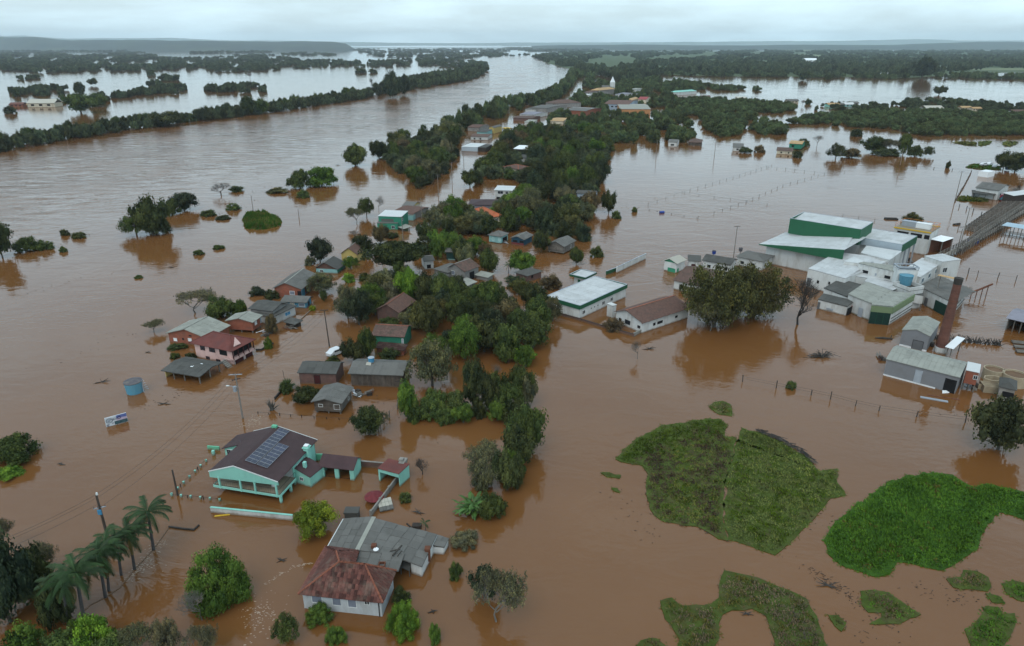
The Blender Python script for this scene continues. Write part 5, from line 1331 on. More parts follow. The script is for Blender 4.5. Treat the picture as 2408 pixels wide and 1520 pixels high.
tl = house('white walled house with long brown tiled roof inside the yard wall', Q('C', 955, 522, 2.7), Q('C', 1228, 634, 2.7), Q('C', 1595, 452, 2.7), 2.7, 'gy', 1.5, .42, .45, 'white_wall', 'brown_tile', lm='the brown tiled house', cap='ridge_tile',
 wins=[('f', 3.0, .8, 1.5, .9, dict(kind='win', fm='frame_dark')), ('f', 6.9, 1.0, .7, .5, dict(kind='win', fm='frame_dark')), ('r', 3.6, .9, .8, .7, hole), ('r', 5.0, .9, 1.8, .7, hole), ('r', 11.0, 1.0, .9, .6, hole), ('f', .9, .6, .9, .9, hole)])
p = Q('C', 932, 575, 0); rz_t = tl.rotation_euler[2]
tag(MB().box((-.9, -.6, -.5), (.9, .6, 3.2)).box((-1.0, -.7, 3.2), (1.0, .7, 3.3)).build('barbecue_chimney', M['white_wall'], None, p, rz_t), 'square white barbecue chimney block beside the white walled tiled house', 'chimney')
def wall_run(label, pts, z, mt, name='yard_wall', cat='wall', t=.2, cope=None, base=-.5, group=None, step=None, kindp=None):
 """pts already at the ground in the world"""
 c = sum(pts, Vector((0, 0, 0))) / len(pts); c.z = 0
 r = thing(name, label, cat, c, 0, group)
 for k, (a, b_) in enumerate(zip(pts[:-1], pts[1:])):
  a = a - c; b_ = b_ - c; d = (b_ - a).normalized() * (t/2 + .003)
  a2 = a + (d if k else d*0)
  MB().bar((a2.x, a2.y, (z + base)/2), (b_.x + d.x, b_.y + d.y, (z + base)/2), t, z - base).build('panel', M[mt], r)
  if cope: MB().bar((a2.x, a2.y, z + .035), (b_.x + d.x, b_.y + d.y, z + .035), t + .1, .07).build('coping', M[cope], r)
  if step:
   n = max(1, int((b_ - a).length / step))
   for i in range(n + 1):
    q = a.lerp(b_, i / n)
    inst('pillar', MB().box((-t*.8, -t*.8, base), (t*.8, t*.8, z + .12)).mesh('pillar', M[mt]), r, q, (0, 0, math.atan2(d.y, d.x)))
 return r
def gp(k, *pts): return [Q(k, *p, 0) for p in pts]
wall_run('dark stained concrete yard wall in front of the office and tiled house', gp('C', (395, 545), (640, 612), (900, 690), (1143, 758)), .55, 'old_brick_wall', cope='dark_wood', step=6)
wall_run('grey concrete yard wall along the field edge of the tiled house', gp('C', (1148, 758), (1380, 640), (1600, 520)), .8, 'concrete', cope='pale_sheet', step=4)
wall_run('long white free-standing wall in the flood beyond the office', gp('C', (985, 160), (1120, 95), (1252, 32)), 1.7, 'white_wall', cope='galvanised', step=3.2)
wall_run('short dark green gate panel at the end of the white wall', gp('C', (884, 183), (980, 148)), 1.2, 'forest_green', name='gate', cat='gate', cope='galvanised')
# ------------------------------------------------------------------ meat works (each block its own building)
def poly_hall(label, name, top, z0, wallm, roofm, cat='hall', lm=None, t=.12, sheets=None, over=0, fascia=None, wins=()):
 """top: 4 roof corners (front-left, front-right, back-right, back-left) in the world with heights"""
 c = sum(top, Vector((0, 0, 0))) / 4; c.z = 0
 u = Vector((top[1].x - top[0].x, top[1].y - top[0].y, 0)); rz = math.atan2(u.y, u.x)
 r = thing(name, label, cat, c, rz)
 if lm: LANDMARK.append((*proj((c.x, c.y, top[0].z))[:2], lm))
 FOOT.append([(p.x, p.y) for p in top])
 ca, sa = math.cos(-rz), math.sin(-rz)
 l = []
 for p in top:
  d = p - c; l.append(Vector((d.x*ca - d.y*sa, d.x*sa + d.y*ca, p.z)))
 roof_plane(r, 'roof', l, M[roofm], t, sheets, jit=.001)
 w = MB(); n = 4
 for k in range(4):
  a, b_ = l[k], l[(k+1) % 4]
  i = len(w.v)
  cen = sum(l, Vector()) / 4
  def ins(p, e=over):
   d = (cen - p); d.z = 0; return p + d.normalized() * (e + .05)
  a2, b2 = ins(a), ins(b_)
  a3, b3 = ins(a, over + .15), ins(b_, over + .15)
  w.v += [(a2.x, a2.y, z0), (b2.x, b2.y, z0), (b2.x, b2.y, b_.z - t - .01), (a2.x, a2.y, a.z - t - .01), (a3.x, a3.y, z0), (b3.x, b3.y, z0), (b3.x, b3.y, b_.z - t - .01), (a3.x, a3.y, a.z - t - .01)]
  w.f += [(i, i+1, i+2, i+3), (i+7, i+6, i+5, i+4), (i, i+4, i+5, i+1), (i+3, i+2, i+6, i+7)]
 w.build('wall', M[wallm], r)
 if fascia:
  for k in fascia[1]:
   a, b_ = l[k], l[(k+1) % 4]
   o_ = Vector((b_.y - a.y, -(b_.x - a.x), 0)).normalized() * .1
   lowz = fascia[2]
   m_ = MB();
   m_.v += [tuple(a + o_*.2 + Vector((0, 0, .1))), tuple(b_ + o_*.2 + Vector((0, 0, .1))), (b_.x + o_.x*.2, b_.y + o_.y*.2, lowz), (a.x + o_.x*.2, a.y + o_.y*.2, lowz),
     tuple(a + o_*1.6 + Vector((0, 0, .1))), tuple(b_ + o_*1.6 + Vector((0, 0, .1))), (b_.x + o_.x*1.6, b_.y + o_.y*1.6, lowz), (a.x + o_.x*1.6, a.y + o_.y*1.6, lowz)]
   m_.f += [(0, 1, 2, 3), (7, 6, 5, 4), (4, 5, 1, 0), (3, 2, 6, 7), (0, 3, 7, 4), (5, 6, 2, 1)]
   m_.build('fascia', M[fascia[0]], r)
 r['_l'] = (abs(l[1].x - l[0].x)/2, 0)
 r['_x'] = [tuple(p) for p in l]
 return r
def wall_box(root, side_a, side_b, u0, u1, z0, z1, mt, name, d=.08, frame=None):
 """a panel standing on the wall line between two roof corners (local)"""
 a = Vector((side_a[0], side_a[1], 0)); b_ = Vector((side_b[0], side_b[1], 0))
 p, q = a.lerp(b_, u0), a.lerp(b_, u1)
 n = Vector((b_.y - a.y, -(b_.x - a.x), 0)).normalized()
 p += n * d * .5 - n * .0; q += n * d * .5
 o_ = MB().bar((p.x, p.y, (z0+z1)/2), (q.x, q.y, (z0+z1)/2), d, z1 - z0).build(name, M[mt], root)
 return o_
zl = 5.6
fl = Q('K', 1478, 637, zl); fr_ = Q('K', 2540, 825, zl)
top_r = Q('K', 2700, 722, zl + 2.9)
dirx = (fr_ - fl); dirx.z = 0
fr2 = Vector((top_r.x, top_r.y, top_r.z))
bl = Q('K', 1850, 470, zl - .0); br = Q('M', 985, 535, zl + 2.9)
cs = poly_hall('big white roofed cold store with slanting dark green fascia', 'cold_store', [fl, fr2, br, bl], -.5, 'white_wall', 'plant_roof', lm='the cold store', sheets=(14, 5), over=2.2, fascia=('forest_green', (0,), zl - .15))
da, db, dc = Q('K', 1735, 716, 3.7), Q('K', 2440, 836, 3.7), Q('K', 2490, 800, 3.7)
dk = house('white loading dock with two black framed gates under the cold store fascia', da, db, dc, 3.7, 'sf', .4, wall='white_wall', rm='grey_green_sheet', name='loading_dock', cat='loading dock', cap=None, ov=.3,
 wins=[('f', 3.5, -.2, 2.1, 2.7, dict(kind='shut', fm='frame_dark', pm='galvanised')), ('f', 9.9, -.2, 2.1, 2.7, dict(kind='shut', fm='frame_dark', pm='galvanised')), ('f', .2, .6, .9, 1.2, dict(kind='opening'))], pad=.2)
for o_ in dk.children:
 if o_.name.startswith('shut'): pass
zt = 11.2
g = flat_fascia('tall dark green rooftop block with sunken pale roof', Q('M', 88, 266, zt), Q('M', 1108, 425, zt), Q('M', 1322, 325, zt), zt, 4.6, fm='forest_green', wallm='white_wall', name='green_block', cat='hall', lm='the tall green block', drop=.9, inset=.3, sheets=(10, 3))
zf = 8.3
fa, fb_, fc = Q('M', 985, 520, zf), Q('M', 1700, 645, zf), Q('M', 1940, 522, zf)
fz = flat_fascia('pale metal hall with green end fascia and open columned side', fa, fb_, fc, zf, 2.0, fm='pale_wall', wallm='white_wall', name='freezer_hall', cat='hall', lm='the freezer hall', drop=.7, inset=1.0, sheets=(9, 5))
hx, hy = fz['_w']
MB().box((hx + .01, -hy - .01, zf - 2.2), (hx + .13, hy + .01, zf + .02)).build('fascia', M['forest_green'], fz)
for k in range(4):
 y = -hy + .4 + k * (2*hy - .8)/3
 MB().box((hx - .3, y - .2, -.5), (hx + .05, y + .2, zf - 2.2)).build('column', M['galvanised'], fz)
halls = [
 ('wide white processing hall with long sloping roof facing the bare tree', 'M', [(345, 985, 5.0), (880, 1130, 5.0), (1560, 850, 6.0), (760, 745, 6.2)], 'plant_roof', (9, 6)),
 ('low white roof bay beside the processing hall ending at the water tank', 'M', [(740, 1055, 4.6), (1640, 1180, 4.6), (1700, 1110, 5.0), (860, 950, 5.0)], 'plant_roof', (9, 2)),
 ('bright white patched roof under the freezer hall wall', 'M', [(1100, 760, 6.4), (1510, 865, 6.4), (1690, 735, 6.6), (1180, 655, 6.6)], 'white_metal_sheet', (6, 3)),
 ('small pointed white roof monitor in the middle of the works', 'M', [(860, 880, 6.6), (1060, 905, 6.6), (1150, 880, 6.7), (1000, 815, 6.7)], 'white_metal_sheet', None),
 ('grey roofed white block with dark louvres above the blue tank', 'M', [(1070, 905, 7.2), (1640, 1040, 7.2), (1700, 950, 7.4), (1150, 890, 7.4)], 'grey_green_sheet', (7, 2)),
 ('white lower ledge roof in front of the louvred block', 'M', [(1150, 1165, 4.5), (1560, 1300, 4.5), (1620, 1190, 4.6), (1210, 1110, 4.6)], 'plant_roof', (5, 2)),
]
hs = []
for lab, k, q, rm, shn in halls:
 tp = [Q(k, x, y, z) for x, y, z in q]
 hs.append(poly_hall(lab, 'processing_hall' if 'hall' in lab else 'roof_bay', tp, -.5, 'white_wall', rm, lm=None, sheets=shn))
for (i, u0, u1, z0, z1, mt, nm, e) in ((0, .03, .14, .5, 2.6, 'grey_door', 'shutter', 0), (0, .30, .35, 1.8, 2.6, 'dark_opening', 'window', 0), (0, .005, .012, .3, .9, 'red_gas', 'hydrant_box', 0), (0, .6, .64, 2.4, 3.1, 'dark_opening', 'window', 0), (4, .14, .28, 5.0, 5.7, 'dark_opening', 'louvre', 0), (4, .70, .84, 5.0, 5.7, 'dark_opening', 'louvre', 0), (4, .46, .50, 5.0, 5.6, 'galvanised', 'vent', 0)):
 l = hs[i]['_x']; wall_box(hs[i], l[e], l[e+1], u0, u1, z0, z1, mt, nm, .1)
LANDMARK.append((2000, 640, 'the processing hall'))
wg = house('long white wing with a row of blue tinted windows running away from the chimney', Q('M', 1960, 1105, 6.4), Q('M', 2285, 885, 6.4), Q('M', 2025, 800, 6.4), 6.4, 'flat', .1, wall='white_wall', rm='plant_roof', ov=.15, name='office_wing', cat='building', lm='the long white wing', cap=None,
 wins=[('f', 2 + 5.4*i, 4.2, 1.8, 1.1, dict(kind='win', pm='dark_blue_wall')) for i in range(5)] + [('l', 1.5, 4.6, 1.0, .8, hole)])
house('raised white stair head at the end of the long white wing', Q('M', 2010, 800, 7.6), Q('M', 2275, 885, 7.6), Q('M', 2360, 795, 7.6), 7.6, 'flat', .1, wall='white_wall', rm='plant_roof', ov=.1, name='stair_head', cat='building', cap=None, wins=[('r', .8, 4.5, 1.4, 1.2, win)])
tt = house('white tower room topped by an open square light frame', Q('M', 1640, 1000, 8.4), Q('M', 1935, 1010, 8.4), Q('M', 1975, 960, 8.4), 8.4, 'flat', .1, wall='white_wall', rm='plant_roof', ov=.05, name='tower_room', cat='building', cap=None)
wx, wy = tt['_w']; m_ = MB()
for a, b_ in (((-wx, -wy), (wx, -wy)), ((wx, -wy), (wx, wy)), ((wx, wy), (-wx, wy)), ((-wx, wy), (-wx, -wy))): m_.bar((*a, 9.0), (*b_, 9.0), .25, .25); m_.bar((*a, 8.4), (*a, 9.0), .15)
m_.build('light_frame', M['galvanised'], tt); MB().box((-wx + .4, -wy + .4, 8.41), (wx - .4, wy - .4, 8.5)).build('skylight', M['glass'], tt)
ck = house('white square tank base holding the round blue tank', Q('O', 1365, 395, 5.0), Q('O', 1590, 480, 5.0), Q('O', 1650, 400, 5.0), 5.0, 'flat', .1, wall='white_wall', rm='dark_sheet', ov=.02, name='tank_base', cat='tank base', cap=None)
wx, wy = ck['_w']
MB().box((-wx, -wy, 5.0), (wx, -wy + .2, 5.8)).box((-wx, wy - .2, 5.0), (wx, wy, 5.8)).box((-wx, -wy + .2, 5.0), (-wx + .2, wy - .2, 5.8)).box((wx - .2, -wy + .2, 5.0), (wx, wy - .2, 5.8)).build('parapet', M['white_wall'], ck)
def water_tank(label, p, r, z0, h, mt='tank_blue', lid='tank_lid', taper=.88, group=None):
 o_ = thing('water_tank', label, 'water tank', (p.x, p.y, 0), 0, group)
 b = MB(); b.cyl((0, 0), r * taper, z0, z0 + h, r, 22)
 for k in range(1, 4): b.cyl((0, 0), r * (taper + (1 - taper) * k / 4) + .025, z0 + h*k/4 - .04, z0 + h*k/4 + .04, None, 22, False)
 b.build('tank_body', M[mt], o_)
 MB().cyl((0, 0), r * 1.05, z0 + h, z0 + h + .12, r * 1.03, 22).cyl((0, 0), r * 1.0, z0 + h + .12, z0 + h + .3, r * .2, 22).build('lid', M[lid], o_)
 return o_
water_tank('round sky blue tank standing on the white base inside the works', Q('O', 1530, 385, 5.0), 1.55, 5.0, 2.3, lid='tank_blue')
def qh(label, k, q, wm, rm, shn, cat='shed', lm=None, over=.12, name='shed', **kw): return poly_hall(label, name, [Q(k, *p) for p in q], -.5, wm, rm, cat, lm, sheets=shn, over=over, **kw)
def wpan(r, e, *l):
 for (u0, u1, z0, z1, mt, nm, *d) in l: x_ = r['_x']; wall_box(r, x_[e], x_[(e+1) % 4], u0, u1, z0, z1, mt, nm, d[0] if d else .1)
qh('white shed with mottled dark grey roof at the corner of the works', 'O', [(430, 435, 3.4), (755, 560, 3.4), (940, 385, 3.9), (650, 310, 3.9)], 'white_wall', 'dark_sheet', (6, 3), lm='the mottled roof shed')
an_ = qh('low white annex with dark roof and grey smudge on its wall', 'O', [(350, 590, 2.4), (755, 690, 2.4), (858, 608, 2.9), (425, 510, 2.9)], 'white_wall', 'dark_sheet', (6, 2), 'annex', name='annex')
wpan(an_, 0, (.03, .11, -.2, 1.8, 'grey_door', 'door'), (.34, .56, .5, .9, 'galvanised', 'smudged_sign')); wpan(an_, 1, (.1, .7, -.2, 1.8, 'dark_opening', 'opening'))
gg = qh('white shed with wide grey green roof and deep green footing', 'O', [(758, 520, 4.2), (1085, 648, 4.2), (1345, 478, 4.6), (1000, 352, 4.6)], 'white_wall', 'grey_green_sheet', (6, 5), lm='the grey green roof shed')
wpan(gg, 0, (.2, .28, .9, 1.9, 'red_gas', 'red_cabinet'), (.55, .72, -.3, 2.2, 'galvanised', 'door'), (0, .54, -.3, .12, 'forest_green', 'footing'), (.73, 1, -.3, .12, 'forest_green', 'footing'))
sg = qh('sage green fronted shed with huge dark green sliding doors', 'O', [(1082, 662, 4.6), (1372, 688, 4.6), (1668, 508, 4.6), (1350, 484, 4.6)], 'white_wall', 'grey_green_sheet', (5, 6), lm='the sage green shed', over=.05)
wpan(sg, 0, (.02, .97, -.4, 2.9, 'dark_green_door', 'door', .12), (0, 1, 2.92, 4.4, 'sage_green', 'fascia', .14)); wpan(sg, 1, *[(0, 1, 2.7 + .6*k, 3.22 + .6*k, 'sage_green', 'cladding_band', .12 + .03*k) for k in range(3)], *[(.03, 1, .7 + .8*k, .85 + .8*k, 'grey_sheet', 'rail', .14) for k in range(2)])
for e_ in (.33, .66): wpan(sg, 0, (e_ - .005, e_ + .005, -.4, 2.9, 'forest_green', 'door_frame', .18))
house('white porch block on square pillars between shed and chimney', Q('O', 1650, 520, 4.0), Q('O', 1790, 540, 4.0), Q('O', 1805, 470, 4.0), 4.0, 'flat', .1, wall='white_wall', rm='dark_sheet', name='porch', cat='porch', ov=.03, base=1.8, cap=None, posts=[(.9, -.9), (.9, .9), (-.9, -.9)])
bh = qh('grey roofed white boiler house behind the brick chimney', 'O', [(1720, 412, 3.9), (2190, 640, 3.9), (2385, 425, 4.2), (1985, 272, 4.2)], 'white_wall', 'grey_sheet', (8, 5), 'building', 'the boiler house', name='boiler_house')
wpan(bh, 0, (.26, .34, -.3, 2.1, 'grey_door', 'door'), (.55, .88, -.4, 2.7, 'dark_green_door', 'door', .14), (0, .25, -.3, .15, 'forest_green', 'footing'), (.35, .54, -.3, .15, 'forest_green', 'footing')); wpan(bh, 1, (.02, .98, 1.0, 1.15, 'grey_sheet', 'rail'), (.02, .98, 2.2, 2.35, 'grey_sheet', 'rail'))
house('square beige canopy roof hung between the wing and the chimney top', Q('O', 1975, 262, 7.6), Q('O', 2290, 330, 7.6), Q('O', 2325, 318, 7.6), 7.6, 'flat', .1, rm='sandy_roof', name='canopy', cat='canopy', skip='fblr', posts=[(-.9, -.5), (.9, -.5)], cap=None)
yl = house('white plant room with yellow edged flat roof and orange railings', Q('M', 1580, 395, 7.0), Q('M', 2105, 478, 7.0), Q('M', 2205, 385, 7.0), 7.0, 'flat', .1, wall='white_wall', rm='floor_tile', ov=.1, name='plant_room', cat='building', lm='the yellow railed plant room', cap=None, wins=[('f', 1.0 + 3.8*i, 4.9, 3.2, 1.3, hole) for i in range(3)])
wx, wy = yl['_w']; m_ = MB()
m_.box((-wx - .2, -wy - .25, 6.85), (wx + .2, -wy - .1, 7.25)).box((-wx - .2, wy + .1, 6.9), (wx + .2, wy + .2, 7.2)); m_.build('roof_edge', M['yellow_paint'], yl)
m_ = MB();
for z in (7.6, 8.2):
 for a, b_ in (((-wx, wy), (wx, wy)), ((wx, wy), (wx, -wy)), ((-wx, wy), (-wx, -wy))): m_.bar((*a, z), (*b_, z), .07)
for k in range(7): m_.bar((-wx + k*wx/3, wy, 7.0), (-wx + k*wx/3, wy, 8.25), .07)
for k in range(1, 4): m_.bar((wx, wy - k*wy/2, 7.0), (wx, wy - k*wy/2, 8.25), .07)
m_.build('railing', M['orange_paint'], yl)
p0 = yl.location; rz_y = yl.rotation_euler[2]
for lab, ux_, mt in (('grey rooftop condenser on the yellow edged roof', -.45, 'galvanised'), ('white rooftop condenser beside the grey one', .35, 'bright_white')):
 o_ = MB().box((-2.0, -1.0, 7.0), (2.0, 1.0, 8.5)).box((-2.05, -1.05, 8.5), (2.05, 1.05, 8.6)).build('condenser', M[mt], None, p0 + Vector((math.cos(rz_y)*ux_*wx, math.sin(rz_y)*ux_*wx, 0)), rz_y)
 tag(o_, lab, 'condenser')
house('white canopy shelter with orange machinery next to the plant room', Q('M', 2090, 560, 4.6), Q('M', 2280, 600, 4.6), Q('M', 2350, 535, 4.6), 4.6, 'sf', .2, wall='rust', rm='bright_white', name='shelter', cat='shelter', skip='fr', ov=.1, cap=None, posts=[(-.95, -.95), (.95, -.95), (.95, .9)])
house('little white pump house with cream gable roof and green trim', Q('K', 95, 870, 2.9), Q('K', 305, 918, 2.9), Q('K', 460, 862, 2.9), 2.9, 'gy', 1.0, .45, wall='white_wall', gable='green_paint', rm='sandy_pale', name='pump_house', cat='pump house', lm='the cream roofed pump house', cap=None, wins=[('f', 1.3, -.1, 2.3, 1.2, dict(kind='shut', pm='green_paint', fm='green_paint')), ('r', .6, .1, .7, 1.0, dict(kind='shut', pm='green_paint', fm='green_paint'))])
house('narrow dark roofed link building with maroon door', Q('K', 455, 870, 2.6), Q('K', 650, 882, 2.6), Q('K', 660, 825, 2.6), 2.6, 'sf', .6, wall='white_wall', rm='dark_sheet', name='annex', cat='annex', cap=None, wins=[('f', .8, -.2, 1.0, 1.7, dict(kind='door', pm='maroon_door', fm='maroon_door'))])
house('long white dormitory with slate grey roof behind the big trees', Q('K', 655, 865, 2.9), Q('K', 1080, 935, 2.9), Q('K', 1130, 850, 2.9), 2.9, 'gx', 1.0, .55, wall='white_wall', rm='dark_sheet', sheets=(8, 2), lm='the slate roofed dormitory', cap=None, wins=[('f', 1.2 + 2.4*i, .9, 1.0, .9, hole) for i in range(4)])
house('white house with mottled grey hip roof next to the loading dock', Q('K', 1140, 808, 2.9), Q('K', 1545, 888, 2.9), Q('K', 1715, 800, 2.9), 2.9, 'hip', 1.1, wall='white_wall', rm='grey_sheet', lm='the grey hip roofed house', cap=None, wins=[('f', 1.2, .9, 1.0, .8, hole), ('f', 4.2, .9, 1.2, .8, hole), ('r', 1.4, .7, 1.2, 1.1, win)])
house('brown tiled house with white porch swallowed by the big olive trees', Q('K', 235, 1148, 2.6), Q('K', 700, 1250, 2.6), Q('K', 900, 1010, 2.6), 2.6, 'gx', 2.0, .5, wall='white_wall', rm='mossy_tile', lm='the porch house', cap=None, wins=[('f', 1.5, .4, 1.4, 1.3, hole), ('f', 4.5, .6, 1.2, 1.0, hole)])
# ------------------------------------------------------------------ brick chimney
p = Q('T', 1030, 655, 0)
chm = thing('factory_chimney', 'tall round brick factory chimney with soot black top and white base', 'chimney', p)
LANDMARK.append((2225, 740, 'the brick chimney'))
Hc = 16.4
MB().cyl((0, 0), 1.16, -.5, 1.3, 1.12, 20).build('base', M['white_wall'], chm)
nb = 26; r0, r1 = 1.06, .74
for k in range(nb):
 z0 = 1.3 + (Hc - 2.6) * k / nb; z1 = 1.3 + (Hc - 2.6) * (k + 1) / nb - .03
 ra_ = r0 + (r1 - r0) * k / nb; rb_2 = r0 + (r1 - r0) * (k + 1) / nb
 MB().cyl((0, 0), ra_ + .01 * (k % 2), z0, z1, rb_2 + .01 * (k % 2), 20).build('brick_course', M['chimney_brick'], chm)
MB().cyl((0, 0), 1.03, 1.31, Hc - 1.35, .71, 20).build('brick_core', M['old_brick_wall'], chm)
MB().cyl((0, 0), .76, Hc - 1.3, Hc, .82, 20).build('chimney_top', M['dark_twigs'], chm)
b = MB()
for z in (3.4, 7.4, 11.5): b.cyl((0, 0), r0 - .0195*z + .05, z, z + .1, None, 20, False)
b.build('iron_band', M['rust'], chm)
house('small grey metal shed with grey door and white footing next to the chimney', Q('T', 515, 355, 3.6), Q('T', 900, 442, 3.6), Q('T', 1035, 250, 3.6), 3.6, 'gy', .8, .5, wall='grey_metal_wall', rm='grey_green_sheet', sheets=(6, 6), name='shed', cat='shed', lm='the small grey metal shed', cap=None, ov=.12,
 wins=[('f', 2.4, -.1, 1.9, 2.1, dict(kind='door', pm='grey_door', fm='frame_dark')), ('f', .1, -.2, 2.1, .5, dict(kind='shut', pm='bright_white', fm='bright_white')), ('f', 4.4, -.2, 1.8, .5, dict(kind='shut', pm='bright_white', fm='bright_white'))])
house('long grey metal warehouse with ribbed pale roof and an open dark doorway', Q('T', 298, 748, 3.5), Q('T', 1305, 1003, 3.5), Q('T', 1425, 800, 3.5), 3.5, 'gx', .9, .55, wall='grey_metal_wall', rm='grey_green_sheet', sheets=(14, 3), name='warehouse', cat='warehouse', lm='the long grey warehouse', cap=None, ov=.15,
 wins=[('f', 10.1, .0, 1.9, 2.7, dict(kind='opening')), ('f', .05, -.2, 8.8, .42, dict(kind='shut', pm='bright_white', fm='bright_white')), ('f', 12.2, -.2, 6.2, .45, dict(kind='shut', pm='bright_white', fm='bright_white')), ('f', 5.2, .4, 1.1, 2.4, dict(kind='shut', pm='galvanised', fm='galvanised'))])
house('raised red brick cabin with pale roof and one dark window', Q('T', 1385, 895, 4.2), Q('T', 1570, 935, 4.2), Q('T', 1620, 835, 4.2), 4.2, 'sf', .15, wall='brick_wall', rm='white_metal_sheet', name='cabin', cat='cabin', lm='the raised brick cabin', cap=None, ov=.12, base=1.5, stilts=1, wins=[('f', 1.3, 2.7, 1.0, .7, win)])
aw_ = house('white sheet canopy beside the foot of the brick chimney', Q('T', 1100, 580, 2.4), Q('T', 1215, 612, 2.4), Q('T', 1330, 485, 2.4), 2.4, 'sf', .5, rm='bright_white', name='canopy', cat='canopy', skip='fblr', posts=[(-.9, -.9), (.9, -.9), (.9, .9)], cap=None)
house('grey roofed open pavilion with pale curtains at the treatment tanks', Q('T', 1830, 1120, 2.8), Q('T', 2080, 1175, 2.8), Q('T', 2165, 1060, 2.8), 2.8, 'hip', .8, wall='concrete', rm='dark_sheet', name='pavilion', cat='pavilion', cap=None, ov=.25, wins=[('f', .5, .9, 3.5, 1.1, hole)])
def ring_tank(label, p, r, z, label2=None):
 o_ = thing('treatment_tank', label, 'treatment tank', p)
 b = MB(); n = 30
 for (ra2, rb3, za, zb) in ((r, r, -.5, z), (r - .18, r - .18, z, -.2)):
  i = len(b.v)
  for k in range(n):
   a = 2*math.pi*k/n; b.v += [(ra2*math.cos(a), ra2*math.sin(a), za), (ra2*math.cos(a), ra2*math.sin(a), zb)]
  for k in range(n):
   k2 = (k+1) % n; b.f.append((i+2*k, i+2*k2, i+2*k2+1, i+2*k+1))
 i = len(b.v)
 for k in range(n):
  a = 2*math.pi*k/n; b.v += [(r*math.cos(a), r*math.sin(a), z), ((r-.18)*math.cos(a), (r-.18)*math.sin(a), z)]
 for k in range(n):
  k2 = (k+1) % n; b.f.append((i+2*k, i+2*k2, i+2*k2+1, i+2*k+1))
 b.build('tank_wall', M['beige_concrete'], o_)
 MB().cyl((0, 0), r - .19, z - .55, z - .35, None, n).build('tank_content', M['mud'], o_)
 return o_
mat('beige_concrete', (.34, .28, .19), .9, .12, .8, (.2, .15, .1), .5, .6)
ring_tank('round concrete treatment tank closest to the raised brick cabin', Q('T', 1775, 865, 2.4) * Vector((1, 1, 0)) if False else Vector((*Q('T', 1775, 865, 2.4)[:2], 0)), 1.75, 2.2)
ring_tank('wide round concrete treatment tank at the edge of the site', Vector((*Q('T', 2065, 935, 2.4)[:2], 0)), 2.1, 2.2)
bx = thing('settling_basin', 'slotted rectangular concrete settling basin between tanks and cabin', 'settling basin', Vector((*Q('T', 1730, 1085, 1.4)[:2], 0)), -.25)
m_ = MB()
m_.box((-1.5, -1.2, -.5), (1.5, -1.05, 1.3)).box((-1.5, 1.05, -.5), (1.5, 1.2, 1.3)).box((-1.5, -1.05, -.5), (-1.35, 1.05, 1.3)).box((1.35, -1.05, -.5), (1.5, 1.05, 1.3)); m_.build('basin_wall', M['beige_concrete'], bx)
for k in range(5): MB().box((-1.34, -.9 + k*.42, 1.05), (1.34, -.74 + k*.42, 1.27)).build('baffle', M['beige_concrete'], bx)
b2_ = thing('settling_basin', 'six sided concrete basin rim in front of the round tanks', 'settling basin', Vector((*Q('T', 1760, 985, 2.0)[:2], 0)), 0)
m_ = MB()
hexp = [(1.7*math.cos(k*math.pi/3), 1.2*math.sin(k*math.pi/3)) for k in range(6)]
for k in range(6): m_.bar((*hexp[k], .7), (*hexp[(k+1) % 6], .7), .2, 2.0)
m_.build('basin_wall', M['beige_concrete'], b2_)
wall_run('low beige concrete wall before the settling basin', gp('T', (1540, 1150), (1750, 1200)), 1.0, 'beige_concrete')
# ------------------------------------------------------------------ poles and wires
def pole(label, base, h, mt='pole_concrete', r=.16, arms=(), lean=(0, 0), name='utility_pole', extra=None, cat='utility pole', group=None):
 o_ = thing(name, label, cat, base, 0, group)
 top = (lean[0], lean[1], h)
 MB().tube([(0, 0, -1), top], [r, r*.65], 8).build('pole', M[mt], o_)
 for (z, w_, ang, am) in arms:
  c = Vector((lean[0]*z/h, lean[1]*z/h, z)); d = Vector((math.cos(ang), math.sin(ang), 0)) * w_/2
  a_ = MB().bar(c - d, c + d, .1, .12).build('crossarm', M[am], o_)
  for k in (-.9, -.3, .3, .9):
   q = c + d*k; MB().cyl((q.x, q.y), .05, q.z + .06, q.z + .26, .03, 6).build('insulator', M['tank_lid'], a_)
 if extra == 'transformer':
  MB().cyl((-.45, -.1), .3, h - 3.2, h - 2.3, None, 12).build('transformer', M['galvanised'], o_)
 if extra == 'lamp' or extra == 'transformer':
  l_ = MB().bar((lean[0]*.85, lean[1]*.85, h*.72), (-1.3, -.3, h*.76), .06).build('lamp_arm', M['galvanised'], o_)
  MB().box((-1.75, -.42, h*.76 - .05), (-1.2, -.18, h*.76 + .08)).build('lamp_head', M['frame_white'], l_)
 if extra == 'box':
  MB().box((-.25, -.3, h - 2.9), (.25, -.16, h - 2.2)).build('meter_box', M['plastic_blue'], o_)
  MB().cyl((.12, 0), .14, h, h + .32, .1, 10).build('lamp_head', M['frame_white'], o_)
 return Vector((base.x + lean[0], base.y + lean[1], h))
tops = {}
tops['a'] = pole('grey pole with blue box at the palm row, wires running off to the roadside', P(253, 1262), 6.6, 'pole_wood', .2, [(4.6, 1.4, .4, 'galvanised')], extra='box')
tops['b'] = pole('transformer pole with cross arms standing in the flood above the mint house', P(571, 985), 8.6, 'pole_concrete', .17, [(8.5, 2.2, .1, 'galvanised'), (7.6, 1.4, .6, 'frame_dark')], extra='transformer')
tops['c'] = pole('slim dark pole with one-sided arm in the middle of the flooded road', P(775, 815), 8.4, 'pole_wood', .15, [(8.3, 1.6, .1, 'frame_dark')], lean=(-.3, 0))
tops['d'] = pole('short stubby wooden post at the corner of the mint garden fence', P(418, 1165), 4.3, 'pole_wood', .17)
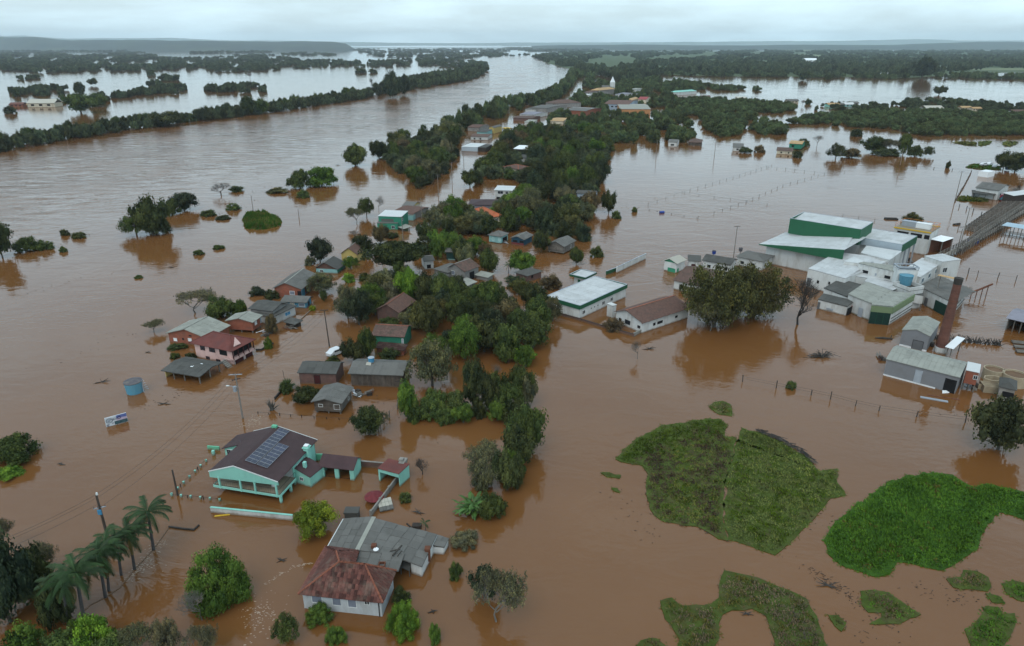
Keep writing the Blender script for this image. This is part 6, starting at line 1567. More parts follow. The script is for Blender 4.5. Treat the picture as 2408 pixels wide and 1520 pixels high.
for lab, x, y, h in (('wooden pole at the crossing before the small pale blue shop', 992, 518, 8), ('pale concrete pole rising from bushes beside the long flooded street', 1031, 462, 9), ('pole farther up the flooded street between tree clumps', 1063, 428, 9), ('pole in front of the little tilted pale awning', 948, 570, 8.5),
     ('pole where the street passes the corner building', 1091, 398, 9), ('thin pole rising from the flooded field before the dormitory', 1724, 612, 10.5), ('tall pole on the shore of the big flooded field', 1680, 366, 10), ('pole in the channel before the brown hut', 1543, 368, 9),
     ('pole standing far out on the flooded field', 2116, 392, 9.5), ('slim pole among the river bushes by the round grass islet', 596, 500, 6.5), ('small bare stick pole off the grass islet', 703, 512, 3.2)):
 tops[lab] = pole(lab, P(x, y), h, 'pole_concrete', .16, [(h - .2, 1.8, .1, 'pole_wood')] if h > 7 else ())
for lab, k, x, y, h, ar in (('tall double armed light pole beside the plant wing', 'N', 1150, 1115, 14, 2.6), ('tall double armed light pole by the farm grass bank', 'N', 1090, 385, 12.5, 2.4), ('bare leaning pole next to the double armed light pole', 'N', 1120, 1120, 7.5, 0), ('short pole rising from a cobalt drum at the pens', 'N', 1338, 960, 5, 0)):
 pole(lab, Q(k, x, y), h, 'pole_concrete', .17, [(h - .15, ar, .05, 'galvanised')] if ar else (), name='light_pole' if ar else 'utility_pole', cat='light pole' if ar else 'utility pole')
def wires(label, a, b_, offs, sag=.5, r=.018):
 o_ = MB()
 for dx, dy, dz in offs:
  pts = []
  for k in range(11):
   t = k/10; q = a.lerp(b_, t) + Vector((dx, dy, dz - 4*sag*t*(1-t)))
   pts.append(q)
  c0 = a
  o_.tube([q - c0 for q in pts], r, 4)
 return tag(o_.build('power_line', M['wire'], None, a), label, 'wires')
wires('three sagging wires from the palm row pole to the transformer pole', tops['a'], tops['b'], [(-.4, 0, -.2), (.4, 0, -.2), (0, 0, -2.0)], 1.4)
wires('three wires over the flooded road between transformer pole and slim dark pole', tops['b'], tops['c'], [(-.6, 0, -.1), (.5, 0, -.1), (0, 0, -1.6)], 1.0)
wires('wires running from the palm row pole off the frame edge', P(-160, 1330, 7), tops['a'], [(-.4, 0, -.2), (.4, 0, -.2), (0, 0, -1.4)], .6)
wires('wires up the road beyond the slim dark pole', tops['c'], tops['pole in front of the little tilted pale awning'], [(-.5, 0, -.1), (.5, 0, -.1)], 1.6)
tk = list(tops)
for i_, (a_, b_) in enumerate(((4, 5), (5, 6), (6, 8))):
 wires(('first', 'second', 'third')[i_] + ' stretch of wires over the flooded street counted from the green house', tops[tk[a_]], tops[tk[b_]], [(-.5, 0, -.1), (.5, 0, -.1)], 1.2, .03)
# ------------------------------------------------------------------ fences
def post_fence(label, pts, z=1.0, step=2.4, mt='pole_wood', rails=(.5, .85), w_=.12, name='fence', rail=None, group=None, jit=.15, rw=.03):
 rnd = random.Random(len(label))
 c = pts[0].copy(); c.z = 0
 r = thing(name, label, 'fence', c, 0, group)
 me = MB().box((-w_/2, -w_/2, -.6), (w_/2, w_/2, 1)).mesh('post', M[mt])
 rb = MB()
 for a, b_ in zip(pts[:-1], pts[1:]):
  L_ = (b_ - a).length; n = max(1, round(L_/step))
  for k in range(n + (b_ is pts[-1])):
   q = a.lerp(b_, k/n) - c
   inst('post', me, r, q, (rnd.uniform(-jit, jit)*.4, rnd.uniform(-jit, jit)*.4, rnd.uniform(0, 1)), (1, 1, z * rnd.uniform(.75, 1.15)))
  for zz in rails: rb.bar((a - c) + Vector((0, 0, zz*z)), (b_ - c) + Vector((0, 0, zz*z)), rw)
 if rails: rb.build('rail', M[rail or mt], r)
 return r
post_fence('dark post fence crossing the flood before the small plank house', gp('B', (20, 1412), (430, 1445), (900, 1475)), .5, 2.2, 'dark_wood', (.8,), .1)
post_fence('short post fence leading to the tree belt beyond the dark round tree', gp('B', (1150, 1560), (1255, 1445), (1330, 1370), (1340, 1290)), 1.5, 2.0, 'grey_wood', (.6,), .14)
post_fence('wire fence with widely spaced posts crossing the open flood before the long grey warehouse', gp('W', (230, -60), (640, 20), (755, 45), (905, 85), (1045, 115), (1270, 150), (1560, 185)), 1.5, 5.5, 'pole_wood', (.45, .75), .13)
post_fence('wire fence behind the brick chimney out in the flow', gp('D', (1880, 175), (1970, 190), (2160, 215), (2330, 235)), 1.8, 6, 'pole_wood', (.6,), .16)
post_fence('bird dotted wire fence bounding the flooded paddock toward the river', gp('2', (1280, 880), (1600, 765), (2140, 605), (2440, 510)), 1.0, 7, 'dark_twigs', (.7,), .09)
post_fence('row of dark posts down the field side of the flooded paddock', [Q('2', 1750, 1005), Q('2', 1900, 960), Q('2', 2200, 855), Q('3', 140, 700), Q('3', 530, 590), Q('3', 720, 570)], 1.0, 7.5, 'dark_twigs', (.7,), .1)
post_fence('top rail of the flooded paddock with leaning posts', [Q('3', 0, 530), Q('3', 250, 555), Q('3', 530, 590)], 1.0, 5, 'dark_twigs', (.7,), .1)
post_fence('cross fence dividing the flooded paddock', [Q('2', 1620, 765), Q('2', 1900, 810), Q('2', 2210, 850), Q('2', 2400, 880)], .8, 6, 'dark_twigs', (.7,), .09)
post_fence('nearer sunken cross fence of the flooded paddock', [Q('2', 1290, 925), Q('2', 1500, 965), Q('2', 1740, 1005)], .5, 6, 'dark_twigs', (.8,), .12)
post_fence('long dark fence line out on the flood before the parked cars', [Q('3', 1240, 515), Q('3', 1560, 535), Q('3', 1910, 568)], .9, 7, 'dark_twigs', (.7,), .2)
post_fence('fence running from the parked cars to the farm light pole', [Q('3', 1912, 570), Q('3', 1840, 710), Q('3', 1755, 850)], 1.3, 4, 'pole_wood', (.5, .8), .16)
post_fence('fence crossing the flood beyond the plant room', [Q('M', 840, 240), Q('M', 1300, 310), Q('M', 1600, 360)], 1.0, 6, 'dark_twigs', (.7,), .1)
post_fence('loose posts in the shallows beside the cattle pens', gp('I', (440, 600), (580, 640), (700, 700), (850, 770)), 1.6, 5, 'pole_wood', (), .2)
for lab, pts in (('dark garden rail with mint capped posts running along the flooded road', gp('Y', (1133, 528), (1360, 305))), ('garden rail with mint capped posts before the mint house', gp('Y', (1133, 530), (1450, 562)))):
 r_ = post_fence(lab, pts, .55, 2.3, 'dark_wood', (.75,), .12)
 a, b_ = pts; n = 6 if 'road' in lab else 5
 me = MB().box((-.11, -.11, -.5), (.11, .11, .4)).box((-.13, -.13, .4), (.13, .13, .45)).mesh('pillar', M['mint_wall'])
 for k in range(n + 1): inst('pillar', me, r_, a.lerp(b_, (k + .02)/n) - a)
tag(inst('gate_pillar', MB().box((-.2, -.2, -.5), (.2, .2, .8)).mesh('gate_pillar', M['mint_wall']), None, Q('Y', 1410, 258)), 'single low mint pillar out beyond the rear wing of the mint house', 'pillar')
wall_run('long half drowned grey garden wall with mint coping before the mint house', gp('U', (150, 1262), (1215, 1368)), .85, 'white_wall', cope='mint_wall', step=None)
wall_run('deep green garden wall joining mint house and open shed', gp('U', (1448, 585), (1630, 585)), 1.2, 'deep_mint_wall')
wall_run('deep green wall stub behind the mint house on the road side', gp('U', (105, 440), (250, 452)), .7, 'deep_mint_wall')
wall_run('brown brick yard wall between open shed and red carport', gp('U', (2095, 662), (2400, 690)), 1.0, 'old_brick_wall', cope='concrete')
wall_run('mossy concrete wall running from the red carport to the grey workshop', gp('Z', (1305, 430), (1130, 665)), .95, 'concrete', step=2.2)
wall_run('broken low wall beside the palm row with foaming overflow', gp('a', (780, 1225), (920, 1100), (1060, 1030), (1210, 930), (1360, 745), (1550, 545), (1710, 318)), .05, 'mud', t=.14)
wall_run('dark drowned fence rail pointing toward the mint garden wall', gp('Y', (1115, 735), (1220, 750), (1280, 755), (1310, 728)), .2, 'dark_wood', t=.2)
wall_run('dark sunken curb from spiky plant down the roadside', gp('B', (250, 1195), (180, 1275)), .5, 'dark_wood')
wall_run('half sunken curb beside the small sunken garden bush', gp('B', (0, 815), (50, 815), (160, 755)), .35, 'dark_wood')
wall_run('low curb wall along the road before the bright blue house', gp('B', (400, 545), (530, 425)), .2, 'concrete')
# ------------------------------------------------------------------ palapa, rafts, tanks, billboard
p = Q('Z', 1153, 560)
pal = thing('garden_parasol', 'round thatch style red parasol roof rising from the flooded garden', 'parasol', p)
n = 24; seg = MB()
for k in range(n):
 a0, a1 = 2*math.pi*k/n, 2*math.pi*(k+1)/n - .02
 m_ = MB()
 r_o = 1.4
 m_.slab([(r_o*math.cos(a0), r_o*math.sin(a0), .75), (r_o*math.cos(a1), r_o*math.sin(a1), .75), (.02*math.cos(a1), .02*math.sin(a1), 1.3), (.02*math.cos(a0), .02*math.sin(a0), 1.3)], .06)
 m_.build('roof_panel', M['palapa_red'], pal)
MB().cyl((0, 0), .09, -1, 1.25).build('pole', M['dark_wood'], pal)
p = Q('Z', 1225, 600)
rf = thing('shed_roof', 'sunken little roof of pale and grey sheets beside the mossy wall', 'roof', p, .35)
rf.scale = (.62, .62, .8)
MB().slab([(-1.6, -1.7, .25), (1.5, -1.7, .2), (1.5, 1.7, .75), (-1.6, 1.7, .8)], .08).build('roof', M['grey_sheet'], rf)
for k in range(4):
 for j in range(3):
  MB().slab([(-1.55 + k*.78, -1.7 + j*1.15, .32 + j*.18 + .03*(k % 2)), (-.82 + k*.78, -1.7 + j*1.15, .32 + j*.18 + .03*(k % 2)), (-.82 + k*.78, -.6 + j*1.15, .48 + j*.18 + .03*(k % 2)), (-1.55 + k*.78, -.6 + j*1.15, .48 + j*.18 + .03*(k % 2))], .03).build('sheet', M['sandy_pale' if (k*3 + j) % 3 else 'grey_sheet'], rf)
bt = water_tank('big round light blue tank with dark lid and pipe rungs, alone in open water', P(318, 922), 1.55, -.4, 2.55)
m_ = MB()
for k in range(5): m_.bar((1.6, .4, 2.3 - k*.4), (2.0 + .12*k, .2, 2.2 - k*.4), .06)
m_.bar((1.55, .1, 2.3), (1.75, -.2, -.3), .1); m_.build('pipe_rungs', M['galvanised'], bt)
pa, pb = P(250, 1004, .15), P(301, 990, .15)
pb_ = Vector((pb.x, pb.y, .15)); d = pb_ - pa; Lb_ = d.length; rz_b = math.atan2(d.y, d.x)
bb = thing('billboard', 'sunken advertising billboard with round grey emblem and dark blue lettering', 'billboard', Vector((pa.x, pa.y, 0)), rz_b)
Hb = 1.75
MB().box((0, 0, .1), (Lb_, .12, Hb)).build('board', M['sign_white'], bb)
MB().box((Lb_*.52, -.012, .62), (Lb_ - .02, -.004, 1.25)).build('print', M['sign_pink'], bb)
MB().poly([(Lb_*.52, -.014, 1.25), (Lb_ - .02, -.014, 1.12), (Lb_ - .02, -.014, Hb - .03), (Lb_*.52, -.014, Hb - .03)]).build('print', M['sign_blue'], bb)
MB().box((Lb_*.40, -.016, .12), (Lb_ - .02, -.008, .72)).build('print', M['sign_teal'], bb)
def ring(mb, cx, cz, r0_, r1_, a0=0, a1=2*math.pi, y=-.02, n=20):
 i = len(mb.v)
 for k in range(n + 1):
  a = a0 + (a1 - a0)*k/n
  mb.v += [(cx + r0_*1.15*math.cos(a), y, cz + r0_*math.sin(a)), (cx + r1_*1.15*math.cos(a), y, cz + r1_*math.sin(a))]
 for k in range(n): mb.f.append((i+2*k, i+2*k+1, i+2*k+3, i+2*k+2))
em = MB(); ring(em, Lb_*.19, 1.08, .34, .46); ring(em, Lb_*.19, 1.08, .14, .24, .6, 5.2, -.022); em.bar((Lb_*.19 - .2, -.024, .9), (Lb_*.19 + .3, -.024, 1.3), .06, .06)
em.build('emblem', M['sign_grey'], bb)
lt = MB(); x = Lb_*.345; z0, z1 = 1.02, 1.42; s_ = Lb_*.075
def ln(x0, za, x1, zb, w_=.075): lt.bar((x0, -.03, za), (x1, -.03, zb), w_, .02)
ln(x, z0, x + s_*1.1, z1, .08); ln(x, z1, x + s_*1.1, z0, .08)
x += s_*1.55; ln(x, z0, x, z1, .08)
x += s_*.7; ln(x, z0, x, z1, .08); ln(x - .03, z0 + .04, x + s_*.75, z0 + .04, .08)
x += s_*1.75; ring(lt, x, (z0 + z1)/2, .13, .23, y=-.035); ln(x - .16, z1 + .08, x, z1 + .2, .05); ln(x, z1 + .2, x + .16, z1 + .08, .05)
lt.build('lettering', M['sign_navy'], bb)
dk_ = MB()
for (a, b2, c2) in ((.04, .42, .3), (.28, .52, .2), (.04, .22, .22)): dk_.box((Lb_*a, -.02, b2 - .07), (Lb_*(a + c2*.4), -.012, b2 + .05))
dk_.build('print', M['sign_navy'], bb)
for xx in (.4, Lb_/2, Lb_ - .4): MB().box((xx - .06, .12, -.8), (xx + .06, .22, Hb - .1)).build('post', M['frame_dark'], bb)
p = Q('B', 1085, 925, 3.6)
bt2 = thing('roof_tank', 'little blue water tank with tarp on the ridge of the timber barn', 'water tank', Vector((p.x, p.y, 0)))
MB().cyl((0, 0), .52, 3.7, 4.6, .6, 16).build('tank_body', M['plastic_blue'], bt2); MB().cyl((0, 0), .63, 4.6, 4.7, .3, 16).build('lid', M['galvanised'], bt2)
MB().slab([(-.9, -1.0, 3.5), (.1, -1.1, 3.45), (.1, -.5, 3.8), (-.8, -.4, 3.85)], .05).build('tarp', M['sandy_pale'], bt2); MB().box((-.55, -.55, 3.3), (.55, .55, 3.69)).build('stand', M['grey_wood'], bt2)
for lab, q, r, z0, h, mt in (('cobalt blue ball-like tank on a stalk above the slate roofed dormitory', Q('K', 828, 790, 3.6), .55, 3.9, .9, 'cobalt'), ('dark grey tank on a stand above the grey hip roofed house', Q('K', 1210, 745, 3.4), .55, 3.6, .9, 'tank_lid'), ('small dark blue tank on a post beside the orange roofed house', Q('J', 1120, 440, 3.5), .5, 3.4, .8, 'cobalt')):
 o_ = water_tank(lab, Vector((q.x, q.y, 0)), r, z0, h, mt)
 MB().cyl((0, 0), .12, -.5, z0 + .02, None, 8).build('stand', M['pole_concrete'], o_)
def scrap(name, label, cat, p, mb, mt, rz=0): return tag(mb.build(name, M[mt], None, p, rz), label, cat)
scrap('plank', 'long white plank afloat before the long grey warehouse', 'plank', Q('T', 950, 1300), MB().box((-2.2, -.3, -.02), (2.2, .3, .14)), 'galvanised', -.42)
scrap('plank', 'thin brown beam floating parallel to the white plank', 'plank', Q('T', 1080, 1270), MB().box((-2.6, -.1, -.02), (2.6, .1, .1)).box((1.4, -.3, -.02), (2.6, .1, .06)), 'rust', -.34)
scrap('debris', 'white torn bundle floating right under the warehouse wall', 'debris', Q('T', 1095, 1200), MB().slab([(-.8, -.3, .15), (.5, -.5, .2), (.9, .3, .12), (-.2, .4, .25)], .15).box((-.3, -.2, 0), (.4, .2, .3)), 'bright_white', .2)
scrap('debris', 'yellow plastic strip floating before the mint coped wall', 'debris', Q('U', 292, 1308), MB().slab([(-1.0, -.15, .06), (1.0, .0, .08), (1.0, .25, .07), (-1.0, .12, .06)], .06), 'yellow_paint', .1)
scrap('drum', 'cobalt blue drum half sunk at the flooded paddock corner', 'drum', Q('2', 1410, 952), MB().tube([(-.9, 0, .3), (.9, .1, .3)], .5, 10), 'cobalt', .2)
scrap('drum', 'cobalt drum at the foot of the short pole by the pens', 'drum', Q('N', 1352, 980), MB().box((-1.6, -.8, -.2), (1.6, .8, 1.2)).box((-1.7, -.9, 1.2), (1.7, .9, 1.3)), 'cobalt', .2)
scrap('log', 'dark floating trunk below the small grey metal shed', 'log', Q('T', 275, 475), MB().tube([(-1.9, .3, .1), (-.4, .0, .2), (1.6, -.3, .1)], [.1, .3, .2], 8).bar((1.2, -.2, .2), (1.5, 0, .9), .12), 'dark_twigs', 0)
scrap('log', 'short dark log drifting before the cattle shelter post row', 'log', Q('I', 398, 930), MB().tube([(-1.4, -.4, .1), (1.2, .4, .3)], [.5, .4], 8), 'dark_twigs', 0)
scrap('pallet', 'dark floating pallet near the plant room corner', 'pallet', Q('M', 1535, 280), MB().box((-2.2, -.9, 0), (2.2, -.6, .5)).box((-2.2, .6, 0), (2.2, .9, .5)).box((-2.2, -.6, .1), (-1.9, .6, .4)).box((1.9, -.6, .1), (2.2, .6, .4)), 'dark_twigs', -.1)
for lab, k, x, y, s_ in (('lone small dark branch off the tree islands', 'A', 1610, 35, .8), ('tiny dark twig drifting between bush and sign', 'Y', 405, 322, .5), ('thin upright stump off the dark shed roof', 'A', 1392, 835, .6), ('dark branch floating above the round blue tank', 'A', 960, 1115, 1.3), ('short black branches below the blue tank', 'A', 1545, 1320, .9),
      ('low dark driftwood off the first riverside thicket', '1', 770, 505, 1.2), ('two thin snags in front of the red fronted house', 'J', 1235, 1130, 1.0), ('dark branches beside the bare field tree', 'C', 1290, 878, 1.1), ('bare antenna like stick below the red parasol', 'Z', 1440, 640, .9), ('small bare snag beside the spill line', 'Z', 540, 955, .7),
      ('small dark snag floating off the clay tiled house', 'Z', 1535, 1295, .5), ('driftwood line under the narrow brown islands', 'W', 740, 1160, 1.4), ('snags in the bay of the horseshoe island', 'W', 255, 1330, .6)):
 rnd = random.Random(lab); m_ = MB();
 for q in range(6):
  a = rnd.uniform(0, 3.14); l_ = rnd.uniform(.5, 1.6)*s_
  m_.tube([(-math.cos(a)*l_, -math.sin(a)*l_*.5, .03), (0, 0, .12), (math.cos(a)*l_, math.sin(a)*l_*.5, rnd.uniform(.05, .6)*s_)], [.02, .07, .02], 5)
 scrap('driftwood', lab, 'driftwood', Q(k, x, y), m_, 'dark_twigs')
m_ = MB(); rnd = random.Random(9)
for q in range(60):
 a = rnd.uniform(0, 6.28); l_ = rnd.uniform(.8, 3.2); z = rnd.uniform(.05, 1.3); r_ = rnd.uniform(0, 1.2)
 m_.tube([(r_*math.cos(a), r_*.5*math.sin(a), .02), ((r_+l_*.5)*math.cos(a + .3), (r_+l_*.5)*.5*math.sin(a+.3), z), ((r_+l_)*math.cos(a), (r_+l_)*.5*math.sin(a), z*.6)], [.07, .05, .02], 4)
scrap('brush_pile', 'tangled brown brush pile adrift between bare tree and chimney', 'brush pile', Q('O', 400, 1370), m_, 'dark_twigs')
m_ = MB()
for q in range(160):
 t = rnd.random(); x = (t - .5) * 13;
 m_.tube([(x, rnd.uniform(-.6, .6), .1), (x + rnd.uniform(-.8, .8), rnd.uniform(-.9, .9), rnd.uniform(.6, 1.5))], [.09, .04], 4)
scrap('hedge', 'long dark brush hedge behind the white sheet canopy', 'hedge', Q('T', 1400, 520), m_, 'dark_twigs', -.28)
def junk(label, p, s_, seed, mats_=('grey_wood', 'dark_wood', 'rust', 'galvanised'), name='junk_pile'):
 rnd = random.Random(seed); o_ = thing(name, label, 'junk pile', p, rnd.uniform(0, 3))
 for k in range(5):
  m_ = MB(); x, y = rnd.uniform(-s_, s_), rnd.uniform(-s_*.6, s_*.6)
  if k % 2: m_.box((x - .5, y - .35, 0), (x + .4, y + .3, rnd.uniform(.3, .9)))
  else:
   for q in range(3): m_.bar((x - .9, y + q*.18, rnd.uniform(0, .3)), (x + .9, y + q*.18 + rnd.uniform(-.3, .3), rnd.uniform(.1, .6)), .12, .06)
  m_.build('crate' if k % 2 else 'boards', M[mats_[k % len(mats_)]], o_)
for i, (lab, k, x, y, s_) in enumerate((('white topped junk and dark boards stacked behind the small plank house', 'B', 960, 1215, 1.6), ('crates and boards floating against the small plank house side', 'B', 1030, 1225, 1.2), ('broken white and grey scraps by the sunken roadside shelter', 'B', 330, 610, .9),
 ('stacked rubbish before the brick house on piers', 'E', 1340, 860, 1.6), ('pale crates under the annex of the dark riverside roof', 'E', 1390, 890, 1.5), ('timber scraps beside the patched brown roof', '1', 1520, 955, 1.5), ('boards piled before the turquoise house', 'J', 1105, 1010, 1.2),
 ('scrap heap next to the half sunken pale roof', 'G', 1060, 760, 1.8), ('rubble and boards behind the half sunken pale roof', 'G', 940, 800, 1.5), ('machine scrap in the yard under the freezer hall', 'M', 1640, 880, 2.6), ('pipes and rusty parts beside the louvred block', 'M', 1790, 900, 2.0),
 ('white and dark scrap leaning on the long grey warehouse end', 'T', 240, 730, 1.2), ('pipes beneath the raised brick cabin', 'T', 1450, 1130, 1.3), ('dark equipment between small metal shed and brick chimney', 'T', 920, 560, 1.5), ('blue and rust boom pieces past the boiler house', 'O', 2400, 460, 2.0),
 ('floating boards in the channel before the brown hip hut', '2', 1700, 320, 2.2), ('rubbish by the low white fronted house', 'H', 330, 640, 3), ('crates beneath the farm veranda shed', 'I', 860, 420, 1.8))):
 junk(lab, Q(k, x, y), s_, i, ('galvanised', 'grey_wood', 'bright_white', 'dark_wood') if i % 3 == 0 else ('grey_wood', 'dark_wood', 'rust', 'grey_sheet'))
b_ = MB().bar((0, 0, 1.5), (7.5, 2.5, 3.4), .35).bar((0, .6, 1.2), (7.5, 3.1, 3.1), .2);
for k in range(4): b_.bar((1.5 + k*1.7, .7 + k*.6, -.5), (1.5 + k*1.7, .7 + k*.6, 1.9 + k*.45), .14)
tag(b_.build('conveyor', M['rust'], None, Q('O', 2360, 600)), 'rusty inclined conveyor sticking out behind the boiler house', 'conveyor')
def car(label, p, rz, mt, name='parked_car', cat='car'):
 o_ = thing(name, label, cat, p, rz)
 prof = [(-2.1, .3), (2.1, .3), (2.15, .8), (1.3, .95), (.7, 1.42), (-1.0, 1.45), (-1.7, 1.0), (-2.15, .9)]
 b = MB(); n_ = len(prof)
 b.v = [(x, -.82, z) for x, z in prof] + [(x, .82, z) for x, z in prof]
 b.f = [tuple(range(n_)), tuple(range(2*n_ - 1, n_ - 1, -1))] + [(k, k + n_, (k+1) % n_ + n_, (k+1) % n_) for k in range(n_)]
 b.build('body', M[mt], o_)
 MB().box((-1.05, -.84, .98), (.7, .84, 1.32)).box((.75, -.7, 1.0), (1.15, .7, 1.25)).build('window', M['glass'], o_)
 for x in (-1.35, 1.35):
  for y in (-.8, .8): MB().tube([(x, y - .1, .32), (x, y + .1, .32)], .32, 10).build('wheel', M['rubber'], o_)
 return o_
for i, (x, y, mt, lab) in enumerate(((2030, 505, 'vehicle_white', 'white car parked first on the grassy island'), (2085, 500, 'vehicle_white', 'second white car parked on the grassy island'), (2130, 520, 'vehicle_white', 'white car closest to the big dark tree pair'), (2250, 545, 'cobalt', 'blue car under the big dark tree pair'))):
 car(lab, Q('3', x, y, .3), .2 + i*.3, mt)
car('pink red pickup parked at the top of the cattle pens', Q('I', 1225, 425, .2), .25, 'vehicle_pink'); car('teal car beside the pink red pickup', Q('I', 1300, 465, .2), .45, 'vehicle_teal')
car('white car half hidden by bushes beside the brick shed', Q('B', 760, 850, 0), .9, 'vehicle_white')
# ------------------------------------------------------------------ cattle pens with raised walkways
a0, a1 = Q('I', 560, 1030), Q('I', 1230, 560)      # water side edge
b0, b1 = Q('I', 900, 1120), Q('I', 1760, 560)
pens = thing('cattle_pens', 'long rows of grey timber cattle pens running away beside the flood', 'cattle pens', Vector((a0.x, a0.y, 0)))
FOOT.append([(a0.x, a0.y), (b0.x, b0.y), (b1.x, b1.y), (a1.x, a1.y)])
pm = MB().box((-.14, -.14, -.5), (.14, .14, 1)).mesh('post', M['grey_wood'])
nrow = 15
rnd = random.Random(4)
for i in range(nrow + 1):
 t = i / nrow
 p, q = a0.lerp(a1, t) - pens.location, b0.lerp(b1, t) - pens.location
 rr2 = MB()
 for z in (.5, 1.0, 1.5): rr2.bar((p.x, p.y, z), (q.x, q.y, z), .12, .22)
 rr2.build('rail', M['grey_wood'], pens)
 for k in range(7): inst('post', pm, pens, p.lerp(q, k/6), (0, 0, 0), (1, 1, 1.8))
for s_ in (0, .5, 1):
 rr2 = MB(); p, q = a0.lerp(b0, s_) - pens.location, a1.lerp(b1, s_) - pens.location
 for z in (.5, 1.0, 1.5): rr2.bar((p.x, p.y, z), (q.x, q.y, z), .12, .2)
 rr2.build('rail', M['dark_wood' if s_ == 0 else 'grey_wood'], pens)
for i in range(nrow):
 t0, t1 = (i + .1)/nrow, (i + .9)/nrow
 if i % 2:
  s0 = rnd.uniform(.05, .3); s1 = s0 + rnd.uniform(.3, .6)
  c4_ = [a0.lerp(a1, t0).lerp(b0.lerp(b1, t0), s0), a0.lerp(a1, t0).lerp(b0.lerp(b1, t0), s1), a0.lerp(a1, t1).lerp(b0.lerp(b1, t1), s1), a0.lerp(a1, t1).lerp(b0.lerp(b1, t1), s0)]
  MB().slab([tuple(v_ - pens.location + Vector((0, 0, .12))) for v_ in c4_], .3).build('pen_floor', M['mud'], pens)
def walkway(label, pts, z, w_=1.4, deck='concrete', rails=True):
 c = pts[0].copy(); c.z = 0
 r = thing('walkway', label, 'walkway', c)
 for a, b_ in zip(pts[:-1], pts[1:]):
  a = a - c; b_ = b_ - c; d = (b_ - a); L_ = d.length; d.normalize(); nrm = Vector((-d.y, d.x, 0))
  n = max(1, int(L_/2.5))
  for k in range(n):
   p, q = a + d*(L_*k/n + .02), a + d*(L_*(k+1)/n - .02)
   MB().bar((p.x, p.y, z), (q.x, q.y, z), w_, .14).build('plank', M[deck], r)
  rr2 = MB()
  for s_ in (-1, 1):
   o_ = nrm * s_ * (w_/2 + .08)
   for zz in (.45, .9, 1.3): rr2.bar((a.x + o_.x, a.y + o_.y, z + zz), (b_.x + o_.x, b_.y + o_.y, z + zz), .09)
  rr2.build('rail', M['grey_wood'], r)
  for k in range(n + 1):
   for s_ in (-1, 1):
    q = a + d*(L_*k/n) + nrm*s_*(w_/2 + .08)
    inst('post', pm, r, (q.x, q.y, 0), (0, 0, 0), (.7, .7, z + 1.35))
 return r
walkway('long raised cattle race with pale deck from the white wing up to the cattle shelter', gp('I', (-110, 1740), (200, 1560), (640, 1330), (900, 1190), (1255, 1000)), 1.1, 1.8)
walkway('narrow railed catwalk over the pens running to the frame edge', gp('I', (430, 1500), (870, 1180), (1300, 900), (1680, 640), (1900, 510)), 2.0, 1.0)
walkway('second cattle race on the field side of the pens', gp('I', (1080, 1080), (1420, 850), (1700, 700), (1950, 560)), 1.0, 1.6)
post_fence('slatted fence panels along the front of the cattle shelter', gp('I', (1270, 1090), (1672, 1160), (1900, 1200)), 1.3, 2, 'grey_wood', (.3, .55, .8), .16, rw=.12)
post_fence('low rails sticking out of the flood beside the pens', gp('I', (420, 1010), (700, 1050), (890, 1070)), 1.4, 3, 'grey_wood', (.5, .8), .14, rw=.1)
for k in range(3):
 p = Q('T', 2110 + k*30, 540 + k*62)
 o_ = thing('timber_rack', ('top', 'middle', 'lowest')[k] + ' of the moss stained timber racks at the frame edge below the blue grey shed', 'rack', p, -.3)
 for j in range(4): MB().box((-1.5, -.6 + j*.32, .2), (2.8, -.45 + j*.32, .5)).build('plank', M['grey_wood'], o_)
 for x in (-1.3, .6, 2.6): MB().box((x - .08, -.65, -.5), (x + .08, .55, .19)).build('bearer', M['dark_wood'], o_)
rnd = random.Random(12)
for i in range(12):
 x = 1002 + i*5.6 + rnd.uniform(-1.5, 1.5); q = P(x, 107.6 + rnd.uniform(-.4, .3))
 h = rnd.uniform(26, 62); w_ = rnd.uniform(16, 34)
 b = MB().box((-w_/2, -9, 0), (w_/2, 9, h)); b.box((-w_/6, -4, h), (w_/6, 4, h + 5))
 tag(b.build('tower_block', M['bright_white'], None, q), 'pale tower block of the distant horizon town, %s counted from the wooded hills' % 'first second third fourth fifth sixth seventh eighth ninth tenth eleventh twelfth'.split()[i], 'tower block', 'tower blocks of the distant town')
q = Q('H', 1690, 132)
chh = thing('church', 'small white church with slim pointed spire among the far trees', 'church', q)
MB().box((-3, -3, 0), (3, 3, 13)).build('tower', M['white_wall'], chh)
MB().tube([(0, 0, 13), (0, 0, 20)], [3.3, .15], 4).build('spire', M['bright_white'], chh)
MB().box((-14, -3.5, 0), (-3.02, 3.5, 6)).build('nave', M['white_wall'], chh); MB().slab([(-14.2, -4, 6), (-3.03, -4, 6), (-3.03, 0, 9), (-14.2, 0, 9)], .3).slab([(-3.03, 4, 6), (-14.2, 4, 6), (-14.2, 0.02, 9), (-3.03, .02, 9)], .3).build('roof', M['grey_sheet'], chh)
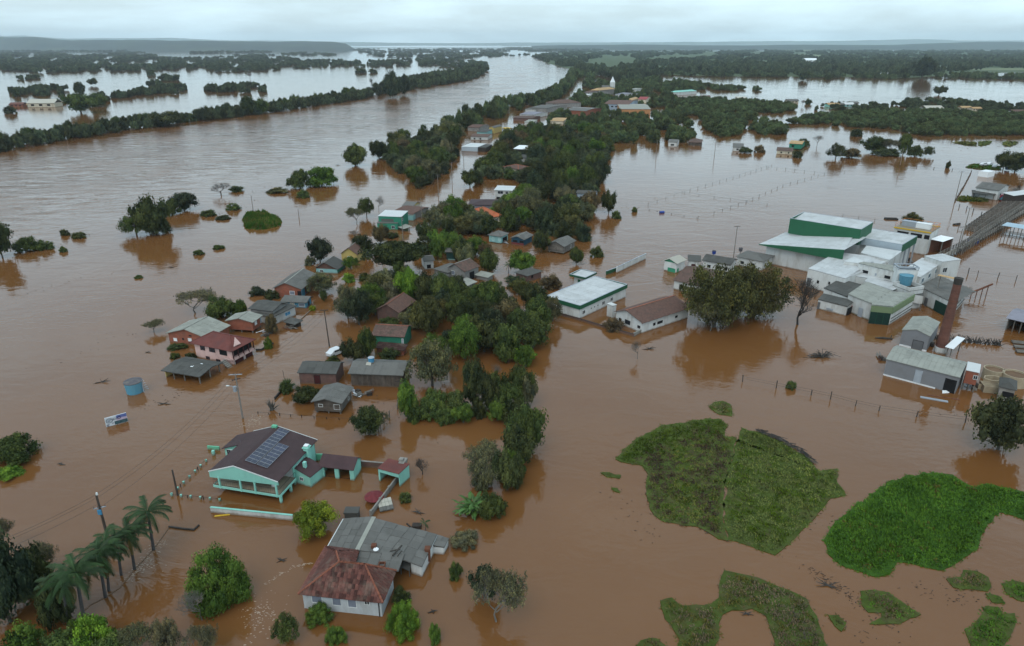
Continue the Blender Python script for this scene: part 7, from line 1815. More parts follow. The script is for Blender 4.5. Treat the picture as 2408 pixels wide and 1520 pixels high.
def cottage(label, q, w_, d_, h, wm, rm, rz=0):
 o_ = thing('house', label, 'house', q, rz)
 MB().box((-w_/2, -d_/2, -.3), (w_/2, d_/2, h)).build('wall', M[wm], o_)
 r_ = MB(); e = .6; rh_ = d_*.22
 r_.slab([(-w_/2 - e, -d_/2 - e, h + .02), (w_/2 + e, -d_/2 - e, h + .02), (w_/2 + e, 0, h + rh_), (-w_/2 - e, 0, h + rh_)], .25).slab([(w_/2 + e, d_/2 + e, h + .02), (-w_/2 - e, d_/2 + e, h + .02), (-w_/2 - e, .02, h + rh_), (w_/2 + e, .02, h + rh_)], .25)
 r_.build('roof', M[rm], o_)
 w2 = MB()
 for k in range(3): w2.box((-w_*.38 + k*w_*.3, -d_/2 - .05, h*.3), (-w_*.26 + k*w_*.3, -d_/2 - .01, h*.75))
 w2.build('window', M['dark_opening'], o_)
 FOOT.append([(q.x - w_/2 - 4, q.y - d_/2 - 9), (q.x + w_/2 + 4, q.y - d_/2 - 9), (q.x + w_/2 + 4, q.y + d_/2), (q.x - w_/2 - 4, q.y + d_/2)])
 return o_
for lab, k, x, y, w_, wm, rm in (
 ('pale roofed farm shed at the water by the lone dark grove', 'e', 320, 748, 26, 'cream_wall', 'sandy_pale'), ('red brick barn standing alone in the far flood', 'e', 132, 748, 13, 'brick_wall', 'old_tile'),
 ('low tan roof just beside the pale roofed farm shed', 'e', 258, 750, 14, 'grey_wall', 'sandy_roof'),
 ('tall white gabled mint house in the shore row', 'g', 1160, 748, 13, 'cyan_wall', 'white_metal_sheet'), ('mint green shore house with rusty roof', 'g', 1062, 750, 12, 'mint_wall', 'sandy_roof'), ('dark shore shed between two mint houses', 'g', 1110, 750, 9, 'dark_teal_wall', 'dark_sheet'),
 ('grey roofed cottage at the shore beyond the mint houses', 'g', 1205, 738, 10, 'grey_wall', 'grey_sheet'), ('small white cottage half inside the green scrub', 'g', 423, 702, 10, 'white_wall', 'sandy_pale'),
 ('tan cottage among bare trees on the scrub shore', 'g', 780, 722, 12, 'cream_wall', 'grey_sheet'), ('brown cottage left of the bare shore trees', 'g', 172, 694, 11, 'old_brick_wall', 'mossy_tile'), ('long white low shed by the leaning pole shore', 'g', 1758, 776, 17, 'white_wall', 'sandy_pale'),
 ('sandy roofed cottage in the shore tree row', 'g', 1988, 772, 10, 'cream_wall', 'sandy_roof'), ('tan gabled cottage further along the shore row', 'g', 2062, 778, 9, 'cream_wall', 'sandy_roof'), ('cottage with rust roof at the frame edge shore', 'g', 2350, 800, 12, 'white_wall', 'brown_tile'),
 ('bright blue walled hut on the far lake shore', 'g', 1433, 528, 16, 'blue_wall', 'lavender_wall'), ('small pink house on the far lake shore', 'g', 1290, 535, 20, 'pink_wall', 'sandy_roof'), ('white far shore house next to the pink one', 'g', 1385, 532, 16, 'white_wall', 'white_metal_sheet'),
 ('mint roofed house at the far lake corner', 'g', 420, 512, 22, 'mint_wall', 'mint_wall'), ('white hut beside the mint roofed far house', 'g', 530, 512, 18, 'white_wall', 'bright_white'), ('orange walled far house behind the lone shore trees', 'g', 905, 528, 22, 'orange_brick', 'sandy_roof'),
 ('white farm house on the wooded hill foot', 'e', 1207, 330, 60, 'bright_white', 'bright_white'), ('white lakeside roof deep in the far wood', 'g', 905, 436, 45, 'bright_white', 'bright_white'), ('white house beyond the brown far grove', 'f', 1765, 350, 26, 'white_wall', 'bright_white')):
 cottage(lab, Q(k, x, y), w_, w_*.6, 2.6 if w_ < 18 else w_*.16, wm, rm, .1)
# ------------------------------------------------------------------ palms and big-leaved plants
def frond_mesh(name, ln, droop, seed, mt, nl=36, wleaf=.036, ll=.54):
 rnd = random.Random(seed); m_ = MB()
 pts = []
 for k in range(9):
  t = k/8; pts.append(Vector((ln*(t - .22*t*t*t), 0, ln*(.55*t - droop*t*t*1.5))))
 m_.tube(pts, [.05*(1 - .8*k/8) for k in range(9)], 4)
 for k in range(nl):
  t = .12 + .88*k/(nl-1); i = min(7, int(t*8)); p = pts[i].lerp(pts[i+1], t*8 - i)
  l_ = ll * 1.25 * math.sin(math.pi*min(1, t*.9 + .1))**.6 * rnd.uniform(.8, 1.1)
  for s_ in (-1, 1):
   d = Vector((.55, s_*.7, -.55 - .4*rnd.random())).normalized()
   q = p + d*l_; side = Vector((1, 0, 0)).cross(d).normalized()
   wv = Vector((1, 0, 0))*wleaf
   m_.v += [tuple(p - wv), tuple(p + wv), tuple(q + wv*.3), tuple(q - wv*.3)]
   b0 = len(m_.v) - 4; m_.f.append((b0, b0+1, b0+2, b0+3))
 return m_.mesh(name, mt)
FR = [frond_mesh('frond', 3.1, .48 + .06*i, i, M['palm_leaf']) for i in range(3)] + [frond_mesh('frond', 2.4, .85, 9, M['palm_leaf_old'])]
TRK = MB()
TRK.tube([(0, 0, -.8/8), (0, 0, .0), (.02, 0, .25), (.03, 0, .6), (0, 0, 1.0)], [.19, .17, .155, .14, .12], 10)
tm = TRK.mesh('trunk', M['palm_trunk'])
def palm(label, base, h, s=1.0, lean=(0, 0), nf=15, seed=0, dead=3, name='palm_tree', group='palms along the broken garden wall'):
 rnd = random.Random(seed)
 o_ = thing(name, label, 'palm', base, 0, group)
 t_ = inst('trunk', tm, o_, (0, 0, 0), (math.atan2(-lean[1], h), math.atan2(lean[0], h), 0), (s, s, h))
 top = Vector((lean[0], lean[1], h - .1))
 for k in range(nf):
  a = 2*math.pi*k/nf*1.618*2 + rnd.uniform(-.15, .15)
  tilt = -.75 + 1.25*(k/nf) + rnd.uniform(-.1, .1)
  inst('frond', FR[k % 3], o_, top, (rnd.uniform(-.2, .2), tilt, a), (s, s, s))
 for k in range(dead): inst('frond', FR[3], o_, top - Vector((0, 0, .2)), (0, .6, rnd.uniform(0, 6.28)), (s, s, s))
 return o_
def hp(xb, yb, yt):
 g = P(xb, yb); _, _, zc = proj(g); dep = R(PITCH) - math.atan((760 - yb)/FPX)
 return g, (yb - yt) / (FPX/zc*math.cos(dep))
for i, (lab, k, xb, yb, xt, yt, s_) in enumerate((
 ('tall slender palm standing alone at the upper end of the broken wall', 'a', 1552, 545, 1490, 190, 1.02),
 ('palm next below the lone slender palm, crown leaning over the flood', 'a', 1360, 742, 1300, 400, .95),
 ('half hidden palm between two fuller ones in the wall row', 'a', 1225, 800, 1175, 470, .9),
 ('palm with yellowing skirt in the middle of the wall row', 'a', 1065, 1025, 990, 640, 1.0),
 ('thick trunked palm closest to the bottom thicket', 'a', 845, 1245, 770, 830, 1.1),
 ('low palm leaning out of the dark bottom thicket', 'a', 690, 1300, 640, 930, .95),
 ('short young palm tucked behind the yellow skirted palm', 'a', 1100, 960, 1090, 560, .85))):
 X0, Y0 = px(k, xb, yb); Xt, Yt = px(k, xt, yt)
 g, h = hp(X0, Y0, Yt)
 tp = P(Xt, Yt, h)
 palm(lab, g, h, s_*1.12, ((tp.x - g.x)*.55, 0), 19 if i != 6 else 11, i, 2 + (i in (3,))*3)
g, h = hp(*px('Z', 1487, 755), px('Z', 0, 705)[1]); palm('tiny bright green palm behind the grey workshop', g, h, .33, nf=9, seed=30, dead=0, group='young palms');
g, h = hp(*px('G', 1362, 620), px('G', 0, 515)[1]); palm('slim palm with curled dead frond beside the mossy hip roof', g, h, .62, nf=9, seed=31, dead=2, group='young palms')
g, h = hp(*px('b', 660, 830), px('b', 0, 720)[1]); palm('short bushy palm in the pool beneath the umbrella tree', g, max(h, 2.0), .8, nf=16, seed=32, dead=1, group='young palms')
BL = MB(); n = 7
for k in range(n + 1):
 t = k/n; wv = .34*math.sin(math.pi*min(1, t*.92 + .08))**.7; x = 2.0*t; z = .9*t - 1.1*t*t
 BL.v += [(x, -wv, z - .08), (x, 0, z), (x, wv, z - .08)]
for k in range(n): BL.f += [(3*k, 3*k+3, 3*k+4, 3*k+1), (3*k+1, 3*k+4, 3*k+5, 3*k+2)]
blm = BL.mesh('leaf', M['banana_leaf'])
ban = thing('banana_plant', 'clump of banana plants with long arching leaves beside a dark bush', 'banana plants', P(1112, 1208))
rnd = random.Random(5)
for k in range(80):
 a = rnd.uniform(0, 6.28); r_ = rnd.uniform(0, 1.7)
 inst('leaf', blm, ban, (r_*math.cos(a)*1.2, r_*math.sin(a)*.8, rnd.uniform(.5, 1.9)), (rnd.uniform(-.3, .3), rnd.uniform(-.7, .25), a + rnd.uniform(-.5, .5)), (rnd.uniform(.55, .85),)*3)
for k in range(5): MB().tube([(rnd.uniform(-1.2, 1.2), rnd.uniform(-.7, .7), -.3), (rnd.uniform(-1.2, 1.2), rnd.uniform(-.7, .7), 1.5)], [.13, .08], 6).build('stem', M['palm_trunk'], ban)
def spiky(label, g, r, h, n_, mt, seed, name='spiky_plant', upright=.5):
 rnd = random.Random(seed); m_ = MB()
 for k in range(n_):
  a = rnd.uniform(0, 6.28); u = rnd.uniform(upright, 1.3)
  q = Vector((math.cos(a)*r*math.cos(u), math.sin(a)*r*math.cos(u), h*math.sin(u)))
  m_.tube([(rnd.uniform(-.2, .2)*r, rnd.uniform(-.2, .2)*r, 0), q*.6 + Vector((0, 0, .1)), q], [.06*r, .05*r, .01], 4)
 o_ = tag(m_.build(name, M[mt], None, g), label, 'plant'); return o_
spiky('spiky yucca clump with a yellow flower stalk on the road edge', P(675, 915), 1.8, 2.2, 70, 'palm_leaf', 1, upright=.15)
MB_ = MB().tube([(0, 0, 0), (-.2, 0, 3.6)], [.06, .04], 5); tag(MB_.build('flower_stalk', M['dark_wood'], None, P(673, 912)), 'dark flower stalk rising from the spiky yucca clump', 'flower stalk')
spiky('bare candelabra cactus shrub at the corner of the dark post fence', P(640, 965), 1.7, 2.4, 16, 'twigs', 2, upright=.4)
spiky('dark candelabra cactus on the rim of the grove by the brown gable', P(875, 728), 2.2, 5.2, 12, 'dark_twigs', 3, upright=.8)
# ------------------------------------------------------------------ floating grass mats
def grass_mat(label, pts, hgt=.5, dens=5.0, mats=('blades_bright',), split=None, seed=1, blade=(.4, .05), patch=6.0, name='grass_island', under='mud_green'):
 W = [P(*p) for p in pts]
 poly = []
 rnd = random.Random(seed); rn = np.random.RandomState(seed)
 for i in range(len(W)):
  a, b_ = W[i], W[(i+1) % len(W)]
  nseg = max(1, int((b_ - a).length / .8))
  for k in range(nseg):
   q = a.lerp(b_, k/nseg); s_ = min(.9, (b_ - a).length*.07)
   w1 = math.sin(q.x*1.9 + q.y*.7 + seed) + .7*math.sin(q.x*.8 - q.y*1.3 + seed*2) + .5*math.sin(q.x*3.7 + q.y*4.1)
   poly.append((q.x + w1*s_*.45 + rnd.uniform(-s_, s_)*.4, q.y + w1*s_*.6 + rnd.uniform(-s_, s_)*.5))
 xs = [p[0] for p in poly]; ys = [p[1] for p in poly]
 cx, cy = sum(xs)/len(xs), sum(ys)/len(ys)
 root = thing(name, label, 'grass island', (cx, cy, 0)); root['kind'] = 'stuff'
 MB().slab([(p[0] - cx, p[1] - cy, .10) for p in poly], .12).build('mat_base', M[under], root)
 area = abs(sum(poly[i][0]*poly[(i+1) % len(poly)][1] - poly[(i+1) % len(poly)][0]*poly[i][1] for i in range(len(poly))))/2
 n_ = int(area*dens)
 X = rn.uniform(min(xs), max(xs), n_*3); Y = rn.uniform(min(ys), max(ys), n_*3)
 ok = inside_np(poly, X, Y); X, Y = X[ok][:n_], Y[ok][:n_]
 hh = np.zeros(len(X)); tt = np.zeros(len(X))
 for k in range(16):
  a = rn.rand()*6.28; f_ = (1/patch)*6.28*(.4 + 2.2*rn.rand()); ph = rn.rand()*6.28
  wx_ = X + 1.6*np.sin(Y*.9 + k) + .9*np.sin(Y*2.3 + X); wy_ = Y + 1.6*np.sin(X*.8 + k*2) + .9*np.sin(X*2.1 - Y)
  hh += np.sin((wx_*math.cos(a) + wy_*math.sin(a))*f_*1.6 + ph)/16; b9 = rn.rand()*6.28
  tt += np.sin((wx_*math.cos(b9) + wy_*math.sin(b9))*f_*.8 + ph*2)/16
 hh = hgt*(.75 + 1.1*hh)
 edge = dist_np(poly + [poly[0]], X, Y)
 hh *= np.clip(edge/.8, .25, 1)
 if split is None: cls = np.zeros(len(X), int)
 else: cls = split(X, Y, tt, rn)
 for ci, mn in enumerate(mats):
  s_ = cls == ci
  x, y, h_ = X[s_], Y[s_], hh[s_]; m = len(x)
  if not m: continue
  kb = 5
  x = np.repeat(x, kb) + rn.normal(size=m*kb)*.2; y = np.repeat(y, kb) + rn.normal(size=m*kb)*.2; h_ = np.repeat(h_, kb)*rn.uniform(.55, 1.25, m*kb)
  a = rn.rand(m*kb)*6.28; wd = blade[1]*(.8 + .8*rn.rand(m*kb)); ln_ = blade[0]*(.35 + .5*rn.rand(m*kb))
  dx, dy = np.cos(a), np.sin(a)
  b1 = np.stack([x - cx - dy*wd, y - cy + dx*wd, np.full(m*kb, .03)], 1); b2 = np.stack([x - cx + dy*wd, y - cy - dx*wd, np.full(m*kb, .03)], 1)
  t1 = np.stack([x - cx + dx*ln_*.5 + dy*wd*.8, y - cy + dy*ln_*.5 - dx*wd*.8, h_ + .03], 1); t2 = np.stack([x - cx + dx*ln_*.9 - dy*wd*.5, y - cy + dy*ln_*.9 + dx*wd*.5, h_*.9 + .03], 1)
  v = np.stack([b1, b2, t1, t2], 1).reshape(-1, 3)
  tint = np.clip(.42 + np.repeat(tt[s_], kb)*.7 + rn.normal(size=m*kb)*.13, 0, 1)
  o_ = inst('blades', fast_mesh('blades', v, np.arange(len(v)).reshape(-1, 4), M[mn], tint), root)
  o_['kind'] = 'stuff'
 return root
mat('mud_green', (.055, .075, .018), .95, .35, .8, (.085, .062, .035), .6, .5, spec=.02)
mat('mud_bright', (.035, .075, .012), .95, .3, .8, (.02, .04, .01), .5, .5, spec=.02)
def pw(k, *pts): return [px(k, *p) for p in pts]
def split_a(X, Y, tt, rn):
 v = tt + rn.normal(size=len(X))*.06
 c = np.where(v > .17, 0, np.where(v > .0, 1, 2))
 b0_ = P(1447, 1085); b1_ = P(1690, 985)
 rim = dist_np([(b0_.x, b0_.y), (P(1500, 1040).x, P(1500, 1040).y), (P(1570, 1000).x, P(1570, 1000).y), (b1_.x, b1_.y)], X, Y)
 return np.where(rim < 4.2 + tt*8, 0, c)
grass_mat('large brown and green reed island, its river edge fringed with fresh grass', [(1447, 1082), (1470, 1055), (1500, 1030), (1560, 1002), (1640, 988), (1690, 986), (1712, 1000), (1704, 1014), (1704, 1028), (1728, 1030), (1722, 1080), (1704, 1140), (1700, 1200), (1704, 1250), (1712, 1272), (1690, 1268), (1640, 1240), (1560, 1228), (1530, 1205), (1518, 1160), (1522, 1115), (1510, 1098)],
  .3, 9, ('blades_bright', 'blades_dull', 'blades_dead'), split_a, 3)
grass_mat('kite shaped olive grass island with a driftwood edge', [(1742, 1006), (1790, 1020), (1850, 1045), (1905, 1080), (1925, 1110), (1968, 1104), (1972, 1140), (1988, 1166), (1950, 1175), (1925, 1210), (1890, 1245), (1850, 1285), (1820, 1308), (1770, 1285), (1712, 1272), (1704, 1220), (1704, 1140), (1722, 1070)],
  .3, 9, ('blades_dull', 'blades_bright'), lambda X, Y, tt, rn: np.where(tt + rn.normal(size=len(X))*.07 > .07, 1, 0), 4)
grass_mat('big lush green grass island, domed and bright', [(1952, 1245), (1980, 1215), (2040, 1170), (2110, 1128), (2190, 1110), (2240, 1120), (2290, 1148), (2310, 1140), (2370, 1148), (2408, 1160), (2460, 1170), (2460, 1235), (2408, 1222), (2350, 1205), (2320, 1240), (2308, 1260), (2300, 1290), (2250, 1325), (2215, 1345), (2150, 1328), (2110, 1322), (2092, 1350), (2050, 1358), (1990, 1335), (1950, 1305), (1938, 1270)],
  .38, 13, ('blades_bright', 'blades_dull'), lambda X, Y, tt, rn: np.where((tt + rn.normal(size=len(X))*.07 > .34), 1, 0), 5, under='mud_bright')
def sp_d(X, Y, tt, rn): return np.where(tt + rn.normal(size=len(X))*.06 > .02, 0, 1)
grass_mat('horseshoe shaped brown reed island at the bottom of the view', [(1702, 1344), (1745, 1348), (1800, 1370), (1850, 1385), (1895, 1412), (1920, 1450), (1945, 1520), (1945, 1570), (1830, 1570), (1820, 1500), (1800, 1450), (1770, 1433), (1720, 1436), (1700, 1445), (1690, 1470), (1690, 1508), (1640, 1560), (1590, 1560), (1600, 1500), (1565, 1455), (1552, 1415), (1580, 1406), (1600, 1422), (1655, 1428), (1690, 1410), (1690, 1380)],
  .3, 9, ('blades_dull', 'blades_dead'), sp_d, 6)
for lab, pts, mats_, s_ in (
 ('arrow shaped mottled grass islet below the lush island', pw('W', (935, 1190), (1010, 1185), (1100, 1200), (1180, 1250), (1300, 1330), (1200, 1370), (1080, 1392), (990, 1390), (1060, 1350), (1060, 1320), (980, 1320), (945, 1280)), ('blades_dull', 'blades_dead', 'blades_bright'), 7),
 ('small brown reed islet beside the arrow shaped one', pw('W', (745, 1335), (800, 1340), (850, 1385), (820, 1435), (780, 1400)), ('blades_dead', 'blades_dull'), 8),
 ('ragged brown green islet under the lush island edge', pw('W', (1445, 1120), (1540, 1110), (1545, 1065), (1630, 1075), (1700, 1110), (1715, 1160), (1695, 1195), (1600, 1180), (1490, 1175)), ('blades_dull', 'blades_dead'), 9),
 ('narrow green sliver islet beyond the ragged one', pw('W', (1680, 1205), (1760, 1220), (1800, 1260), (1720, 1260)), ('blades_bright',), 10),
 ('bright grass islet cut by the frame edge', pw('W', (1785, 1140), (1850, 1130), (1990, 1170), (1990, 1260), (1870, 1250), (1800, 1200)), ('blades_bright',), 11),
 ('feathery bright green grass patch at the bottom corner', pw('W', (1680, 1285), (1760, 1290), (1790, 1330), (1860, 1320), (1860, 1400), (1830, 1470), (1790, 1540), (1600, 1540), (1560, 1430), (1640, 1370)), ('blades_bright',), 12),
 ('humped straw coloured grass tuft alone above the two large islands', pw('W', (30, 90), (60, 65), (110, 55), (160, 75), (172, 125), (165, 150), (90, 135)), ('blades_dead', 'blades_dull'), 13),
 ('thin strip of weed floating off the brown island', pw('X', (912, 485), (960, 488), (1035, 500), (1030, 518), (950, 512)), ('blades_dull',), 14),
 ('tiny weed patch just below the floating weed strip', pw('X', (975, 575), (1010, 578), (1028, 605), (990, 595)), ('blades_dull',), 15),
 ('small reed tuft at the lower frame edge', pw('X', (1130, 1520), (1150, 1490), (1250, 1475), (1310, 1520), (1320, 1580), (1120, 1580)), ('blades_dull', 'blades_dead'), 16),
 ('dense round grass cushion islet in the river water', [(567, 520), (580, 508), (610, 502), (640, 508), (662, 522), (655, 532), (620, 541), (585, 539)], ('blades_bright', 'blades_dull'), 17)):
 nn = len(mats_)
 grass_mat(lab, pts, .28 if s_ != 17 else 1.8, 10 if s_ != 17 else 14, mats_, (lambda X, Y, tt, rn, nn=nn: np.clip(((tt + rn.normal(size=len(X))*.08)*4 + nn/2).astype(int), 0, nn-1)) if nn > 1 else None, s_, patch=4)
m_ = MB(); rnd = random.Random(8); ln_ = [P(1780, 1014), P(1830, 1034), P(1880, 1060), (P(1915, 1092))]
o0_ = ln_[0]
for k in range(110):
 t = rnd.random()*2.999; i = int(t); q = ln_[i].lerp(ln_[i+1], t - i) - o0_; a = math.atan2(ln_[i+1].y - ln_[i].y, ln_[i+1].x - ln_[i].x) + rnd.uniform(-.35, .35); l_ = rnd.uniform(.4, 1.9)
 q += Vector((rnd.uniform(-.4, .4), rnd.uniform(-.6, .6), 0)); m_.tube([q + Vector((-math.cos(a)*l_/2, -math.sin(a)*l_/2, .25)), q + Vector((math.cos(a)*l_/2, math.sin(a)*l_/2, .25 + rnd.uniform(0, .35)))], [.06, .03], 4)
tag(m_.build('driftwood', M['dark_twigs'], None, o0_), 'raft of thin driftwood along the far edge of the kite shaped island', 'driftwood')
for lab, pts in (('grass strip standing out of the flooded meadow', pw('3', (1735, 290), (1850, 280), (1960, 285), (1955, 325), (1850, 315))), ('second small grass strip on the flooded meadow', pw('3', (1975, 280), (2110, 275), (2080, 310), (1990, 325))), ('grass patch by the farther meadow puddles', pw('3', (2210, 285), (2350, 280), (2330, 310), (2260, 330), (2210, 315)))):
 grass_mat(lab, pts, .7, .5, ('blades_dull',), None, 21, (1.6, .5), 14)
grass_mat('weedy green bank before the farm veranda shed', pw('I', (400, 480), (440, 400), (560, 400), (700, 420), (860, 440), (1000, 450), (990, 490), (700, 492)), .8, 4, ('blades_bright', 'blades_dull'), sp_d, 22, (.9, .16))
grass_mat('grassy island carrying the parked cars', pw('3', (1865, 525), (1900, 495), (1960, 490), (2060, 495), (2180, 515), (2190, 548), (2000, 545)), .6, 3, ('blades_dull', 'blades_bright'), sp_d, 23, (.9, .2))
fm = MB(); rnd = random.Random(2)
for (k, pts, n_, sp) in (('a', [(1290, 850), (1360, 780), (1460, 690), (1560, 545), (1620, 480)], 170, .5), ('a', [(1390, 740), (1480, 700), (1540, 690)], 60, .9), ('Z', [(360, 1250), (400, 1290), (400, 1350), (440, 1400)], 150, 1.2), ('Z', [(430, 1120), (520, 1050), (640, 990), (740, 970)], 70, .15), ('U', [(590, 165), (700, 70), (800, 20)], 120, .8), ('B', [(680, 860), (720, 800), (760, 770)], 60, .8)):
 for q in range(n_):
  t = rnd.random()*(len(pts) - 1.001); i = int(t); x = pts[i][0] + (pts[i+1][0] - pts[i][0])*(t - i); y = pts[i][1] + (pts[i+1][1] - pts[i][1])*(t - i)
  p = Q(k, x, y); cx, cy = p.x + rnd.gauss(0, sp), p.y + rnd.gauss(0, sp); r_ = rnd.uniform(.02, .075); a0_ = rnd.uniform(0, 6.28); el_ = rnd.uniform(1.2, 3)
  an = rnd.uniform(-.4, .6)
  m5 = [(math.cos(a0_ + j*1.05)*r_*el_*rnd.uniform(.6, 1.2), math.sin(a0_ + j*1.05)*r_*rnd.uniform(.6, 1.2)) for j in range(6)]
  fm.poly([(cx + u*math.cos(an) - v*math.sin(an), cy + u*math.sin(an) + v*math.cos(an), .012 + rnd.uniform(0, .01)) for u, v in m5])
tag(fm.build('foam', M['foam']), kind='stuff')
fm = MB(); rnd = random.Random(31)
for (pts, n_, sp) in (([(60, 690), (200, 655), (400, 612), (520, 575)], 46, 1.5), ([(120, 860), (240, 800), (330, 790)], 20, 2), ([(330, 960), (400, 940), (460, 900)], 34, 1.0), ([(1900, 1335), (1960, 1375), (2040, 1425)], 120, .5), ([(1870, 1330), (1850, 1240), (1960, 1225)], 40, 1.6),
 ([(2120, 1385), (2230, 1400), (2350, 1395)], 60, 1.2), ([(1440, 1150), (1490, 1215), (1520, 1260)], 26, 1.2), ([(2010, 1500), (2080, 1470), (2120, 1440)], 50, 1.2), ([(1300, 520), (1420, 500), (1500, 470)], 24, 5), ([(1950, 300), (2100, 305), (2300, 350), (2400, 330)], 90, 7),
 ([(600, 455), (660, 440), (700, 470)], 30, 3), ([(470, 520), (540, 500), (600, 470)], 40, 3), ([(140, 590), (180, 560), (215, 545)], 30, 2), ([(2180, 960), (2260, 975), (2330, 960)], 40, 1.5), ([(1060, 640), (1120, 700), (1200, 740)], 60, 4), ([(860, 930), (940, 960), (1000, 1010)], 40, 2), ([(1320, 360), (1500, 350), (1680, 350)], 50, 7)):
 for q in range(n_):
  t = rnd.random()*(len(pts) - 1.001); i = int(t); p = P(pts[i][0] + (pts[i+1][0] - pts[i][0])*(t - i), pts[i][1] + (pts[i+1][1] - pts[i][1])*(t - i))
  k = max(1, p.y/170); x, y = p.x + rnd.gauss(0, sp), p.y + rnd.gauss(0, sp); a = rnd.uniform(-.8, .9); l_ = rnd.uniform(.04, .24)*k
  fm.tube([(x - math.cos(a)*l_, y - math.sin(a)*l_, .01), (x, y, .05*k), (x + math.cos(a)*l_, y + math.sin(a)*l_, .02)], [.01*k, rnd.uniform(.015, .05)*k, .01*k], 4)
tag(fm.build('flotsam', M['dark_twigs']), 'thin drifts of twigs and weed carried on the flood', kind='stuff')
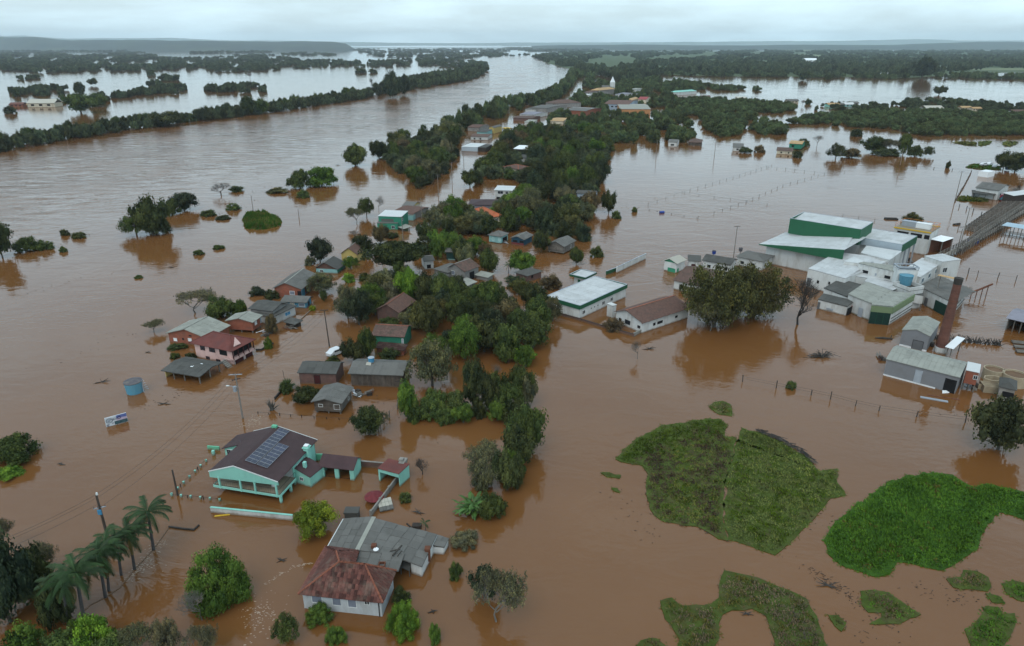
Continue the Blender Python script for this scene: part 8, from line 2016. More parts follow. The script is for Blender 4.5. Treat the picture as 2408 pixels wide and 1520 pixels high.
# ------------------------------------------------------------------ individual trees and bushes, measured from the photograph
T = tree_box
SPEC = [
 ('fine0', 440, 596, 1285, 1447, 'green', 'big dense evergreen with bright top beside the broken wall'),
 ('lump0', 682, 806, 1183, 1278, 'yellow', 'clumpy yellow-green mango tree overhanging the grey workshop'),
 ('fine1', 712, 790, 1420, 1472, 'green', 'round bush right against the white plank house front'),
 ('fine0', 762, 822, 1468, 1523, 'green', 'dark round bush below the front windows of clay tiled house'),
 ('open0', 638, 714, 1445, 1525, 'mid', 'loose leafy tree at the lower frame edge before the plank house'),
 ('fine1', 902, 998, 1412, 1504, 'bright', 'bright orange-like round tree beside the plank house corner'),
 ('fine0', 1003, 1041, 1464, 1517, 'green', 'small upright bush alone off the plank house corner'),
 ('dome1', 1052, 1091, 1320, 1364, 'mid', 'small glossy bush between workshop awning and half-bare tree'),
 ('dome2', 916, 970, 1378, 1424, 'dark', 'dark bush pressed against the plank house side wall'),
 ('wide0', 1052, 1132, 1248, 1292, 'grey', 'grey and green low thicket past the workshop corner'),
 ('mist0', 1095, 1240, 1350, 1494, 'grey', 'half-bare spreading tree drowned to its branches in open water'),
 ('round1', 1098, 1180, 1335, 1425, 'blue', 'dark bushy treetop growing out of the half-bare drowned tree'),
 ('dome0', 937, 971, 1155, 1184, 'mid', 'small feathery bush past the red parasol'),
 ('bare1', 970, 1016, 1074, 1124, 'dark', 'small leafless vase shaped tree beyond the red carport'),
 ('wide1', 1118, 1197, 1156, 1230, 'mid', 'dark bush sharing the clump of banana plants'),
 ('round0', 825, 912, 960, 1036, 'dark', 'dark round tree alone in the water behind the mint house'),
 ('mist1', 870, 922, 972, 1020, 'grey', 'half-bare twiggy shrub on the side of the dark round tree'),
 ('round1', 1180, 1291, 958, 1082, 'mid', 'tall leaning tree at the field edge, last of the tree belt'),
 ('tall0', 1165, 1265, 1000, 1110, 'dark', 'dark dense tree under the tall leaning belt tree'),
 ('round2', 1150, 1235, 1060, 1168, 'dark', 'dark tree at the lower tip of the tree belt'),
 ('mist1', 1086, 1180, 1045, 1150, 'grey', 'grey half-bare tree at the lower tip of the belt'),
 ('mist0', 1100, 1190, 1075, 1165, 'grey', 'second grey twiggy tree at the belt tip over the banana plants'),
 ('open1', 1140, 1198, 940, 998, 'green', 'light green open tree in the gap of the tree belt'),
 ('lump1', 1058, 1120, 950, 1003, 'green', 'round lush bush at the end of the low hedge belt'),
 ('tall1', 928, 990, 898, 990, 'green', 'upright light green tree by the hedge belt post fence'),
 ('wide2', 975, 1050, 925, 990, 'mid', 'low hedge tree next to the upright light green tree'),
 ('wide0', 1030, 1112, 915, 985, 'mid', 'low hedge tree in the middle of the hedge belt'),
 ('round0', 1078, 1150, 850, 965, 'dark', 'tall dark tree where the hedge belt turns uphill'),
 ('round2', 1125, 1205, 868, 960, 'mid', 'full tree in the bend of the belt beside open field water'),
 ('round1', 1175, 1262, 860, 962, 'mid', 'broad full tree overhanging the field water at the belt bend'),
 ('round0', 1210, 1262, 815, 870, 'green', 'light green tree above the belt bend near the pool'),
 ('open0', 1195, 1270, 812, 862, 'bright', 'bright leafy shrub tree by the orange-brown pool'),
 ('bare2', 1140, 1185, 855, 900, 'grey', 'pale leafless shrub in the pool beside the belt bend'),
 ('open1', 945, 1088, 790, 928, 'grey', 'large silvery tree with visible forked trunk beside the barn'),
 ('open0', 975, 1065, 780, 850, 'green', 'green tree pushing through behind the silvery forked tree'),
 ('round2', 800, 870, 795, 860, 'dark', 'dark rounded tree behind the brick shed roof'),
 ('round0', 840, 890, 775, 850, 'mid', 'green tree between brick shed and teal house'),
 ('dome1', 885, 945, 815, 850, 'dark', 'dark low tree before the low tiled annex'),
 ('dome2', 760, 805, 835, 862, 'mid', 'low roadside bush hiding the white car'),
 ('wide1', 684, 760, 905, 952, 'dark', 'dark broad bush beside the small plank house'),
 ('fine1', 655, 692, 892, 928, 'mid', 'rough grassy bush wrapped round the yucca clump'),
 ('mist0', 408, 512, 680, 748, 'grey', 'grey half-bare riverside tree behind the wide brick house'),
 ('wide1', 483, 565, 692, 756, 'mid', 'round grey-green tree between half-bare tree and piers house'),
 ('tall2', 552, 586, 705, 748, 'green', 'small fresh green tree squeezed against the big dark roof'),
 ('mist1', 336, 388, 754, 788, 'grey', 'isolated half-drowned grey shrub in the open river water'),
 ('dome0', 583, 628, 672, 698, 'blue', 'dark low riverside bush before the blue porch house'),
 ('dome2', 618, 660, 678, 706, 'dark', 'dark bush touching the brick wall of the porch house'),
 ('fine0', 392, 445, 806, 826, 'dark', 'low ivy bush growing at the foot of the wide brick house'),
 ('dome0', 398, 425, 828, 846, 'mid', 'small green bush on the river side of the dark shed roof'),
 ('dome1', 430, 464, 828, 848, 'dark', 'small bush between dark shed roof and pink house'),
 ('open1', 715, 800, 636, 700, 'grey', 'thin spreading grey tree over the blue porch roof'),
 ('tall0', 752, 772, 680, 712, 'dark', 'small upright dark tree at the roadside by the bright blue house'),
 ('open0', 781, 856, 664, 752, 'grey', 'pale round crowned tree with leaning trunk by the flooded road'),
 ('dome2', 620, 645, 790, 822, 'green', 'small light green garden bush on the sunken curb'),
 ('wide2', 622, 660, 735, 790, 'brown', 'brownish twiggy shrub against the dark annex roof'),
 ('dome0', 726, 745, 717, 732, 'yellow', 'tiny yellow-green bush before the bright blue house'),
 ('round1', 720, 786, 558, 622, 'blue', 'perfectly round blackish tree standing over the river'),
 ('dome1', 714, 745, 600, 625, 'grey', 'low grey bush at the foot of the round blackish tree'),
 ('round0', 824, 882, 554, 606, 'dark', 'dark tree rising behind the yellow house'),
 ('open1', 800, 850, 600, 636, 'green', 'small light green tree beside the yellow house'),
 ('umbrella0', 855, 1012, 565, 668, 'dark', 'huge flat-topped umbrella tree shading the flooded square'),
 ('umbrella1', 880, 990, 590, 660, 'dark', 'lower flat-topped bough of trees beneath the umbrella tree'),
 ('lump0', 925, 1000, 634, 716, 'bright', 'bright green round tree in the pool below umbrella tree'),
 ('dome2', 840, 875, 640, 662, 'mid', 'small round bush in the pool beyond the grey spreading tree'),
 ('dome1', 800, 838, 640, 665, 'bright', 'light green bush beside the thin grey tree'),
 ('mist0', 815, 862, 485, 530, 'grey', 'scraggly grey tree on the water edge before the green house'),
 ('open1', 840, 885, 460, 515, 'mid', 'light green tree behind the green two-storey house'),
 ('bare2', 870, 912, 458, 500, 'grey', 'pale bare tree top behind the green two-storey house'),
 ('round2', 872, 918, 525, 578, 'brown', 'dark twiggy tree in front of the green annex'),
 ('dome0', 905, 940, 545, 562, 'dark', 'low dark shrub spit reaching into the flooded street'),
 ('mist1', 818, 850, 540, 566, 'grey', 'thin half-bare shrub on the river edge below the green house'),
 ('round2', 312, 408, 462, 560, 'dark', 'big dark tree mass drowned in the river, tallest of the islet'),
 ('open1', 281, 362, 500, 560, 'mid', 'pale green drooping tree on the river side of the dark islet tree'),
 ('wide1', 330, 405, 500, 555, 'dark', 'dark lower tree within the drowned islet clump'),
 ('round0', 398, 470, 455, 500, 'blue', 'blackish round tree at the far end of the drowned islet'),
 ('wide0', 380, 432, 466, 508, 'mid', 'middle tree bridging the drowned islet clump'),
 ('bare1', 495, 545, 428, 462, 'dark', 'spiky dark shrub islet farther out in the river'),
 ('dome1', 535, 577, 436, 452, 'dark', 'low dark tail of the spiky shrub islet'),
 ('dome0', 505, 545, 505, 518, 'dark', 'small bushy tip of the drifting shrub line'),
 ('dome2', 530, 568, 476, 496, 'mid', 'light bush second in the drifting shrub line'),
 ('dome0', 470, 512, 492, 510, 'mid', 'light bush first in the drifting shrub line'),
 ('wide0', 672, 740, 396, 446, 'mid', 'river side half of the long green bush island'),
 ('wide2', 710, 804, 389, 440, 'green', 'far half of the long green bush island'),
 ('dome0', 695, 730, 445, 467, 'mid', 'small round bush off the long bush island'),
 ('dome1', 625, 685, 440, 456, 'olive', 'low weedy hump beside the long bush island'),
 ('tall1', 800, 872, 342, 394, 'mid', 'triangular green tree island off the grove tip'),
 ('round1', -30, 42, 526, 612, 'dark', 'dark tree cut by the frame edge on the near bank'),
 ('wide1', 30, 95, 555, 594, 'mid', 'low tree next to the dark frame edge tree'),
 ('dome2', 80, 128, 562, 590, 'mid', 'tapering bush at the end of the near bank thicket'),
 ('dome1', 138, 165, 538, 556, 'dark', 'tiny dark bush out in the river'),
 ('dome0', 168, 205, 544, 562, 'olive', 'small olive bush in the river drift'),
 ('dome2', 138, 160, 578, 594, 'mid', 'tiny bush close to the near bank thicket'),
 ('dome1', 452, 482, 586, 602, 'mid', 'flat grassy bush in the open water'), ('dome0', 498, 530, 575, 588, 'mid', 'flat bush beyond the grassy bush in open water'),
 ('dome2', 315, 338, 646, 656, 'mid', 'single weed tuft in mid water'),
 ('wide0', -20, 104, 1018, 1100, 'mid', 'dense thicket entering at the frame edge near the sign'),
 ('dome1', -30, 54, 1098, 1136, 'bright', 'bright creeping bush at the foot of the frame edge thicket'),
 ('round0', -60, 110, 1290, 1500, 'blue', 'massive blackish tree filling the bottom corner'),
 ('wide2', 20, 150, 1290, 1440, 'dark', 'dark tree beside the massive corner tree'),
 ('mist0', 60, 145, 1280, 1370, 'grey', 'twiggy bare topped tree above the corner thicket'),
 ('mist1', -20, 50, 1228, 1320, 'grey', 'tall sparse grey tree at the frame edge above corner thicket'),
 ('dome1', 10, 125, 1470, 1575, 'green', 'bright green low tree at the bottom corner'),
 ('wide1', 100, 190, 1350, 1480, 'dark', 'dark shrub tree under the palm crowns'),
 ('dome2', 165, 280, 1445, 1545, 'bright', 'bright green shrub tree below the thick trunked palm'),
 ('round1', 95, 200, 1490, 1570, 'mid', 'green tree cut by the lower frame edge'),
 ('mist1', 290, 380, 1480, 1560, 'grey', 'grey scrub in front of the palms at the lower edge'),
 ('open1', 360, 440, 1455, 1560, 'grey', 'thin leafed young tree at the lower edge beyond the grey scrub'),
 ('wide0', 210, 330, 1495, 1580, 'mid', 'grey-green brush at the lower edge'),
 ('bare2', 422, 530, 1378, 1482, 'grey', 'fallen looking pale bare bush before the big dense evergreen'),
 ('mist0', 430, 520, 1480, 1570, 'grey', 'pale twig tangle below the bare bush'),
 ('dome0', 160, 195, 1455, 1490, 'green', 'small round bush at the foot of the low leaning palm'),
 ('sparse0', 1582, 1775, 612, 792, 'olive', 'broad olive field tree, river side one of the great pair'),
 ('sparse1', 1600, 1760, 640, 780, 'olive', 'inner crown of the great olive tree over the porch house'),
 ('sparse1', 1682, 1862, 608, 762, 'olive', 'broad olive field tree, chimney side one of the great pair'),
 ('sparse0', 1690, 1840, 616, 765, 'olive', 'inner crown of the chimney side olive tree'),
 ('mist0', 1620, 1720, 700, 790, 'grey', 'grey twiggy undergrowth hanging to the water beneath the olive pair'),
 ('bare1', 1826, 1925, 652, 775, 'dark', 'tall leafless tree beside the great olive pair'),
 ('dome1', 1412, 1472, 745, 780, 'brown', 'brown round bush inside the dark yard wall'),
 ('bare2', 1478, 1520, 795, 850, 'dark', 'thin leafless sapling standing in the open field water'),
 ('round1', 2272, 2420, 940, 1082, 'dark', 'large dark round tree at the frame edge above lush island'),
 ('dome0', 1846, 1874, 894, 918, 'mid', 'small bush growing on the wire fence line'),
 ('open1', 1275, 1325, 690, 762, 'grey', 'grey-green tree leaning on the green banded office'),
 ('round0', 1215, 1290, 668, 740, 'dark', 'dark tree beside the green banded office'),
 ('tall0', 1336, 1374, 580, 626, 'mid', 'upright tree before the brown stilt house'),
 ('dome1', 1384, 1422, 576, 608, 'mid', 'small round tree alone on the open water by the stilt house'),
 ('round2', 1248, 1298, 540, 598, 'dark', 'dark tree between red fronted and stilt houses'),
 ('round2', 1410, 1452, 448, 506, 'dark', 'dark open tree standing at the field edge of the grove'),
 ('dome0', 1484, 1500, 486, 500, 'mid', 'tiny bush out in the field water'), ('dome1', 1434, 1462, 494, 516, 'mid', 'small bush by the grove edge in field water'),
 ('mist0', 1222, 1275, 434, 512, 'grey', 'pale twiggy tree between white and orange roofed houses'),
 ('fine0', 1335, 1400, 478, 508, 'green', 'low lush green bush mound near the paddock'),
 ('dome2', 2118, 2172, 498, 524, 'olive', 'olive bush tree behind the plant room'),
 ('round0', 2352, 2420, 362, 408, 'dark', 'dark tree, frame edge one of the pair by the parked cars'), ('round2', 2335, 2382, 356, 402, 'dark', 'dark tree of the pair closest to the parked cars'),
 ('bare1', 2386, 2398, 432, 462, 'dark', 'small knobbly pollard by the farm building'), ('mist0', 2366, 2394, 438, 468, 'dark', 'pollarded tree at the end of the cattle pens'),
 ('open0', 1940, 1990, 336, 376, 'dark', 'dark tree heading the long field hedge'), ('round1', 2018, 2088, 322, 362, 'dark', 'tallest dark tree of the long field hedge'),
 ('wide2', 1975, 2030, 348, 374, 'brown', 'brown low stretch of the long field hedge'), ('mist0', 2070, 2125, 326, 364, 'grey', 'sparse tree in the long field hedge'), ('round0', 2105, 2140, 318, 366, 'mid', 'greener upright tree in the long field hedge'),
 ('wide0', 2130, 2170, 340, 370, 'dark', 'tail tree of the long field hedge'), ('open1', 2165, 2198, 342, 370, 'dark', 'separate dark tree past the tail of the field hedge'),
 ('wide1', 2040, 2120, 348, 368, 'dark', 'low dark base of the long field hedge'),
 ('dome0', 1998, 2030, 302, 322, 'dark', 'lone bush in the channel behind the field hedge'), ('dome1', 2222, 2236, 378, 396, 'dark', 'tiny drowned bush before the dark fence line'),
 ('mist1', 1905, 1936, 318, 346, 'dark', 'small dark tree at the teal jetty'), ('dome2', 1870, 1905, 325, 345, 'dark', 'dark bush behind the teal jetty house'),
 ('dome0', 1862, 1888, 352, 372, 'dark', 'bush between cream house and the flood'), ('dome1', 1770, 1800, 340, 360, 'brown', 'brown bush beside the white shore house'),
 ('wide1', 1735, 1770, 345, 362, 'dark', 'dark shrub at the white shore house corner'),
 ('round1', 2140, 2196, 138, 186, 'blue', 'great blackish grove tree on the far lake shore'), ('round0', 2150, 2188, 142, 184, 'blue', 'inner crown of the great blackish lake tree'),
 ('round2', 2190, 2226, 202, 224, 'dark', 'round dark tree alone in the far lake'), ('dome2', 1938, 1956, 176, 188, 'dark', 'small shore tree reflecting in the far lake'), ('round0', 1874, 1902, 172, 190, 'dark', 'dark shore tree near the far lake cottages'),
 ('mist0', 1878, 1895, 234, 250, 'grey', 'bare pale tree on the scrub shore'), ('dome1', 1890, 1910, 232, 246, 'dark', 'dark round tree next to the bare pale shore tree'), ('dome0', 1962, 1980, 238, 252, 'dark', 'small round tree in the puddle before mint houses'),
 ('round1', 150, 232, 222, 268, 'mid', 'broad green tree over the farm shed in the far flood'), ('round0', 176, 206, 196, 228, 'dark', 'tree rising above the broad green farm tree'), ('wide1', 210, 258, 218, 252, 'mid', 'light tree beside the broad green farm tree'),
 ('dome0', 10, 42, 248, 268, 'dark', 'round bush alone near the red brick barn'), ('dome1', 30, 52, 206, 228, 'dark', 'far dark bush at the field edge'), ('round2', 206, 232, 184, 202, 'dark', 'lone round tree in the far flood'),
 ('dome2', 345, 368, 164, 178, 'dark', 'lone dark bush before the far tree belt'), ('mist0', 578, 598, 172, 186, 'dark', 'small umbrella shaped tree in the far flood'), ('dome0', 832, 864, 160, 172, 'dark', 'small bush pair in the far flood'),
 ('dome1', 862, 890, 162, 172, 'dark', 'second of the small bush pair in the far flood'), ('bare1', 866, 880, 184, 206, 'dark', 'tiny lone tree in the water behind the eucalyptus'),
 ('tall2', 900, 948, 172, 232, 'blue', 'tall eucalyptus group towering over the river bank belt'), ('tall0', 935, 970, 176, 226, 'blue', 'second tall eucalyptus on the river bank belt'),
 ('round0', 565, 610, 230, 272, 'dark', 'dark tree standing proud of the far bank belt'), ('round1', 595, 635, 234, 270, 'mid', 'lighter tree beside the dark proud bank tree'), ('round2', 345, 430, 262, 300, 'dark', 'widest tree of the far bank belt'),
]
for s_ in SPEC:
 T(s_[0], s_[1], s_[2], s_[3], s_[4], s_[5], s_[6])
for (k_, x0, x1, yt, yb, c_) in (('wide0', 985, 1060, 908, 985, 'mid'), ('round1', 1120, 1180, 885, 975, 'dark'), ('wide1', 1150, 1240, 895, 985, 'mid'), ('round2', 1215, 1268, 880, 965, 'grey'), ('wide2', 1180, 1260, 935, 1010, 'dark'),
 ('round0', 1195, 1270, 985, 1090, 'mid'), ('wide0', 1165, 1240, 1050, 1130, 'green'), ('tall1', 1190, 1240, 1085, 1160, 'dark'), ('wide1', 1105, 1170, 1090, 1160, 'grey'), ('dome1', 955, 1010, 940, 995, 'mid'), ('dome0', 1020, 1075, 955, 1000, 'mid'), ('dome2', 1100, 1150, 930, 985, 'dark')):
 T(k_, x0, x1, yt, yb, c_)
ROAD = [P(*p) for p in [(560, 1080), (640, 940), (760, 790), (790, 720), (850, 660), (905, 600), (960, 540), (1010, 478), (1060, 430), (1100, 392), (1150, 345), (1210, 305), (1262, 290), (1300, 262), (1322, 240), (1350, 215), (1372, 185)]]
ROADL = [(p.x, p.y) for p in ROAD]
OPEN = [[px('b', 1080, 160), px('b', 2160, 210), px('b', 2400, 420), px('b', 2050, 500), px('b', 1800, 300), px('b', 1350, 260)],
  [px('b', 130, 560), px('b', 460, 480), px('b', 780, 600), px('b', 560, 800), px('b', 400, 900), px('b', 150, 700)]]
OPENW = [[(P(*p).x, P(*p).y) for p in o_] for o_ in OPEN]
def clear(x, y, pad=0, road=6.5):
 if dist_np(ROADL, np.array([x]), np.array([y]))[0] < road: return False
 for f in FOOT:
  if inside(f, x, y): return False
 for f in OPENW:
  if inside(f, x, y): return False
 return True
def grove(poly, spacing, kinds, cols, wr, hr, seed, group, maxn=999, keep=None):
 rnd = random.Random(seed)
 W = [P(*p) for p in poly]; WP = [(p.x, p.y) for p in W]
 xs = [p[0] for p in WP]; ys = [p[1] for p in WP]
 pts = []; tries = 0
 while tries < 6000 and len(pts) < maxn:
  tries += 1
  x, y = rnd.uniform(min(xs), max(xs)), rnd.uniform(min(ys), max(ys))
  if not inside(WP, x, y) or not clear(x, y): continue
  if any((x - a)**2 + (y - b)**2 < spacing**2 for a, b in pts): continue
  if any(abs(t['g'].x - x) < spacing*.7 and abs(t['g'].y - y) < spacing*.7 for t in TREES): continue
  r_ = rnd.uniform(*wr)/2; h = rnd.uniform(*hr)
  for k in range(1, 5):
   yy = y + k*3.0
   if any(inside(f, x + yy*0*x, yy) for f in FOOT): h = min(h, 1.4 + k*.9); r_ = min(r_, 2.6 + .4*k); break
  pts.append((x, y))
  plant(rnd.choice(kinds), Vector((x, y, 0)), r_, h, rnd.choice(cols), group=group)
 return len(pts)
K1 = ['round', 'round', 'dome', 'wide', 'tall', 'open', 'lump']
c1 = ['dark', 'dark', 'mid', 'mid', 'mid', 'green', 'olive', 'grey', 'blue', 'brown']
n1 = grove([(795, 770), (862, 722), (900, 660), (955, 668), (1000, 700), (1080, 660), (1140, 690), (1195, 720), (1215, 770), (1270, 780), (1262, 830), (1180, 848), (1080, 845), (1040, 800), (965, 770), (880, 770)], 5.2, K1, c1, (6, 10), (5, 8.5), 1, 'trees of the grove around the teal house', 52)
n2 = grove([(1005, 520), (1060, 492), (1140, 508), (1200, 470), (1290, 470), (1400, 490), (1390, 550), (1340, 592), (1290, 560), (1240, 545), (1150, 560), (1040, 548)], 6.5, K1, c1, (7, 11), (6, 9), 2, 'trees around the orange roofed and turquoise houses', 36)
n2b = grove([(985, 560), (1050, 560), (1130, 590), (1190, 640), (1260, 640), (1300, 680), (1230, 700), (1190, 690), (1100, 640), (1000, 620)], 7, K1, c1, (6, 9), (5, 8), 12, 'trees around the grey rendered house', 18)
n3 = grove([(1095, 400), (1150, 345), (1250, 318), (1380, 318), (1440, 345), (1420, 390), (1412, 440), (1395, 470), (1230, 462), (1205, 430), (1130, 430), (1095, 460)], 8.5, K1, c1, (9, 14), (8, 12), 3, 'trees of the dense upper grove beyond the white two-storey house', 50)
n4 = grove([(880, 378), (905, 352), (960, 335), (1050, 300), (1082, 312), (1085, 360), (1060, 395), (1035, 450), (1005, 465), (965, 430), (915, 400)], 8.5, K1, ['dark', 'mid', 'grey', 'mid', 'brown', 'dark', 'olive'], (9, 14), (8, 11), 4, 'trees between the flooded street and the river', 28)
print('groves', n1, n2, n2b, n3, n4, 'trees', len(TREES))
rnd = random.Random(21)
x = -20; k = 0
line_b = [(-40, 362), (0, 356), (100, 340), (200, 324), (300, 306), (420, 292), (520, 280), (600, 271), (700, 256), (800, 240), (880, 228), (960, 212), (1040, 198), (1100, 190), (1148, 172)]
def ly(x): return float(np.interp(x, [p[0] for p in line_b], [p[1] for p in line_b]))
belt = 0
while x < 900:
 wv = (36 - x*.016) * rnd.uniform(.75, 1.3); y = ly(x)
 for rowi in range(1):
  yb = y - rnd.uniform(0, 7) - 1
  ht = (34 - x*.014)*rnd.uniform(.7, 1.2)
  T(rnd.choice(['round', 'wide', 'dome', 'tall', 'round']), x - wv/2, x + wv/2, yb - ht, yb, rnd.choice(['dark', 'dark', 'blue', 'mid', 'mid']), group='trees of the belt along the far river bank', single=True); belt += 1
 x += wv*.62
print('belt', belt)
# ------------------------------------------------------------------ woods that read as one mass
_ph = np.random.RandomState(77).rand(8, 3)*6.28
def patchy(x, y, d):
 k = 6.28/(30 + d*.05)
 return sum(math.sin(k*(1 + .6*i)*(x*math.cos(_ph[i][0]) + y*.35*math.sin(_ph[i][0])) + _ph[i][1]) for i in range(8))/8*1.1
def wood(name, label, polys, mt, spacing_px, size, seed, protos=('round0', 'dome1', 'wide2', 'round2'), gap=.14, zs=(.6, 1.25), holes=(), minw=9.0, cap=8000, front=0):
 """crowns standing close together over an outlined area; spacing opens with distance"""
 rn = np.random.RandomState(seed)
 pts = []; scl = []; rot = []
 for poly in polys:
  W = [(P(*p).x, P(*p).y) for p in poly]
  H = [[(P(*p).x, P(*p).y) for p in h] for h in holes]
  ys_ = [p[1] for p in poly]; xs_ = [p[0] for p in poly]
  y = max(ys_)
  while y > min(ys_):
   g = P(1204, y); dist = g.y; mpx = FPX/math.hypot(dist, 60)
   dep = math.asin(60/math.hypot(dist, 60))
   wv = max(size, minw/mpx)
   stepx = spacing_px if spacing_px else wv*mpx*.75
   x = min(xs_) + rn.rand()*stepx
   while x < max(xs_):
    yy = y + rn.uniform(-.5, .5)*wv*mpx*math.sin(dep)*1.2
    p = P(x + rn.uniform(-.4, .4)*stepx, min(yy, 700))
    if inside(W, p.x, p.y) and not any(inside(h, p.x, p.y) for h in H) and (dist > 1500 or (clear(p.x, p.y, road=9) and (not front or clear(p.x, p.y + front*.5, road=0) and clear(p.x, p.y + front, road=0)))) and patchy(p.x, p.y, dist) > gap - .5:
     s_ = wv*rn.uniform(.7, 1.25)/2
     pts.append((p.x, p.y, 0)); scl.append((s_, s_, max(4.5, min(size*1.15, 13))*rn.uniform(*zs) * (1 if minw/mpx < size else 1)))
     rot.append(rn.rand()*6.28)
    x += stepx
   y -= max(.9, wv*mpx*math.sin(dep)*1.15)
   if len(pts) > cap: print('CAP', name); break
 me = bpy.data.meshes.new(name)
 me.from_pydata(pts, [], [])
 for nm, dt, arr in (('scl', 'FLOAT_VECTOR', np.array(scl)), ('rotz', 'FLOAT', np.array(rot))):
  a = me.attributes.new(nm, dt, 'POINT')
  a.data.foreach_set('vector' if dt == 'FLOAT_VECTOR' else 'value', arr.astype(np.float32).ravel())
 o_ = bpy.data.objects.new(name, me); C.objects.link(o_)
 ng = bpy.data.node_groups.new(name, 'GeometryNodeTree')
 ng.interface.new_socket('Geometry', in_out='INPUT', socket_type='NodeSocketGeometry')
 ng.interface.new_socket('Geometry', in_out='OUTPUT', socket_type='NodeSocketGeometry')
 gi = ng.nodes.new('NodeGroupInput'); go = ng.nodes.new('NodeGroupOutput')
 iop = ng.nodes.new('GeometryNodeInstanceOnPoints')
 j_ = ng.nodes.new('GeometryNodeGeometryToInstance')
 for k_ in protos:
  src = next((t['o'] for t in TREES if (t['o'].data if t['o'].type == 'MESH' else None) is CR[k_][0]), None)
  if src is None: src = next(c_ for t in TREES if t['o'].type == 'EMPTY' for c_ in t['o'].children if c_.data is CR[k_][0])
  oi_ = ng.nodes.new('GeometryNodeObjectInfo'); oi_.inputs['Object'].default_value = src; oi_.inputs['As Instance'].default_value = False
  ng.links.new(oi_.outputs['Geometry'], j_.inputs[0])
 ng.links.new(gi.outputs[0], iop.inputs['Points'])
 ng.links.new(j_.outputs[0], iop.inputs['Instance'])
 iop.inputs['Pick Instance'].default_value = True
 ai = ng.nodes.new('GeometryNodeInputNamedAttribute'); ai.data_type = 'FLOAT_VECTOR'; ai.inputs['Name'].default_value = 'scl'
 ar = ng.nodes.new('GeometryNodeInputNamedAttribute'); ar.data_type = 'FLOAT'; ar.inputs['Name'].default_value = 'rotz'
 cx_ = ng.nodes.new('ShaderNodeCombineXYZ'); ng.links.new(ar.outputs[0], cx_.inputs['Z'])
 ng.links.new(ai.outputs[0], iop.inputs['Scale']); ng.links.new(cx_.outputs[0], iop.inputs['Rotation'])
 idn = ng.nodes.new('FunctionNodeRandomValue'); idn.data_type = 'INT'
 for s__ in idn.inputs:
  if s__.name == 'Max' and s__.type == 'INT': s__.default_value = len(protos) - 1
  if s__.name == 'Min' and s__.type == 'INT': s__.default_value = 0
 io_ = [q for q in idn.outputs if q.type == 'INT'][0]
 ng.links.new(io_, iop.inputs['Instance Index'])
 sm = ng.nodes.new('GeometryNodeSetMaterial'); sm.inputs['Material'].default_value = M[mt]
 ng.links.new(iop.outputs[0], sm.inputs[0]); ng.links.new(sm.outputs[0], go.inputs[0])
 md = o_.modifiers.new('grow', 'NODES'); md.node_group = ng
 print(name, len(pts))
 return tag(o_, label, kind='stuff')
wood('wooded_bank', 'dark wood along the far river bank upstream', [[(880, 232), (960, 214), (1040, 200), (1100, 192), (1150, 172), (1140, 160), (1100, 165), (1060, 176), (1000, 186), (940, 204), (900, 214)]], 'wood_far', 0, 11, 1)
FIELDS = [[px('g', *q) for q in f_] for f_ in ([(780, 384), (870, 378), (1000, 388), (990, 396), (800, 396)], [(1380, 378), (1700, 380), (1720, 388), (1400, 390)], [(1780, 484), (2408, 478), (2408, 492), (1800, 494)], [(1000, 372), (1100, 366), (1090, 378)], [(400, 432), (560, 428), (640, 436), (420, 440)], [(600, 352), (900, 350), (1200, 356), (800, 360)], [(1900, 384), (2300, 386), (2300, 392), (1900, 390)])]
mat('pale_field', (.13, .15, .075), .95, .25, .01)
for i_, f_ in enumerate(FIELDS): land('field', f_, M['pale_field'], z=.12, seed=i_)
land('marsh', [(1260, 133), (1330, 122), (2500, 120), (2500, 166), (2250, 176), (2130, 184), (1960, 181), (1700, 180), (1560, 176), (1480, 190), (1345, 164), (1290, 150)], M['ground_grass'])
wood('far_wood', 'dark flooded wood stretching to the horizon beyond the village',
 [[(1250, 134), (1330, 122), (1800, 120), (2500, 120), (2500, 160), (2250, 168), (2190, 176), (2130, 183), (1960, 181), (1700, 180), (1600, 172), (1560, 176), (1540, 182), (1480, 195), (1400, 182), (1345, 164), (1290, 150)]], 'wood_far', 0, 12, 2,
 holes=FIELDS + [[(1370, 160), (1385, 140), (1455, 134), (1500, 137), (1490, 158), (1430, 162)], [(1480, 148), (1560, 131), (1690, 127), (1680, 136), (1560, 144)], [(1375, 134), (1500, 132), (1520, 135), (1380, 137)], [(1600, 146), (1700, 143), (1700, 146), (1610, 149)], [(2230, 178), (2300, 172), (2500, 176), (2500, 180), (2300, 180)]], gap=.38, cap=9000)
wood('riverside_wood', 'dense wood on the near river bank up to the bend', [[(1050, 308), (1100, 280), (1180, 250), (1215, 246), (1290, 226), (1330, 196), (1345, 166), (1400, 184), (1375, 196), (1358, 216), (1325, 238), (1290, 244), (1250, 252), (1215, 262), (1170, 282), (1120, 302), (1085, 312)]], 'wood_scrub', 0, 9.5, 3, front=14)
wood('village_wood', 'mixed trees filling the far half of the village', [[(1375, 190), (1480, 196), (1545, 184), (1600, 200), (1590, 232), (1600, 262), (1635, 300), (1625, 335), (1560, 340), (1450, 338), (1380, 322), (1250, 316), (1215, 306), (1290, 280), (1330, 252), (1345, 225)]], 'wood_scrub', 0, 8.0, 4, zs=(.45, .95), front=34, gap=.38,
 holes=[[px('H', 2050, 60), px('H', 2130, 90), px('H', 2290, 230), px('H', 2440, 370), px('H', 2380, 380), px('H', 2230, 240), px('H', 2100, 110)]])
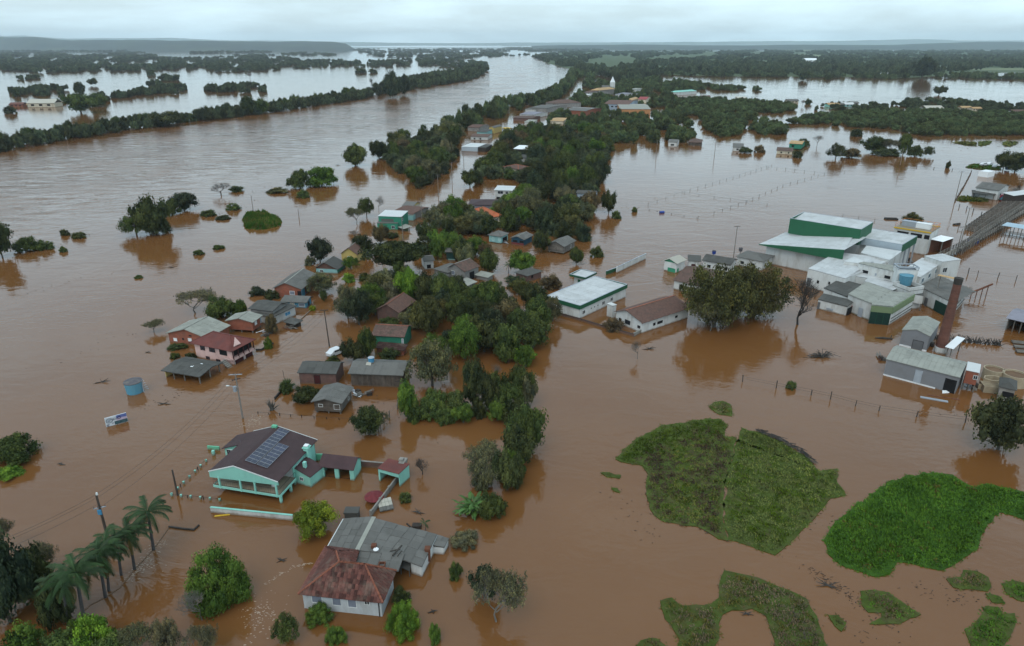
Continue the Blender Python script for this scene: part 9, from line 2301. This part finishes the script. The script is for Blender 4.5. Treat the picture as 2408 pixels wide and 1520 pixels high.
wood('flooded_scrub', 'low grey-green flooded scrub on the meadow', [[(1580, 238), (1640, 234), (1740, 238), (1862, 248), (1872, 260), (1835, 268), (1720, 262), (1700, 282), (1610, 270)], [(1645, 282), (1700, 280), (1760, 296), (1740, 318), (1700, 330), (1660, 305)], [(1760, 300), (1790, 285), (1850, 300), (1845, 318), (1790, 322)], [(1702, 276), (1730, 268), (1780, 270), (1778, 288), (1720, 286)]], 'wood_scrub', 0, 6.5, 5, zs=(.4, .75))
wood('flooded_scrub', 'broad low green scrub covering the flooded meadow', [[(1850, 292), (1870, 284), (1925, 274), (2010, 266), (2100, 262), (2250, 266), (2420, 268), (2500, 272), (2500, 320), (2250, 320), (2180, 322), (2080, 304), (1980, 298), (1895, 294)]], 'wood_scrub', 0, 6, 6, zs=(.45, .75))
wood('shore_trees', 'row of small trees and bushes along the lake shore', [[(1900, 252), (2000, 246), (2120, 248), (2140, 236), (2260, 238), (2420, 252), (2420, 262), (2250, 260), (2100, 256), (1930, 264)]], 'wood_far', 0, 6, 7, zs=(.3, .75), gap=.45)
wood('village_fringe', 'bushes and trees on the village side of the lake', [[(1560, 188), (1620, 196), (1700, 206), (1790, 212), (1780, 216), (1700, 214), (1640, 212), (1600, 216), (1570, 210)]], 'wood_scrub', 0, 7, 8, zs=(.4, .9), gap=.4)
wood('lake_shore_wood', 'tree line with cottages along the far lake shore', [[(1560, 178), (1700, 181), (1960, 184), (2135, 187), (2135, 182), (1960, 179), (1700, 177), (1560, 174)], [(2200, 184), (2420, 188), (2500, 188), (2500, 182), (2300, 176), (2200, 178)]], 'wood_scrub', 0, 9, 9, zs=(.4, .9), gap=.35)
wood('undergrowth', 'dark undergrowth filling the groves between the single trees', [
 [(1105, 400), (1150, 355), (1250, 322), (1380, 322), (1436, 345), (1418, 390), (1408, 440), (1395, 465), (1235, 458), (1210, 425), (1140, 425), (1105, 450)],
 [(890, 376), (915, 352), (960, 340), (1050, 305), (1078, 315), (1080, 358), (1055, 395), (1032, 445), (1005, 460), (970, 425), (920, 395)],
 [(1010, 520), (1060, 500), (1140, 512), (1205, 480), (1290, 480), (1390, 495), (1380, 545), (1335, 580), (1290, 555), (1150, 552), (1045, 545)],
 [(955, 690), (1000, 705), (1080, 680), (1140, 700), (1190, 725), (1210, 770), (1180, 835), (1085, 835), (1045, 795), (975, 765), (900, 745)], [(1085, 880), (1140, 862), (1200, 862), (1262, 880), (1262, 940), (1215, 985), (1285, 985), (1280, 1060), (1230, 1100), (1215, 1160), (1160, 1165), (1140, 1110), (1190, 1050), (1200, 1000), (1130, 985), (1060, 1000), (940, 985), (940, 950), (1060, 925)]], 'wood_far', 0, 6.5, 14, zs=(.5, .85), cap=900)
wood('flooded_wood', 'long flooded tree belts in the fields across the river', [
 [(-200, 128), (0, 124), (60, 126), (110, 122), (170, 130), (190, 134), (240, 124), (330, 122), (390, 136), (500, 138), (560, 130), (640, 130), (700, 142), (860, 146), (860, 158), (700, 156), (640, 166), (500, 170), (470, 162), (340, 168), (250, 168), (110, 172), (0, 166), (-200, 168)],
 [(850, 148), (1010, 138), (1080, 142), (1140, 148), (1150, 156), (1090, 160), (1050, 158), (980, 154), (880, 158)],
 [(640, 128), (700, 124), (760, 126), (800, 130), (760, 132), (700, 131)], [(870, 130), (960, 128), (1120, 126), (1250, 128), (1230, 132), (1130, 136), (1060, 140), (1000, 134), (900, 134)],
 [(350, 190), (380, 184), (430, 188), (410, 192)], [(330, 206), (400, 196), (384, 204)]], 'wood_far', 0, 11, 10, gap=.42, zs=(.35, .9),
 holes=[[(160, 152), (175, 146), (188, 150), (176, 154)], [(255, 150), (300, 146), (376, 146), (376, 152), (320, 156), (262, 156)], [(600, 160), (625, 156), (630, 162)], [(455, 165), (480, 160), (500, 168), (470, 172)]])
wood('flooded_thickets', 'broken thickets of small trees in the near fields across the river', [[(0, 218), (40, 210), (130, 208), (160, 212), (150, 224), (90, 228), (20, 220)], [(250, 226), (300, 214), (380, 206), (436, 206), (438, 220), (370, 226), (260, 234)], [(462, 216), (500, 206), (560, 202), (620, 202), (628, 218), (560, 220)], [(130, 238), (200, 232), (280, 228), (260, 240), (180, 246)], [(40, 186), (90, 182), (100, 185), (50, 190)], [(640, 160), (720, 156), (730, 160), (650, 164)]], 'wood_far', 0, 6.5, 15, zs=(.4, 1.15), gap=.5)
wood('far_tree_lines', 'thin hazy tree lines standing in the farthest flood', [[(-200, 121), (300, 121), (300, 122.5), (-200, 122.5)], [(440, 124), (640, 122), (640, 124), (440, 127)], [(840, 122), (1200, 120), (1200, 122), (840, 124)], [(860, 127), (1180, 125), (1180, 126.5), (860, 128)], [(640, 117.5), (1250, 115), (1250, 117), (640, 119.5)], [(1180, 112), (1420, 112), (1420, 119), (1250, 122)]], 'wood_far', 0, 12, 11, cap=900)
wood('far_bank_scrub', 'low scrub knitting the far bank belt together', [[(-60, 366), (0, 358), (200, 326), (300, 308), (520, 282), (700, 258), (880, 230), (880, 222), (700, 250), (520, 272), (300, 298), (200, 314), (0, 346), (-60, 354)]], 'wood_far', 0, 8, 12, zs=(.6, 1.1))
# ------------------------------------------------------------------ labels that single a tree out by what it stands beside
ORD = ['first', 'second', 'third', 'fourth', 'fifth', 'sixth', 'seventh', 'eighth', 'ninth', 'tenth', 'eleventh', 'twelfth', 'thirteenth', 'fourteenth', 'fifteenth', 'sixteenth',
 'seventeenth', 'eighteenth', 'nineteenth', 'twentieth']
def ordw(n):
 if n < 20: return ORD[n]
 tens = ['twenty', 'thirty', 'forty', 'fifty', 'sixty', 'seventy', 'eighty', 'ninety']
 t, u = divmod(n + 1, 10)
 return tens[t-2] + '-' + ORD[u-1] if u else ['twentieth', 'thirtieth', 'fortieth', 'fiftieth', 'sixtieth', 'seventieth', 'eightieth', 'ninetieth'][t-2]
auto = {}
belt_i = 0
for t in TREES:
 if t['label']: continue
 x, y, _ = t['px']
 what = 'bush' if t['bush'] else 'tree'
 if t['group'] and 'far river bank' in t['group']:
  t['o']['label'] = '%s %s tree, %s from the frame edge in the far bank belt' % (WORD[t['col']], SHAPE[t['base']], ordw(belt_i)); belt_i += 1; continue
 lm = min(LANDMARK, key=lambda l: (l[0] - x)**2 + ((l[1] - y)*1.6)**2)
 dx, dy = x - lm[0], (y - lm[1])*1.6
 if abs(dx) > abs(dy): d = 'on the river side of' if dx < 0 else 'on the field side of'
 else: d = 'beyond' if dy < 0 else 'in front of'
 auto.setdefault((lm[2], d), []).append((math.hypot(dx, dy), t, what))
for (lm, d), l in auto.items():
 l.sort(key=lambda q: q[0])
 for k_, (_, t, what) in enumerate(l):
  if len(l) == 1: t['o']['label'] = '%s %s %s %s %s' % (WORD[t['col']], SHAPE[t['base']], what, d, lm)
  else: t['o']['label'] = '%s %s %s, %s outward %s %s' % (WORD[t['col']], SHAPE[t['base']], what, ordw(k_), d.replace('on the ', '').replace(' side of', 'ward of') if 'side' in d else d, lm)
  if not t['group']: t['o']['group'] = 'trees standing in the flooded village'
seen = {}
for o_ in C.objects:
 if o_.get('category') and o_.get('label'):
  seen.setdefault(o_['label'], []).append(o_.name)
for k_, v_ in seen.items():
 if len(v_) > 1: print('DUP', k_, len(v_))
bpy.context.view_layer.update()
